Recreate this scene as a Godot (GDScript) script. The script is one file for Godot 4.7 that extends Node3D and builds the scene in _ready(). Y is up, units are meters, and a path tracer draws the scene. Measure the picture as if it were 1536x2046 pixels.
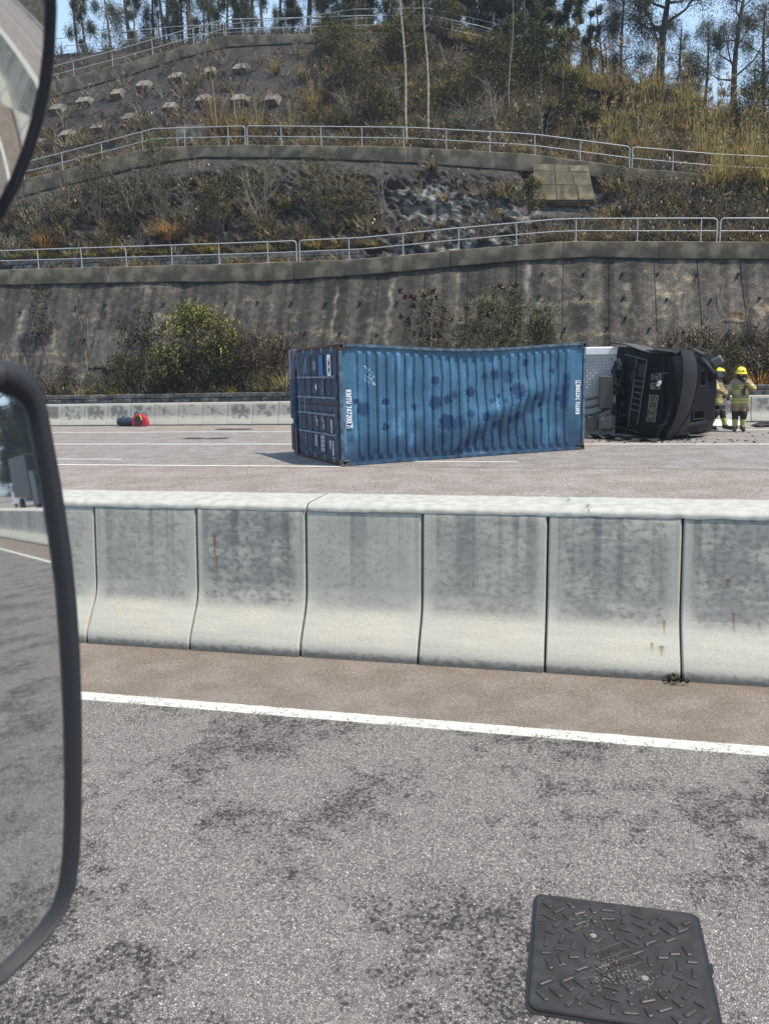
extends Node3D
# A motorway seen from a lorry's cab: over the median barrier lie a tipped container and its lorry, below a terraced slope.
# x runs along the road (to the right), y up, -z across the road towards the slope. Metres.

var used := {}
var rng := RandomNumberGenerator.new()
var M := {}

# ---------------------------------------------------------------- mesh builder
class MB:
	var v := PackedVector3Array()
	var n := PackedVector3Array()
	var c := PackedColorArray()
	var u := PackedVector2Array()
	var ix := PackedInt32Array()
	var col := Color(1, 1, 1)

	func vert(p: Vector3, nn: Vector3, uv := Vector2.ZERO) -> int:
		v.append(p)
		n.append(nn)
		c.append(col)
		u.append(uv)
		return v.size() - 1

	func face(pts: Array, mid: Vector3) -> void:      # a flat convex polygon whose front looks away from mid
		var nn: Vector3 = (pts[1] - pts[0]).cross(pts[2] - pts[0])
		if nn.length_squared() < 1e-16 and pts.size() > 3:
			nn = (pts[2] - pts[0]).cross(pts[3] - pts[0])
		nn = nn.normalized()
		var ce := Vector3.ZERO
		for p in pts:
			ce += p
		ce /= pts.size()
		var flip := nn.dot(ce - mid) < 0.0
		if flip:
			nn = -nn
		var a := v.size()
		for p in pts:
			vert(p, nn)
		for i in range(1, pts.size() - 1):
			if flip:
				ix.append_array([a, a + i, a + i + 1])
			else:
				ix.append_array([a, a + i + 1, a + i])

	func box(t: Transform3D, s: Vector3, b := 0.0) -> void:
		var h := s * 0.5
		b = minf(b, minf(h.x, minf(h.y, h.z)) * 0.9)
		var mid := t.origin
		var P := func(x: float, y: float, z: float) -> Vector3: return t * Vector3(x, y, z)
		for sg in [-1.0, 1.0]:
			face([P.call(sg * h.x, -h.y + b, -h.z + b), P.call(sg * h.x, h.y - b, -h.z + b), P.call(sg * h.x, h.y - b, h.z - b), P.call(sg * h.x, -h.y + b, h.z - b)], mid)
			face([P.call(-h.x + b, sg * h.y, -h.z + b), P.call(h.x - b, sg * h.y, -h.z + b), P.call(h.x - b, sg * h.y, h.z - b), P.call(-h.x + b, sg * h.y, h.z - b)], mid)
			face([P.call(-h.x + b, -h.y + b, sg * h.z), P.call(h.x - b, -h.y + b, sg * h.z), P.call(h.x - b, h.y - b, sg * h.z), P.call(-h.x + b, h.y - b, sg * h.z)], mid)
		if b <= 0.0:
			return
		for s1 in [-1.0, 1.0]:
			for s2 in [-1.0, 1.0]:
				face([P.call(s1 * h.x, s2 * (h.y - b), -h.z + b), P.call(s1 * h.x, s2 * (h.y - b), h.z - b), P.call(s1 * (h.x - b), s2 * h.y, h.z - b), P.call(s1 * (h.x - b), s2 * h.y, -h.z + b)], mid)
				face([P.call(s1 * h.x, -h.y + b, s2 * (h.z - b)), P.call(s1 * h.x, h.y - b, s2 * (h.z - b)), P.call(s1 * (h.x - b), h.y - b, s2 * h.z), P.call(s1 * (h.x - b), -h.y + b, s2 * h.z)], mid)
				face([P.call(-h.x + b, s1 * h.y, s2 * (h.z - b)), P.call(h.x - b, s1 * h.y, s2 * (h.z - b)), P.call(h.x - b, s1 * (h.y - b), s2 * h.z), P.call(-h.x + b, s1 * (h.y - b), s2 * h.z)], mid)
				for s3 in [-1.0, 1.0]:
					face([P.call(s1 * h.x, s2 * (h.y - b), s3 * (h.z - b)), P.call(s1 * (h.x - b), s2 * h.y, s3 * (h.z - b)), P.call(s1 * (h.x - b), s2 * (h.y - b), s3 * h.z)], mid)

	func hull(pts: Array, quads: Array) -> void:      # a convex solid: corner points and the corner numbers of its faces
		var mid := Vector3.ZERO
		for p in pts:
			mid += p
		mid /= pts.size()
		for q in quads:
			var f := []
			for i in q:
				f.append(pts[i])
			face(f, mid)

	func prism(poly: Array, z0: float, z1: float, t := Transform3D()) -> void:   # convex outline in x, y pushed from z0 to z1
		var mid := Vector3.ZERO
		for p in poly:
			mid += Vector3(p.x, p.y, (z0 + z1) * 0.5)
		mid = t * (mid / poly.size())
		var a := []
		var b := []
		for p in poly:
			a.append(t * Vector3(p.x, p.y, z0))
			b.append(t * Vector3(p.x, p.y, z1))
		face(a, mid)
		face(b, mid)
		for i in poly.size():
			var j := (i + 1) % poly.size()
			face([a[i], a[j], b[j], b[i]], mid)

	func tube(path: Array, radii: Array, sides := 6, caps := true) -> void:
		var fx := Vector3.ZERO
		var base := v.size()
		var k := path.size()
		for i in k:
			var d: Vector3 = (path[mini(i + 1, k - 1)] - path[maxi(i - 1, 0)]).normalized()
			if fx == Vector3.ZERO:
				fx = d.cross(Vector3.RIGHT if absf(d.x) < 0.8 else Vector3.UP).normalized()
			fx = (fx - d * fx.dot(d)).normalized()
			var fy := d.cross(fx)
			var r: float = radii[mini(i, radii.size() - 1)]
			for s in sides:
				var a := TAU * s / sides
				var q := fx * cos(a) + fy * sin(a)
				vert(path[i] + q * r, q, Vector2(float(s) / sides, float(i) / maxi(k - 1, 1)))
		for i in k - 1:
			for s in sides:
				var a0 := base + i * sides + s
				var a1 := base + i * sides + (s + 1) % sides
				ix.append_array([a0, a0 + sides, a1, a1, a0 + sides, a1 + sides])
		if caps:
			for e in [0, k - 1]:
				var ring := []
				for s in sides:
					ring.append(v[base + e * sides + s])
				face(ring, path[1] if e == 0 else path[k - 2])

	func lathe(t: Transform3D, prof: Array, sides := 16, arc := TAU) -> void:   # prof: Vector2(radius, height) upwards
		var base := v.size()
		var k := prof.size()
		for i in k:
			var a: Vector2 = prof[maxi(i - 1, 0)]
			var b: Vector2 = prof[mini(i + 1, k - 1)]
			var tn := Vector2(b.y - a.y, a.x - b.x).normalized()
			for s in sides + 1:
				var g := arc * s / sides
				vert(t * Vector3(cos(g) * prof[i].x, prof[i].y, sin(g) * prof[i].x), (t.basis * Vector3(cos(g) * tn.x, tn.y, sin(g) * tn.x)).normalized(), Vector2(float(s) / sides, float(i) / (k - 1)))
		for i in k - 1:
			for s in sides:
				var a0 := base + i * (sides + 1) + s
				ix.append_array([a0, a0 + 1, a0 + sides + 1, a0 + 1, a0 + sides + 2, a0 + sides + 1])

	func grid(nu: int, nv: int, fn: Callable, flip := false, uvf = null, cf = null) -> void:   # smooth sheet through fn(i, j)
		var base := v.size()
		for j in nv:
			for i in nu:
				var p: Vector3 = fn.call(i, j)
				if cf != null:
					col = cf.call(p, i, j)
				vert(p, Vector3.ZERO, uvf.call(p, i, j) if uvf != null else Vector2(float(i) / (nu - 1), float(j) / (nv - 1)))
		for j in nv - 1:
			for i in nu - 1:
				var a := base + j * nu + i
				var b := a + 1
				var d := a + nu
				var e := d + 1
				for t in [[a, b, d], [b, e, d]]:
					var nn := (v[t[1]] - v[t[0]]).cross(v[t[2]] - v[t[0]])
					if flip:
						nn = -nn
					for q in t:
						n[q] += nn
					if flip:
						ix.append_array([t[0], t[1], t[2]])
					else:
						ix.append_array([t[0], t[2], t[1]])
		for i in range(base, v.size()):
			n[i] = n[i].normalized()

	func leaf(p: Vector3, dir: Vector3, nrm: Vector3, l: float, w: float) -> void:    # a small diamond-shaped leaf
		var s := dir.cross(nrm).normalized() * w * 0.5
		var a := v.size()
		var m := p + dir * l * 0.45
		v.append(p); v.append(m + s); v.append(p + dir * l); v.append(m - s)
		for i in 4:
			n.append(nrm)
			c.append(col)
			u.append(Vector2.ZERO)
		ix.append_array([a, a + 1, a + 2, a, a + 2, a + 3])

	func blade(p: Vector3, dir: Vector3, bend: Vector3, l: float, w: float, segs := 3) -> void:   # a grass blade that bends over
		var side := dir.cross(bend)
		if side.length_squared() < 1e-6:
			side = dir.cross(Vector3.RIGHT)
		side = side.normalized()
		var a := v.size()
		for i in segs + 1:
			var t := float(i) / segs
			var q := p + dir * l * t + bend * l * t * t
			var ww := w * (1.0 - t) * 0.5
			var nn := side.cross(dir + bend * 2.0 * t).normalized()
			if nn.y < 0.0:
				nn = -nn
			v.append(q + side * ww); v.append(q - side * ww)
			for k in 2:
				n.append(nn)
				c.append(col)
				u.append(Vector2.ZERO)
		for i in segs:
			var b := a + i * 2
			ix.append_array([b, b + 1, b + 2])
			if i < segs - 1:
				ix.append_array([b + 1, b + 3, b + 2])

	func put_in(o: ArrayMesh, t: Transform3D) -> void:
		var s := o.surface_get_arrays(0)
		var base := v.size()
		var pv: PackedVector3Array = s[Mesh.ARRAY_VERTEX]
		var pn: PackedVector3Array = s[Mesh.ARRAY_NORMAL]
		for i in pv.size():
			v.append(t * pv[i])
			n.append((t.basis * pn[i]).normalized())
		c.append_array(s[Mesh.ARRAY_COLOR])
		u.append_array(s[Mesh.ARRAY_TEX_UV])
		for i in s[Mesh.ARRAY_INDEX]:
			ix.append(base + i)

	func mesh() -> ArrayMesh:
		var arr := []
		arr.resize(Mesh.ARRAY_MAX)
		arr[Mesh.ARRAY_VERTEX] = v
		arr[Mesh.ARRAY_NORMAL] = n
		arr[Mesh.ARRAY_COLOR] = c
		arr[Mesh.ARRAY_TEX_UV] = u
		arr[Mesh.ARRAY_INDEX] = ix
		var m := ArrayMesh.new()
		m.add_surface_from_arrays(Mesh.PRIMITIVE_TRIANGLES, arr)
		return m

# ---------------------------------------------------------------- naming and placing
func numbered(called: String) -> String:
	if not used.has(called):
		used[called] = 0
		return called
	used[called] += 1
	return "%s_%03d" % [called, used[called]]

func tag(o: Node3D, label: String, category: String, group := "") -> Node3D:
	o.set_meta("label", label)
	o.set_meta("category", category)
	if group:
		o.set_meta("group", group)
	return o

func thing(called: String, label: String, category: String, at := Vector3.ZERO, turn := 0.0, group := "") -> Node3D:
	var o := Node3D.new()
	o.name = numbered(called)
	add_child(o)
	o.position = at
	o.rotation.y = turn
	return tag(o, label, category, group)

func put(called: String, m: Mesh, mt: Material, parent: Node3D = self, t := Transform3D()) -> MeshInstance3D:
	var o := MeshInstance3D.new()
	o.mesh = m
	o.material_override = mt
	o.transform = t
	if parent == self:
		o.name = numbered(called)
		add_child(o)
	else:
		var key := str(parent.get_instance_id()) + called
		used[key] = used.get(key, -1) + 1
		o.name = called if used[key] == 0 else "%s_%03d" % [called, used[key]]
		parent.add_child(o, true)
	return o

func struct(called: String, m: Mesh, mt: Material) -> MeshInstance3D:
	var o := put(called, m, mt)
	o.set_meta("kind", "structure")
	return o

func stuff(called: String, label: String, category: String, m: Mesh, mt: Material, places: Array, tints := []) -> MultiMeshInstance3D:
	var mm := MultiMesh.new()
	mm.transform_format = MultiMesh.TRANSFORM_3D
	mm.use_colors = true
	mm.mesh = m
	mm.instance_count = places.size()
	for i in places.size():
		mm.set_instance_transform(i, places[i])
		mm.set_instance_color(i, tints[i] if tints.size() > i else Color.WHITE)
	var o := MultiMeshInstance3D.new()
	o.multimesh = mm
	o.material_override = mt
	o.name = numbered(called)
	add_child(o)
	tag(o, label, category)
	o.set_meta("kind", "stuff")
	return o

func copy_of(src: Node3D, called: String, label: String, at: Vector3, turn := 0.0, size := Vector3.ONE, group := "") -> Node3D:
	var r: Node3D = src.duplicate()
	r.name = numbered(called)
	add_child(r)
	r.transform = Transform3D(Basis(Vector3.UP, turn).scaled_local(size), at)
	r.set_meta("label", label)
	if group:
		r.set_meta("group", group)
	return r

func text(parent: Node3D, called: String, words: String, size: float, depth: float, mt: Material, t: Transform3D, bold := true, stretch := 1.0) -> MeshInstance3D:
	var f := SystemFont.new()
	f.font_names = PackedStringArray(["Droid Sans"])
	f.font_weight = 700 if bold else 400
	var tm := TextMesh.new()
	tm.font = f
	tm.text = words
	tm.font_size = 64
	tm.pixel_size = size / 46.0
	tm.depth = depth
	tm.curve_step = 3.0
	return put(called, tm, mt, parent, t * Transform3D(Basis.from_scale(Vector3(stretch, 1, 1)), Vector3.ZERO))

func at(x: float, y: float, z: float, turn := 0.0) -> Transform3D:
	return Transform3D(Basis(Vector3.UP, turn), Vector3(x, y, z))

func mat(albedo: Color, rough := 0.8, o := {}) -> StandardMaterial3D:      # albedo in linear values
	var m := StandardMaterial3D.new()
	m.albedo_color = albedo.linear_to_srgb()
	m.roughness = rough
	m.metallic = o.get("metal", 0.0)
	m.metallic_specular = o.get("spec", 0.5)
	m.vertex_color_use_as_albedo = o.get("vc", false)
	m.cull_mode = BaseMaterial3D.CULL_DISABLED
	if o.has("tex"):
		m.albedo_texture = o.tex
	if o.has("tri"):
		m.uv1_triplanar = true
		m.uv1_world_triplanar = o.get("world", true)
		m.uv1_scale = Vector3.ONE * o.tri
	if o.has("bump"):
		m.heightmap_enabled = true
		m.heightmap_texture = o.bump
		m.heightmap_scale = o.get("relief", 0.5)
	if o.has("detail"):
		m.detail_enabled = true
		m.detail_albedo = o.detail
		m.detail_blend_mode = BaseMaterial3D.BLEND_MODE_MUL
		m.detail_uv_layer = BaseMaterial3D.DETAIL_UV_2
		m.uv2_triplanar = true
		m.uv2_world_triplanar = true
		m.uv2_scale = Vector3.ONE * o.get("dscale", 0.1)
	if o.has("back"):
		m.backlight_enabled = true
		m.backlight = o.back
	return m

# ---------------------------------------------------------------- computed textures
func noise(w: int, h: int, freq: float, sd: int, oct := 4, kind := 0) -> PackedByteArray:   # 0 fractal, 1 cell value, 2 cell edge, 3 ridged
	var f := FastNoiseLite.new()
	f.seed = sd
	f.frequency = freq
	if kind == 1 or kind == 2:
		f.noise_type = FastNoiseLite.TYPE_CELLULAR
		f.fractal_type = FastNoiseLite.FRACTAL_NONE
		f.cellular_return_type = FastNoiseLite.RETURN_CELL_VALUE if kind == 1 else FastNoiseLite.RETURN_DISTANCE2_SUB
	else:
		f.noise_type = FastNoiseLite.TYPE_SIMPLEX_SMOOTH
		f.fractal_type = FastNoiseLite.FRACTAL_FBM if kind == 0 else FastNoiseLite.FRACTAL_RIDGED
		f.fractal_octaves = oct
	var im := f.get_seamless_image(w, h)
	im.convert(Image.FORMAT_L8)
	return im.get_data()

func tex_of(bytes: PackedByteArray, w: int, h: int, rgb := true) -> ImageTexture:
	return ImageTexture.create_from_image(Image.create_from_data(w, h, false, Image.FORMAT_RGB8 if rgb else Image.FORMAT_L8, bytes))

func ss(a: float, b: float, x: float) -> float:
	var t := clampf((x - a) / (b - a), 0.0, 1.0)
	return t * t * (3.0 - 2.0 * t)

func tb(table: PackedVector2Array, x: float) -> float:
	if x <= table[0].x:
		return table[0].y
	for i in range(1, table.size()):
		if x <= table[i].x:
			return lerpf(table[i - 1].y, table[i].y, (x - table[i - 1].x) / (table[i].x - table[i - 1].x))
	return table[table.size() - 1].y

func asphalt_tex(sd: int, lo: float, mid: float, hi: float) -> Array:     # stones of many greys in a dark binder; mean about 0.45
	var w := 1024
	var a := noise(w, w, 0.17, sd, 1, 1)
	var e := noise(w, w, 0.17, sd, 1, 2)
	var b := noise(w, w, 0.30, sd + 1, 1, 1)
	var f := noise(w, w, 0.012, sd + 2, 4)
	var out := PackedByteArray()
	out.resize(w * w * 3)
	var hgt := PackedByteArray()
	hgt.resize(w * w)
	for i in w * w:
		var s := a[i] / 255.0
		var edge := ss(0.05, 0.40, e[i] / 255.0)
		var patch := (f[i] / 255.0 - 0.5)
		var show := 1.0 if s > 0.20 - patch * 0.9 else 0.30
		var g := lerpf(lo, lerpf(mid, hi, s * s), edge * show)
		g += (b[i] / 255.0 - 0.5) * 0.16
		if s > 0.975:
			g += 0.08
		var warm := 0.02 * (a[(i * 7) % (w * w)] / 255.0 - 0.4)
		out[i * 3] = clampi(int((g + warm) * 255.0), 12, 250)
		out[i * 3 + 1] = clampi(int(g * 255.0), 12, 250)
		out[i * 3 + 2] = clampi(int((g - warm * 0.6) * 255.0), 12, 250)
		hgt[i] = clampi(int((edge * show * 0.7 + g * 0.3) * 255.0), 0, 255)
	return [tex_of(out, w, w), tex_of(hgt, w, w, false)]

func mottle_tex(sd: int, w: int, lo: float, hi: float, freq := 0.01, oct := 5, tint := Color(1, 1, 1)) -> ImageTexture:
	var a := noise(w, w, freq, sd, oct)
	var b := noise(w, w, freq * 9.0, sd + 5, 3)
	var out := PackedByteArray()
	out.resize(w * w * 3)
	for i in w * w:
		var s := ss(0.2, 0.8, a[i] / 255.0) * 0.72 + b[i] / 255.0 * 0.28
		var g := lerpf(lo, hi, s)
		var k := lerpf(1.0, 0.0, s)
		out[i * 3] = clampi(int(g * lerpf(1.0, tint.r, k) * 255.0), 0, 255)
		out[i * 3 + 1] = clampi(int(g * lerpf(1.0, tint.g, k) * 255.0), 0, 255)
		out[i * 3 + 2] = clampi(int(g * lerpf(1.0, tint.b, k) * 255.0), 0, 255)
	return tex_of(out, w, w)

func barrier_tex(near: bool) -> ImageTexture:      # seven painted panels side by side, each with stains, peeling and rust of its own
	var w := 1536 if near else 896
	var h := 336 if near else 128
	var a := noise(w, h, 0.010 if near else 0.022, 31, 5)
	var b := noise(w, h, 0.055 if near else 0.1, 32, 4)
	var cc := noise(w, h, 0.16, 33, 2)
	var ln := noise(w / 8, h, 0.05, 35, 3)
	var vs := noise(w, 8, 0.035, 36, 4)
	var worn := [0.32, 0.42, 0.80, 0.25, 0.45, 0.62, 0.72]
	var peel := [0.62, 0.85, 0.55, 0.80, 0.62, 0.35, 0.30]
	var out := PackedByteArray()
	out.resize(w * h * 3)
	for y in h:
		var v := 1.0 - (y + 0.5) / h                  # 0 at the foot, 1 at the top edge
		for x in w:
			var i := y * w + x
			var px := x * 7.0 / w
			var k := int(px)
			var fx := px - k
			var n1 := a[i] / 255.0
			var n2 := b[i] / 255.0
			var n3 := cc[i] / 255.0
			var n4 := ln[y * (w / 8) + x / 8] / 255.0
			var inside := ss(0.02, 0.16, fx) * ss(0.02, 0.16, 1.0 - fx)
			var r := 0.660
			var g := 0.655
			var bl := 0.615
			if near:
				var up := ss(0.27, 0.40, v)
				var dirt: float = 0.62 * up * worn[k] * inside * ss(0.35, 0.75, n1 * 0.5 + n4 * 0.3 + n2 * 0.2 + (0.10 if v > 0.36 else 0.0)) * 0.48
				dirt += up * 0.16 * ss(0.45, 0.3, v) * inside
				dirt += 0.12 * ss(0.45, 0.75, n2 * 0.8 + n3 * 0.2) * worn[k] * inside * up + 0.17 * ss(0.42, 0.8, vs[x] / 255.0) * up * ss(0.2, 1.0, v)
				r *= 1.0 - dirt * 0.98
				g *= 1.0 - dirt * 0.95
				bl *= 1.0 - dirt * 0.88
				var low := ss(0.36, 0.31, v) * ss(0.05, 0.12, v) * ss(0.06, 0.2, fx) * ss(0.06, 0.2, 1.0 - fx)
				var pl := low * ss(0.48, 0.60, n1 * 0.45 + n2 * 0.55 + (peel[k] - 0.5) * 0.35)
				r = lerpf(r, 0.700, pl * 0.6)
				g = lerpf(g, 0.677, pl * 0.6)
				bl = lerpf(bl, 0.605, pl * 0.6)
				var scab := inside * ss(0.66, 0.70, n2 * 0.7 + n3 * 0.3 + (worn[k] - 0.5) * 0.08)
				scab *= 0.15 + 0.2 * up
				r = lerpf(r, 0.46, scab)
				g = lerpf(g, 0.455, scab)
				bl = lerpf(bl, 0.43, scab)
				var grime := ss(0.06, 0.0, v + (n2 - 0.5) * 0.03)
				r *= 1.0 - 0.45 * grime
				g *= 1.0 - 0.45 * grime
				bl *= 1.0 - 0.45 * grime
			else:
				var blot := ss(0.10, 0.22, fx) * ss(0.08, 0.2, 1.0 - fx) * ss(0.30, 0.42, v + (n1 - 0.5) * 0.25) * ss(0.95, 0.85, v)
				blot *= ss(0.40, 0.60, n1 * 0.65 + n2 * 0.25 + n4 * 0.1 + (worn[(k * 3 + 1) % 7] - 0.52) * 0.55)
				r = lerpf(r * 0.93, 0.34, blot * 0.68)
				g = lerpf(g * 0.93, 0.34, blot * 0.68)
				bl = lerpf(bl * 0.93, 0.335, blot * 0.68)
			var fine := 1.0 + (n3 - 0.5) * 0.10 + (n4 - 0.5) * 0.06
			out[i * 3] = clampi(int(r * fine * 255.0), 0, 255)
			out[i * 3 + 1] = clampi(int(g * fine * 255.0), 0, 255)
			out[i * 3 + 2] = clampi(int(bl * fine * 255.0), 0, 255)
	if near:                                          # rust runs: panel, place across, place up, length
		for q in [[2, 0.17, 0.80, 0.30, 0.014], [2, 0.19, 0.66, 0.20, 0.008], [5, 0.88, 0.36, 0.10, 0.010], [5, 0.86, 0.20, 0.07, 0.018], [5, 0.79, 0.22, 0.06, 0.010], [6, 0.38, 0.42, 0.15, 0.010], [4, 0.42, 0.55, 0.07, 0.006], [6, 0.33, 0.62, 0.06, 0.02]]:
			for yy in int(q[3] * h):
				var y2 := int((1.0 - q[2]) * h) + yy
				var t: float = float(yy) / (q[3] * h)
				for dx in range(-14, 15):
					var x2 := int((q[0] + q[1]) * w / 7.0) + dx
					if y2 < 0 or y2 >= h or x2 < 0 or x2 >= w:
						continue
					var j := y2 * w + x2
					var s: float = exp(-pow(absf(dx) / (q[4] * w / 7.0 * (1.0 - 0.5 * t)), 2.0)) * (1.0 - t) * (0.55 + 0.6 * (cc[j] / 255.0 - 0.3))
					s = clampf(s, 0.0, 1.0)
					out[j * 3] = int(lerpf(out[j * 3], 92, s))
					out[j * 3 + 1] = int(lerpf(out[j * 3 + 1], 58, s))
					out[j * 3 + 2] = int(lerpf(out[j * 3 + 2], 34, s))
	return tex_of(out, w, h)

func wall_tex() -> ImageTexture:        # sprayed concrete under decades of run-off; spans x -30 to 12 and the height of the face
	var w := 2048
	var h := 320
	var a := noise(w, h, 0.007, 41, 5)
	var b := noise(w, h, 0.05, 42, 4)
	var cc := noise(w, h, 0.22, 43, 2)
	var st := noise(w, 32, 0.03, 44, 4)
	var hz := noise(w / 8, h, 0.03, 45, 4)
	var out := PackedByteArray()
	out.resize(w * h * 3)
	var x0 := -30.0
	var span := 42.0
	var runs := [[-10.05, 5.9, 5.2, 0.07, 0.9], [-7.66, 6.2, 5.4, 0.09, 1.0], [-4.83, 6.2, 3.2, 0.07, 0.6], [-2.0, 6.2, 2.9, 0.09, 1.0], [-9.7, 3.3, 1.6, 0.13, 0.9], [1.85, 5.3, 1.2, 0.13, 0.8], [2.1, 4.4, 2.2, 0.06, 0.5],
		[0.2, 5.4, 0.9, 0.10, 0.7], [-1.5, 4.7, 0.8, 0.14, 1.1], [3.0, 5.3, 0.7, 0.11, 0.7], [4.4, 4.0, 2.0, 0.08, 0.7], [-25.3, 5.1, 2.3, 0.16, 0.9], [-23.3, 4.2, 1.2, 0.12, 0.9], [-22.5, 5.0, 0.9, 0.12, 0.6], [-8.3, 4.4, 2.6, 0.35, 0.5],
		[-10.5, 4.8, 1.3, 0.10, 0.6], [-18.2, 4.9, 1.6, 0.14, 0.6], [-13.0, 5.8, 2.0, 0.07, 0.4], [-20.9, 5.6, 1.6, 0.10, 0.4], [-16.0, 4.4, 2.0, 0.3, 0.3], [6.1, 4.4, 1.6, 0.07, 0.5], [-27.0, 4.6, 1.6, 0.2, 0.6], [-0.65, 4.0, 1.1, 0.28, 0.55], [1.75, 4.5, 0.7, 0.12, 0.6], [-12.0, 5.0, 0.9, 0.08, 0.4]]
	for y in h:
		var up := 1.0 - (y + 0.5) / h
		for x in w:
			var i := y * w + x
			var n1 := a[i] / 255.0
			var n2 := b[i] / 255.0
			var n3 := cc[i] / 255.0
			var s1 := st[(y / 80 % 32) * w + x] / 255.0
			var n5 := hz[y * (w / 8) + x / 8] / 255.0
			var g := 0.245 + 0.16 * (n1 - 0.45) + 0.24 * (s1 - 0.5) + 0.20 * (n2 - 0.5) + 0.24 * (n3 - 0.5)
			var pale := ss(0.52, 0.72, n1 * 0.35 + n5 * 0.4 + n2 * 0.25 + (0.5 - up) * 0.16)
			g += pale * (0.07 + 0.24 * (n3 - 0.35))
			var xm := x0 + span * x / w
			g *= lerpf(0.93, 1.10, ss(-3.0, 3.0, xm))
			var r := g * (1.04 + 0.05 * pale)
			var bl := g * (0.93 - 0.10 * pale)
			out[i * 3] = clampi(int(r * 255.0), 0, 255)
			out[i * 3 + 1] = clampi(int(g * 255.0), 0, 255)
			out[i * 3 + 2] = clampi(int(bl * 255.0), 0, 255)
	for q in runs:
		var xa := int((q[0] - x0) / span * w)
		var hw := int(q[3] * 2.2 / span * w) + 1
		for y in h:
			var m := 1.0 + 5.3 * (1.0 - (y + 0.5) / h)
			var t: float = (q[1] - m) / q[2]
			if t < 0.0 or t > 1.0:
				continue
			var wob := int(3.0 * sin(y * 0.11 + q[0]))
			for dx in range(-hw, hw + 1):
				var x2 := xa + dx + wob
				if x2 < 0 or x2 >= w:
					continue
				var j := y * w + x2
				var s: float = q[4] * exp(-pow(dx / (0.55 * hw), 2.0)) * (1.0 - t * t) * ss(0.0, 0.06, t) * (0.25 + 1.1 * (b[j] / 255.0 - 0.1)) * 0.75
				s = clampf(s, 0.0, 0.9)
				for ch in 3:
					out[j * 3 + ch] = int(lerpf(out[j * 3 + ch], [176, 174, 160][ch], s))
	return tex_of(out, w, h)

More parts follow.
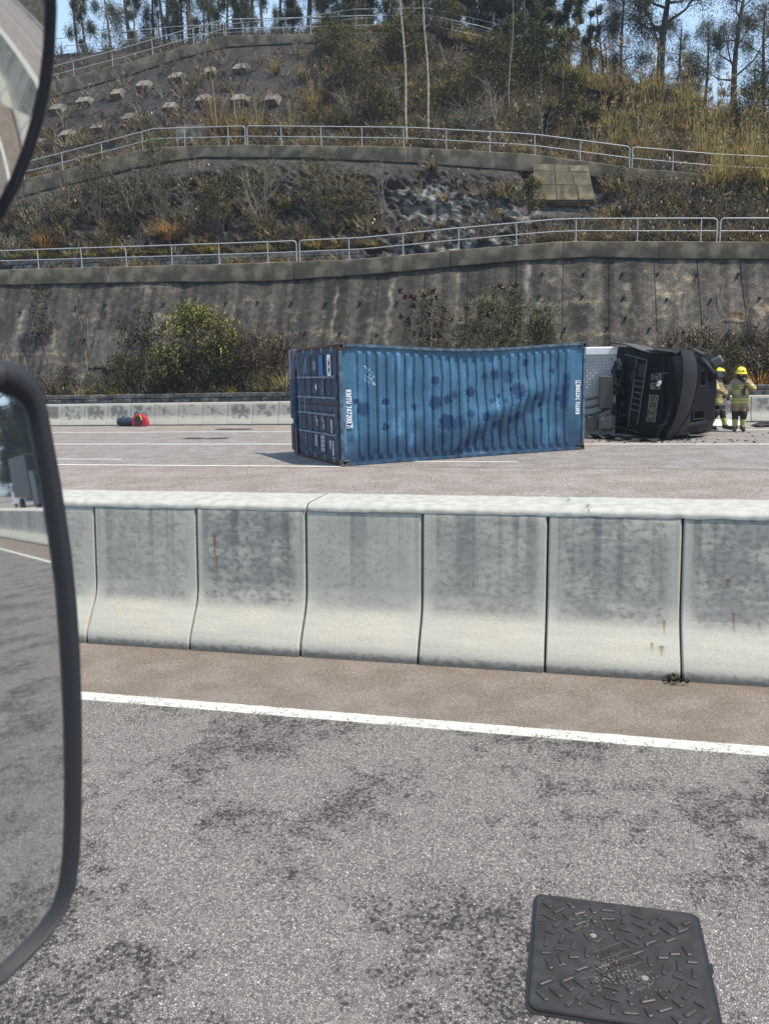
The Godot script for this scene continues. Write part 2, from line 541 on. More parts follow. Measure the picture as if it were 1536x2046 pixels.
func container_tex() -> ImageTexture:    # sun-bleached blue paint with round dark blots, scuffs and scratches; spans the roof
	var w := 1212
	var h := 488
	var a := noise(w, h, 0.006, 51, 4)
	var b := noise(w, h, 0.06, 52, 4)
	var cc := noise(w, h, 0.2, 53, 2)
	var st := noise(w, 16, 0.02, 54, 4)
	var blots := [Vector3(2.16, 1.75, 0.09), Vector3(3.39, 1.81, 0.07), Vector3(3.65, 1.85, 0.11), Vector3(3.97, 1.78, 0.14), Vector3(4.22, 1.44, 0.17), Vector3(4.12, 1.5, 0.1), Vector3(3.02, 1.47, 0.11), Vector3(2.44, 1.33, 0.1), Vector3(2.64, 1.41, 0.08), Vector3(2.16, 1.25, 0.15), Vector3(1.67, 1.18, 0.06), Vector3(1.0, 1.29, 0.08),
		Vector3(0.51, 1.14, 0.13), Vector3(0.35, 1.31, 0.055), Vector3(0.99, 0.76, 0.08), Vector3(2.43, 0.82, 0.17), Vector3(2.58, 0.78, 0.12), Vector3(2.74, 0.81, 0.14), Vector3(3.0, 0.98, 0.09), Vector3(2.33, 0.47, 0.1), Vector3(0.74, 0.26, 0.07), Vector3(2.66, 0.19, 0.064), Vector3(3.36, 0.9, 0.1), Vector3(3.71, 1.36, 0.055), Vector3(3.87, 1.24, 0.055), Vector3(3.52, 1.25, 0.064),
		Vector3(3.68, 0.72, 0.1), Vector3(4.09, 0.8, 0.1), Vector3(4.28, 0.88, 0.09), Vector3(5.54, 1.68, 0.11), Vector3(5.53, 1.45, 0.12), Vector3(5.51, 1.22, 0.12), Vector3(5.49, 1.05, 0.09), Vector3(5.35, 1.22, 0.06), Vector3(4.69, 1.28, 0.055), Vector3(4.83, 1.09, 0.068), Vector3(4.37, 0.37, 0.09), Vector3(2.92, 0.35, 0.064), Vector3(4.87, 0.72, 0.055), Vector3(1.95, 0.38, 0.036), Vector3(0.18, 0.8, 0.09), Vector3(4.43, 2.07, 0.073), Vector3(5.16, 1.83, 0.064), Vector3(3.7, 1.2, 0.03)]
	var out := PackedByteArray()
	out.resize(w * h * 3)
	for y in h:
		for x in w:
			var i := y * w + x
			var X := x / 200.0
			var Y := 2.44 - y / 200.0
			var n1 := a[i] / 255.0
			var n2 := b[i] / 255.0
			var n3 := cc[i] / 255.0
			var s1 := st[(y / 120 % 16) * w + x] / 255.0
			var fade := 0.90 + 0.22 * (n1 - 0.5) + 0.16 * (s1 - 0.5) + 0.08 * (n3 - 0.5)
			var r := 0.235 * fade
			var g := 0.422 * fade
			var bl := 0.558 * fade
			var chalk := ss(0.60, 0.75, n1 * 0.5 + s1 * 0.3 + n2 * 0.2) * 0.35
			r = lerpf(r, 0.47, chalk)
			g = lerpf(g, 0.62, chalk)
			bl = lerpf(bl, 0.74, chalk)
			var pitch := fposmod(X - 0.40, 0.2135) / 0.2135          # scuffed edges of the ribs
			var rub := ss(0.09, 0.0, absf(pitch - 0.04)) * ss(0.5, 0.65, n2)
			r = lerpf(r, 0.55, rub * 0.4)
			g = lerpf(g, 0.66, rub * 0.4)
			bl = lerpf(bl, 0.74, rub * 0.4)
			var rust := ss(0.70, 0.76, n2 * 0.6 + n3 * 0.4 + (0.07 if Y < 0.12 or Y > 2.3 else 0.0))
			r = lerpf(r, 0.30, rust * 0.7)
			g = lerpf(g, 0.22, rust * 0.7)
			bl = lerpf(bl, 0.18, rust * 0.7)
			var grime := ss(0.9, 0.0, Y + (n1 - 0.5) * 0.7) * 0.34
			r *= 1.0 - grime
			g *= 1.0 - grime
			bl *= 1.0 - grime * 0.8
			if X > 0.55 and X < 0.82 and Y > 1.62 and Y < 2.02 and n2 > 0.66 and n3 > 0.42:
				r = 0.78
				g = 0.82
				bl = 0.84
			out[i * 3] = clampi(int(r * 255.0), 0, 255)
			out[i * 3 + 1] = clampi(int(g * 255.0), 0, 255)
			out[i * 3 + 2] = clampi(int(bl * 255.0), 0, 255)
	for q in blots:
		var rr := int(q.z * 200.0 * 1.25)
		for dy in range(-rr, rr + 1):
			for dx in range(-rr, rr + 1):
				var x2 := int(q.x * 200.0) + dx
				var y2 := int((2.44 - q.y) * 200.0) + dy
				if x2 < 0 or x2 >= w or y2 < 0 or y2 >= h:
					continue
				var j := y2 * w + x2
				var d: float = Vector2(dx, dy).length() / (q.z * 216.0) + (b[j] / 255.0 - 0.5) * 0.9 + (cc[j] / 255.0 - 0.5) * 0.25
				var s := ss(1.12, 0.80, d) * (0.66 + 0.3 * sin(q.x * 37.0 + q.y * 11.0) * sin(q.x * 37.0 + q.y * 11.0))
				out[j * 3] = int(lerpf(out[j * 3], 12, s))
				out[j * 3 + 1] = int(lerpf(out[j * 3 + 1], 46, s))
				out[j * 3 + 2] = int(lerpf(out[j * 3 + 2], 86, s))
	return tex_of(out, w, h)

func worn_tex() -> ImageTexture:        # road paint worn through to the stones, with fine cracks
	var w := 512
	var a := noise(w, w, 0.012, 71, 4)
	var b := noise(w, w, 0.16, 72, 1, 1)
	var e := noise(w, w, 0.02, 73, 1, 2)
	var out := PackedByteArray()
	out.resize(w * w * 3)
	for i in w * w:
		var g := 0.93 + 0.10 * (b[i] / 255.0 - 0.5)
		g -= 0.42 * ss(0.80, 0.95, b[i] / 255.0 * 0.75 + a[i] / 255.0 * 0.40)
		g -= 0.22 * ss(0.035, 0.0, e[i] / 255.0)
		for ch in 3:
			out[i * 3 + ch] = clampi(int(g * [255.0, 254.0, 250.0][ch]), 0, 255)
	return tex_of(out, w, w)

func speck_tex() -> ImageTexture:       # where the light stones have worn out of the surface: dark specks gathered in drifts
	var w := 1536
	var a := noise(w, w, 0.0045, 81, 5)
	var b := noise(w, w, 0.36, 82, 1, 1)
	var d := noise(w, w, 0.025, 83, 3)
	var e := noise(w, w, 0.12, 84, 2)
	var out := PackedByteArray()
	out.resize(w * w)
	for i in w * w:
		var drift := ss(0.36, 0.80, a[i] / 255.0 * 0.62 + d[i] / 255.0 * 0.38)
		var g := 1.0 - 0.13 * drift - 0.36 * ss(0.10, -0.10, b[i] / 255.0 - drift * 0.50 - 0.10 * (e[i] / 255.0 - 0.5)) * ss(0.05, 0.25, drift)
		out[i] = int(g * (0.96 + 0.04 * e[i] / 255.0) * 255.0)
	return tex_of(out, w, w, false)

# ---------------------------------------------------------------- the lie of the land
var L1T := PackedVector2Array([Vector2(-60, 7.3), Vector2(-26.9, 7.06), Vector2(-19, 6.85), Vector2(-13, 6.70), Vector2(-8.9, 6.64), Vector2(-5.4, 6.77), Vector2(-1.1, 6.89), Vector2(0, 6.86), Vector2(7, 6.44), Vector2(60, 4)])
var L1B := PackedVector2Array([Vector2(-60, 6.6), Vector2(-27, 6.37), Vector2(-19, 6.13), Vector2(-13, 5.92), Vector2(-8.45, 6.0), Vector2(-2.4, 6.23), Vector2(0.7, 6.23), Vector2(2.4, 6.07), Vector2(7, 5.81), Vector2(60, 3.4)])
var L2T := PackedVector2Array([Vector2(-60, 9), Vector2(-30, 12.8), Vector2(-28.6, 12.95), Vector2(-22, 13.85), Vector2(-16.75, 13.54), Vector2(-14.9, 13.37), Vector2(-8.3, 12.75), Vector2(-2.35, 11.95), Vector2(2.25, 11.0), Vector2(6, 10.38), Vector2(20, 8.6), Vector2(60, 7)])
var L2B := PackedVector2Array([Vector2(-60, 8.2), Vector2(-30, 11.93), Vector2(-28.7, 12.15), Vector2(-21.6, 13.07), Vector2(-19.2, 13.13), Vector2(-13.9, 12.69), Vector2(-8.3, 12.03), Vector2(-2.3, 11.16), Vector2(0.36, 10.76), Vector2(2.7, 10.24), Vector2(6.2, 9.78), Vector2(20, 8), Vector2(60, 6.4)])
var L3B := PackedVector2Array([Vector2(-60, 17.5), Vector2(-34.2, 20.5), Vector2(-28.6, 21.25), Vector2(-25.2, 21.84), Vector2(-21.8, 22.22), Vector2(-17, 21.91), Vector2(-13.15, 21.62), Vector2(-9, 20.8), Vector2(-5, 19.2), Vector2(0, 16.8), Vector2(5, 15), Vector2(11, 13.3), Vector2(30, 11), Vector2(60, 9)])
var L3T := PackedVector2Array([Vector2(-60, 18.4), Vector2(-34.5, 21.37), Vector2(-28.7, 22.01), Vector2(-26.5, 22.33), Vector2(-21.9, 22.87), Vector2(-17, 22.42), Vector2(-13, 22.08), Vector2(-9, 21.65), Vector2(-5.5, 20.6), Vector2(0, 17.8), Vector2(5, 16), Vector2(11, 14.3), Vector2(30, 12), Vector2(60, 10)])
var CR := PackedVector2Array([Vector2(-60, 25.7), Vector2(-37, 25.5), Vector2(-28.5, 25.3), Vector2(-24, 25), Vector2(-19, 24.8), Vector2(-15, 24.9), Vector2(-10, 24.4), Vector2(-5, 22.8), Vector2(-2, 21.3), Vector2(1, 20), Vector2(6, 19), Vector2(8, 17.6), Vector2(11, 16.6), Vector2(30, 13), Vector2(60, 11)])
var bumps := FastNoiseLite.new()

func hill_y(x: float, z: float) -> float:
	if z > -29.6:
		return 0.0
	if z > -31.6:
		return 0.98
	if z > -34.3:
		return lerpf(1.0, tb(L1B, x), (-31.6 - z) / 2.7)
	if z > -36.2:
		return tb(L1T, x)
	if z > -41.0:
		return lerpf(tb(L1T, x), tb(L2B, x), (-36.2 - z) / 4.8)
	if z > -42.8:
		return tb(L2T, x)
	if z > -51.0:
		return lerpf(tb(L2T, x), tb(L3B, x), (-42.8 - z) / 8.2)
	if z > -53.0:
		return tb(L3T, x)
	if z > -57.0:
		return lerpf(tb(L3T, x), tb(CR, x), (-53.0 - z) / 4.0)
	return tb(CR, x) - 0.25 * (-57.0 - z)

func _ready() -> void:
	rng.seed = 20240
	bumps.seed = 9
	bumps.frequency = 0.22
	bumps.fractal_octaves = 4
	# camera: 1.85 m above the road, turned 13.5 degrees to the left and tipped 9.9 degrees down; a phone's lens, focused on the far lanes
	var cam := Camera3D.new()
	cam.name = "camera"
	add_child(cam)
	var lens := CameraAttributesPhysical.new()
	lens.frustum_focal_length = 18.767
	lens.frustum_focus_distance = 17.0
	lens.frustum_near = 0.05
	lens.frustum_far = 900.0
	lens.exposure_aperture = 5.4
	cam.attributes = lens
	cam.fov = 65.188
	cam.near = 0.05
	cam.far = 900.0
	cam.transform = Transform3D(Basis(Vector3(0.972905, -0.020701, -0.230278), Vector3(-0.019582, 0.985028, -0.17128), Vector3(0.230376, 0.171149, 0.957933)), Vector3(0, 1.85, 0))
	cam.current = true
	var env := Environment.new()
	env.background_mode = Environment.BG_SKY
	var sk := ProceduralSkyMaterial.new()
	sk.sky_top_color = Color(0.545, 0.66, 0.785)
	sk.sky_horizon_color = Color(0.74, 0.815, 0.88)
	sk.sky_curve = 0.16
	sk.ground_bottom_color = Color(0.30, 0.29, 0.27)
	sk.ground_horizon_color = Color(0.55, 0.58, 0.60)
	sk.sky_energy_multiplier = 1.15
	sk.sun_angle_max = 20.0
	env.sky = Sky.new()
	env.sky.sky_material = sk
	env.tonemap_mode = Environment.TONE_MAPPER_LINEAR
	env.tonemap_exposure = 1.36
	env.sdfgi_enabled = true
	env.ssao_enabled = true
	env.ssil_enabled = true
	env.fog_enabled = true
	env.fog_density = 0.0006
	env.fog_light_color = Color(0.80, 0.86, 0.92)
	var we := WorldEnvironment.new()
	we.name = "world_environment"
	we.environment = env
	add_child(we)
	var sun := DirectionalLight3D.new()
	sun.name = "sun"
	sun.light_energy = 1.45
	sun.light_color = Color(1.0, 0.95, 0.875)
	sun.light_angular_distance = 0.5
	sun.shadow_enabled = true
	add_child(sun)
	sun.look_at_from_position(Vector3(1.15, 2.43, 0.33) * 20.0, Vector3.ZERO)

	materials()
	roads()
	median_barrier()
	far_barrier()
	slope()
	railings()
	container()
	trailer()
	lorry()
	firefighters()
	bags_and_debris()
	manhole()
	mirrors()
	traffic_behind()
	plants()
	trees()
	undergrowth()

func materials() -> void:
	var a := asphalt_tex(11, 0.38, 0.60, 0.79)
	var a2 := asphalt_tex(14, 0.58, 0.74, 0.92)
	var patches := mottle_tex(21, 512, 0.88, 1.0, 0.016, 5, Color(1, 0.985, 0.96))
	M.road = mat(Color(0.82, 0.765, 0.72), 0.9, {"tex": a[0], "tri": 0.74, "bump": a[1], "relief": 0.35, "detail": speck_tex(), "dscale": 0.17, "spec": 0.4})
	M.shoulder = mat(Color(0.53, 0.455, 0.40), 0.92, {"tex": a2[0], "tri": 0.84, "bump": a2[1], "relief": 0.3, "detail": patches, "dscale": 0.31, "spec": 0.35})
	M.far_road = mat(Color(0.62, 0.555, 0.52), 0.9, {"tex": a2[0], "tri": 0.24, "detail": patches, "dscale": 0.11, "spec": 0.35})
	var con := mottle_tex(22, 512, 0.60, 1.0, 0.010, 5, Color(0.97, 0.97, 1.0))
	var pale := mottle_tex(25, 512, 0.86, 1.0, 0.02, 5, Color(1, 1, 1))
	M.white = mat(Color(0.44, 0.44, 0.395), 0.75, {"tex": pale, "tri": 0.8})
	M.line = mat(Color(0.60, 0.61, 0.575), 0.8, {"tex": worn_tex(), "tri": 1.3})
	M.far_line = mat(Color(0.72, 0.715, 0.68), 0.8, {"tex": pale, "tri": 0.7})
	M.far_lane = mat(Color(0.575, 0.535, 0.52), 0.9, {"tex": a2[0], "tri": 0.27, "detail": patches, "dscale": 0.14, "spec": 0.35})
	var bt := barrier_tex(true)
	M.panel = mat(Color(1, 1, 1), 0.72, {"tex": bt, "bump": bt, "relief": 0.9})
	M.far_panel = mat(Color(1, 1, 1), 0.8, {"tex": barrier_tex(false)})
	M.dark_gap = mat(Color(0.05, 0.05, 0.05), 0.95)
	M.concrete = mat(Color(0.25, 0.20, 0.138), 0.9, {"tex": mottle_tex(23, 512, 0.55, 1.0, 0.012, 6, Color(0.96, 1.0, 0.98)), "tri": 0.16})
	M.nail = mat(Color(0.26, 0.24, 0.19), 0.9, {"tex": con, "tri": 0.5})
	M.stone = mat(Color(0.23, 0.215, 0.195), 0.9, {"tex": con, "tri": 0.6, "vc": true})
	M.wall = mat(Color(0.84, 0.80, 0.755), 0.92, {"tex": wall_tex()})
	M.rock = mat(Color(1, 1, 1), 0.9, {"tex": mottle_tex(24, 1024, 0.38, 1.0, 0.012, 6, Color(0.96, 0.98, 1.0)), "tri": 0.21, "vc": true})
	M.soil = mat(Color(0.042, 0.032, 0.022), 0.95, {"tex": con, "tri": 0.35})
	M.galv = mat(Color(0.40, 0.42, 0.42), 0.5, {"metal": 0.25})
	M.pipe = mat(Color(0.012, 0.012, 0.013), 0.6)
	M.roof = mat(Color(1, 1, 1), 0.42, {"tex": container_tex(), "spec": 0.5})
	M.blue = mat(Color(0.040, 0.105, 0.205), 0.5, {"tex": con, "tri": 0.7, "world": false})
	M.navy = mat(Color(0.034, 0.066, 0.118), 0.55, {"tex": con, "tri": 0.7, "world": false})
	M.edge_blue = mat(Color(0.10, 0.17, 0.24), 0.55, {"tex": con, "tri": 0.8, "world": false})
	M.rust = mat(Color(0.105, 0.050, 0.034), 0.85, {"tex": con, "tri": 1.3, "world": false})
	M.cast = mat(Color(0.16, 0.145, 0.13), 0.8, {"tex": con, "tri": 1.3, "world": false})
	M.bar = mat(Color(0.17, 0.215, 0.26), 0.45, {"metal": 0.3})
	M.print = mat(Color(0.82, 0.84, 0.84), 0.6)
	M.black = mat(Color(0.012, 0.012, 0.013), 0.45)
	M.leaf = mat(Color(1, 1, 1), 0.6, {"vc": true, "back": Color(0.35, 0.35, 0.2), "spec": 0.35})
	M.dry = mat(Color(1, 1, 1), 0.8, {"vc": true, "back": Color(0.3, 0.28, 0.2), "spec": 0.2})
	M.bark = mat(Color(1, 1, 1), 0.9, {"vc": true, "tex": con, "tri": 1.1})

func sheet(x0: float, x1: float, z0: float, z1: float, y: float, nx := 2, nz := 2) -> ArrayMesh:
	var b := MB.new()
	b.grid(nx, nz, func(i: int, j: int) -> Vector3: return Vector3(lerpf(x0, x1, float(i) / (nx - 1)), y, lerpf(z0, z1, float(j) / (nz - 1))), true)
	return b.mesh()

func strip_line(x0: float, x1: float, z: float, w: float, y: float, ragged := 0.0, step := 0.5) -> ArrayMesh:   # a worn painted line with a little thickness
	var b := MB.new()
	var k := maxi(int((x1 - x0) / step), 2)
	b.grid(k + 1, 4, func(i: int, j: int) -> Vector3:
		var x := lerpf(x0, x1, float(i) / k)
		var e := ragged * bumps.get_noise_2d(x * 60.0, z * 13.0 + (40.0 if j > 1 else 0.0))
		var zz: float = [z + w * 0.5 + e, z + w * 0.5 + e, z - w * 0.5 + e, z - w * 0.5 + e][j]
		return Vector3(x, y if j == 1 or j == 2 else 0.0, zz), false)
	return b.mesh()

func roads() -> void:
	struct("ground", sheet(-420, 420, -34, 260, -0.05), M.soil)
	struct("road", sheet(-220, 260, -4.0, 9.0, 0.0), M.road)
	struct("hard_shoulder", sheet(-220, 260, -5.4, -3.99, -0.004), M.shoulder)
	struct("far_road", sheet(-220, 260, -29.3, -5.3, -0.008), M.far_road)
	struct("far_lane", sheet(-220, 260, -25.1, -15.5, -0.004), M.far_lane)
	struct("edge_line", strip_line(-40, 160, -3.95, 0.098, 0.005, 0.006, 0.05), M.line)
	for q in [[-120, 160, -25.15, 0.15], [-120, 160, -20.55, 0.15], [-120, -10.25, -16.62, 0.10], [-3.3, -1.15, -16.5, 0.10], [5.5, 7.5, -16.5, 0.1], [-120, -4.6, -15.5, 0.13], [11.5, 160, -15.5, 0.13]]:
		struct("lane_line", strip_line(q[0], q[1], q[2], q[3], 0.0, 0.01, 1.0), M.far_line)

# ---------------------------------------------------------------- the two concrete barriers
func barrier_panel(k: int, wide: float, prof: Array, ch: float) -> ArrayMesh:     # one cast panel with chamfered ends; prof goes (z, y) up the face
	var b := MB.new()
	var s := [0.006, 0.006, 0.006 + ch, 0.5 * wide, wide - 0.006 - ch, wide - 0.006, wide - 0.006]
	var len_ := [0.0]
	for i in range(1, prof.size()):
		len_.append(len_[i - 1] + (prof[i] - prof[i - 1]).length())
	var total: float = len_[prof.size() - 1]
	b.grid(7, prof.size(), func(i: int, j: int) -> Vector3:
		var a: Vector2 = prof[maxi(j - 1, 0)]
		var c: Vector2 = prof[mini(j + 1, prof.size() - 1)]
		var nn := Vector2((c - a).y, -(c - a).x).normalized()
		var d: float = [0.06, ch, 0.0, 0.0, 0.0, ch, 0.06][i]
		var q: Vector2 = prof[j] - nn * d
		return Vector3(s[i], q.y, q.x), false,
		func(p: Vector3, _i: int, j: int) -> Vector2: return Vector2((k + p.x / wide) / 7.0, 1.0 - len_[j] / total))
	return b.mesh()

func median_barrier() -> void:
	var bar := thing("median_barrier", "long pale grey concrete median barrier with stained panels and white top", "barrier", Vector3(0, 0, 0))
	var prof := []
	for q in [[-4.815, 0.0], [-4.818, 0.05], [-4.83, 0.09], [-4.866, 0.15], [-4.905, 0.21], [-4.94, 0.26], [-4.966, 0.31], [-4.985, 0.37], [-4.995, 0.43], [-5.005, 0.55], [-5.016, 0.68], [-5.026, 0.80], [-5.034, 0.90], [-5.04, 0.94], [-5.052, 0.962]]:
		prof.append(Vector2(q[0], q[1]))
	var ms := []
	for k in 7:
		ms.append(barrier_panel(k, 0.8, prof, 0.012))
	for k in range(-34, 92):
		put("panel", ms[posmod(k + 1, 7)], M.panel, bar, at(-3.36 + 0.8 * k, 0, 0.004 * sin(k * 2.3)))
	var core := MB.new()
	core.prism([Vector2(-4.86, 0.0), Vector2(-4.9, 0.1), Vector2(-5.04, 0.4), Vector2(-5.09, 0.95), Vector2(-5.5, 0.95), Vector2(-5.58, 0.4), Vector2(-5.78, 0.1), Vector2(-5.78, 0.0)], -31.0, 71.0, Transform3D(Basis(Vector3(0, 0, 1), Vector3(0, 1, 0), Vector3(1, 0, 0)), Vector3.ZERO))
	put("core", core.mesh(), M.dark_gap, bar)
	var cuts := [-31.0, -22.54, -14.54, -8.14, -1.745, 6.255, 14.26, 22.26, 30.3, 38.3, 46.3, 54.3, 62.3, 71.0]
	for i in cuts.size() - 1:                              # the white top is cast in longer lengths
		var x0: float = cuts[i] + 0.004
		var x1: float = cuts[i + 1] - 0.004
		var n := int((x1 - x0) / 0.05)
		var cp := [[-5.036, 0.945], [-5.034, 0.962], [-5.042, 0.978], [-5.062, 0.990], [-5.09, 0.995], [-5.25, 0.997], [-5.50, 0.995], [-5.545, 0.988], [-5.565, 0.965], [-5.57, 0.93]]
		var b := MB.new()
		b.grid(n + 1, cp.size(), func(a: int, j: int) -> Vector3:
			var x := lerpf(x0, x1, float(a) / n)
			var w := 0.006 * bumps.get_noise_2d(x * 14.0, j * 9.0) + (0.006 * bumps.get_noise_2d(x * 45.0, 3.0) if j < 3 else 0.0)
			return Vector3(x, cp[j][1] + w, cp[j][0]), false)
		put("cap", b.mesh(), M.white, bar)
	var cr := MB.new()                                     # the hairline crack that runs across the top
	var pts := [Vector2(0.10, -5.03), Vector2(0.07, -5.10), Vector2(0.09, -5.17), Vector2(0.02, -5.24), Vector2(-0.05, -5.31), Vector2(-0.03, -5.38), Vector2(-0.10, -5.47)]
	for i in pts.size() - 1:
		var p: Vector2 = pts[i]
		var q: Vector2 = pts[i + 1]
		cr.face([Vector3(p.x, 1.006, p.y), Vector3(p.x + 0.006, 1.006, p.y), Vector3(q.x + 0.006, 1.006, q.y), Vector3(q.x, 1.006, q.y)], Vector3(0, 0.5, -5.2))
	put("crack", cr.mesh(), M.dark_gap, bar)
	var back := MB.new()                                   # the face towards the other carriageway
	back.grid(2, 6, func(i: int, j: int) -> Vector3: return Vector3(lerpf(-31, 71, i), [0.95, 0.6, 0.32, 0.2, 0.08, 0.0][j], [-5.56, -5.60, -5.64, -5.72, -5.79, -5.80][j]), false)
	put("rear_face", back.mesh(), M.white, bar)
	var w := thing("weed", "small green weed growing at the foot of the median barrier", "plant", Vector3(0.61, 0, -4.80))
	var wb := MB.new()
	for i in 90:
		wb.col = Color(0.045, 0.075, 0.02).lerp(Color(0.10, 0.12, 0.04), rng.randf())
		wb.leaf(Vector3(rng.randf_range(-0.06, 0.05), rng.randf_range(0, 0.035), rng.randf_range(-0.02, 0.05)), Vector3(rng.randf_range(-1, 1), rng.randf_range(0.1, 1), rng.randf_range(-0.5, 1)).normalized(), Vector3(rng.randf_range(-1, 1), 1, rng.randf_range(-0.5, 1)).normalized(), rng.randf_range(0.02, 0.04), 0.009)
	put("leaves", wb.mesh(), M.leaf, w)

func far_barrier() -> void:
	var bar := thing("roadside_barrier", "grey concrete barrier of many blotched panels below the slope", "barrier", Vector3.ZERO)
	var prof := []
	for q in [[-28.70, 0.0], [-28.71, 0.06], [-28.80, 0.2], [-28.86, 0.30], [-28.885, 0.38], [-28.90, 0.55], [-28.92, 0.75], [-28.94, 0.82], [-28.98, 0.85]]:
		prof.append(Vector2(q[0], q[1]))
	var ms := []
	for k in 7:
		ms.append(barrier_panel(k, 1.04, prof, 0.022))
	var order := [0, 3, 1, 5, 2, 6, 4, 2, 5, 0, 6, 1, 3]
	for k in range(-38, 78):
		put("panel", ms[order[posmod(k * 5 + k / 7, 13)]], M.far_panel, bar, at(-20.37 + 1.04 * k, 0, 0))
	var top := MB.new()
	top.box(Transform3D(Basis(), Vector3(20.2, 0.835, -29.10)), Vector3(121, 0.05, 0.30), 0.02)
	top.box(Transform3D(Basis(), Vector3(20.2, 0.40, -29.12)), Vector3(121, 0.82, 0.22), 0.0)
	put("cap", top.mesh(), M.white, bar)
	var foot := MB.new()
	foot.box(Transform3D(Basis(), Vector3(20.2, 0.015, -28.72)), Vector3(121, 0.03, 0.12), 0.01)
	put("foot_joint", foot.mesh(), M.dark_gap, bar)

# ---------------------------------------------------------------- the terraced slope
var joints := [-54.0, -49.0, -44.0, -39.0, -34.5, -30.0, -25.75, -21.0, -17.37, -14.61, -12.05, -8.28, -6.26, -4.45, -2.5, -0.65, 1.1, 2.83, 4.42, 5.98, 7.6, 10.0, 12.5, 15.0, 18.0, 21.0, 25.0, 30.0, 36.0, 44.0, 52.0]

func slope() -> void:
	var pw := thing("planter_wall", "low mossy wall of squared stones behind the roadside barrier", "stone wall", Vector3.ZERO)
	var sv := []
	for k in 4:
		var b := MB.new()
		var g: float = [0.8, 1.0, 0.65, 1.15][k]
		b.col = Color(g, g, g * 0.97)
		b.box(Transform3D(Basis(), Vector3.ZERO), Vector3(0.42, 0.175, 0.30), 0.02)
		sv.append(b.mesh())
	var core := MB.new()
	core.box(at(-6, 0.58, -30.12), Vector3(40, 1.16, 0.18))
	put("core", core.mesh(), M.dark_gap, pw)
	for row in 2:
		for k in 76:
			var x := -23.6 + 0.435 * k + 0.21 * row
			if x > -10.2 and x < 4.5:
				continue
			put("stone", sv[rng.randi() % 4], M.stone, pw, at(x, 0.92 + 0.19 * row + rng.randf_range(-0.006, 0.006), -29.98 + rng.randf_range(-0.02, 0.02), rng.randf_range(-0.04, 0.04)))
	struct("planter_soil", sheet(-70, 70, -32.0, -30.1, 1.0), M.soil)

	# the tall retaining wall
	var rw := thing("retaining_wall", "tall dark sprayed-concrete retaining wall with white run-off streaks and weep pipes", "retaining wall", Vector3.ZERO)
	var xs := []
	var rec := []
	var x := -60.0
	var ji := 0
	while x < 60.0:
		if ji < joints.size() and x + 0.5 >= joints[ji]:
			for q in [[-0.022, 0.0], [-0.012, 0.045], [0.012, 0.045], [0.022, 0.0]]:
				xs.append(joints[ji] + q[0])
				rec.append(q[1])
			x = joints[ji] + 0.3
			ji += 1
		else:
			xs.append(x)
			rec.append(0.0)
			x += 0.5
	var nv := 26
	var fb := MB.new()
	fb.grid(xs.size(), nv, func(i: int, j: int) -> Vector3:
		var t := float(j) / (nv - 1)
		var lean := 0.35 * maxf(0.0, (xs[i] + 2.0) / 10.0) * (1.0 - t)        # the wall twists a little towards the right
		var xx: float = xs[i] + lean * (0.0 if absf(xs[i]) > 30 else 1.0)
		var o: float = 0.10 * bumps.get_noise_2d(xx * 2.2, t * 14.0) + 0.03 * bumps.get_noise_2d(xx * 14.0, t * 70.0) - rec[i]
		return Vector3(xx, lerpf(0.95, tb(L1B, xx) + 0.06, t) + o * 0.4, lerpf(-31.6, -34.35, t) + o * 0.9), false,
		func(p: Vector3, _i: int, j: int) -> Vector2: return Vector2((p.x + 30.0) / 42.0, 1.0 - float(j) / (nv - 1)))
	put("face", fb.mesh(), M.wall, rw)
	coping(rw, L1T, L1B, -34.18, -36.3, -60.0, 60.0, [-44.0, -30.0, -21.0, -12.05, -5.2, -0.65, 3.0, 9.0, 20.0, 35.0])
	var wp := MB.new()
	wp.tube([Vector3(0, 0.02, -0.2), Vector3(0, -0.01, 0.10)], [0.055], 8, true)
	var wpm := wp.mesh()
	for q in [[-1.44, 5.65], [0.16, 5.56], [1.65, 5.5], [2.97, 5.43], [4.42, 5.34], [5.91, 5.29], [-1.53, 4.76], [0.13, 4.67], [1.69, 4.55], [3.29, 4.42], [4.87, 4.32], [6.6, 4.33], [1.78, 3.77], [-0.5, 3.42], [1.11, 3.4], [2.65, 3.31], [4.24, 3.25], [6.17, 3.13], [-12.04, 4.94], [-10.46, 4.85],
			[-8.96, 4.81], [-7.34, 4.75], [-5.86, 4.79], [-11.21, 3.61], [-9.68, 3.53], [-8.06, 3.41], [-22.47, 5.12], [-21.05, 5.18], [-18.1, 5.12], [-15.09, 5.04], [-13.6, 5.01], [-14.21, 3.58], [-12.73, 3.57], [-22.3, 2.4], [-20.78, 2.37], [-21.68, 3.62], [-23.9, 3.7], [-25.4, 5.0], [-18.6, 3.6], [8.2, 5.0], [8.5, 3.9]]:
		var t: float = (q[1] - 0.95) / (tb(L1B, q[0]) - 0.9)
		put("weep_pipe", wpm, M.pipe, rw, at(q[0], q[1], lerpf(-31.6, -34.35, t) + 0.05))
	# an old recess panel in the wall, half hidden by shrubs
	var rp := MB.new()
	rp.box(Transform3D(Basis(Vector3.RIGHT, -0.47), Vector3(-20.35, 3.15, -32.72)), Vector3(1.6, 1.9, 0.14), 0.02)
	put("patch_panel", rp.mesh(), mat(Color(0.105, 0.098, 0.08), 0.9, {"tex": M.concrete.albedo_texture, "tri": 0.3}), rw)
	struct("lower_ledge", ledge_mesh(L1T, -34.4, -36.6), M.soil)

	# squared stone wall at the back of the lower ledge
	var aw := thing("ashlar_wall", "grey wall of squared stone blocks behind the lower left railing", "stone wall", Vector3.ZERO)
	var ac := MB.new()
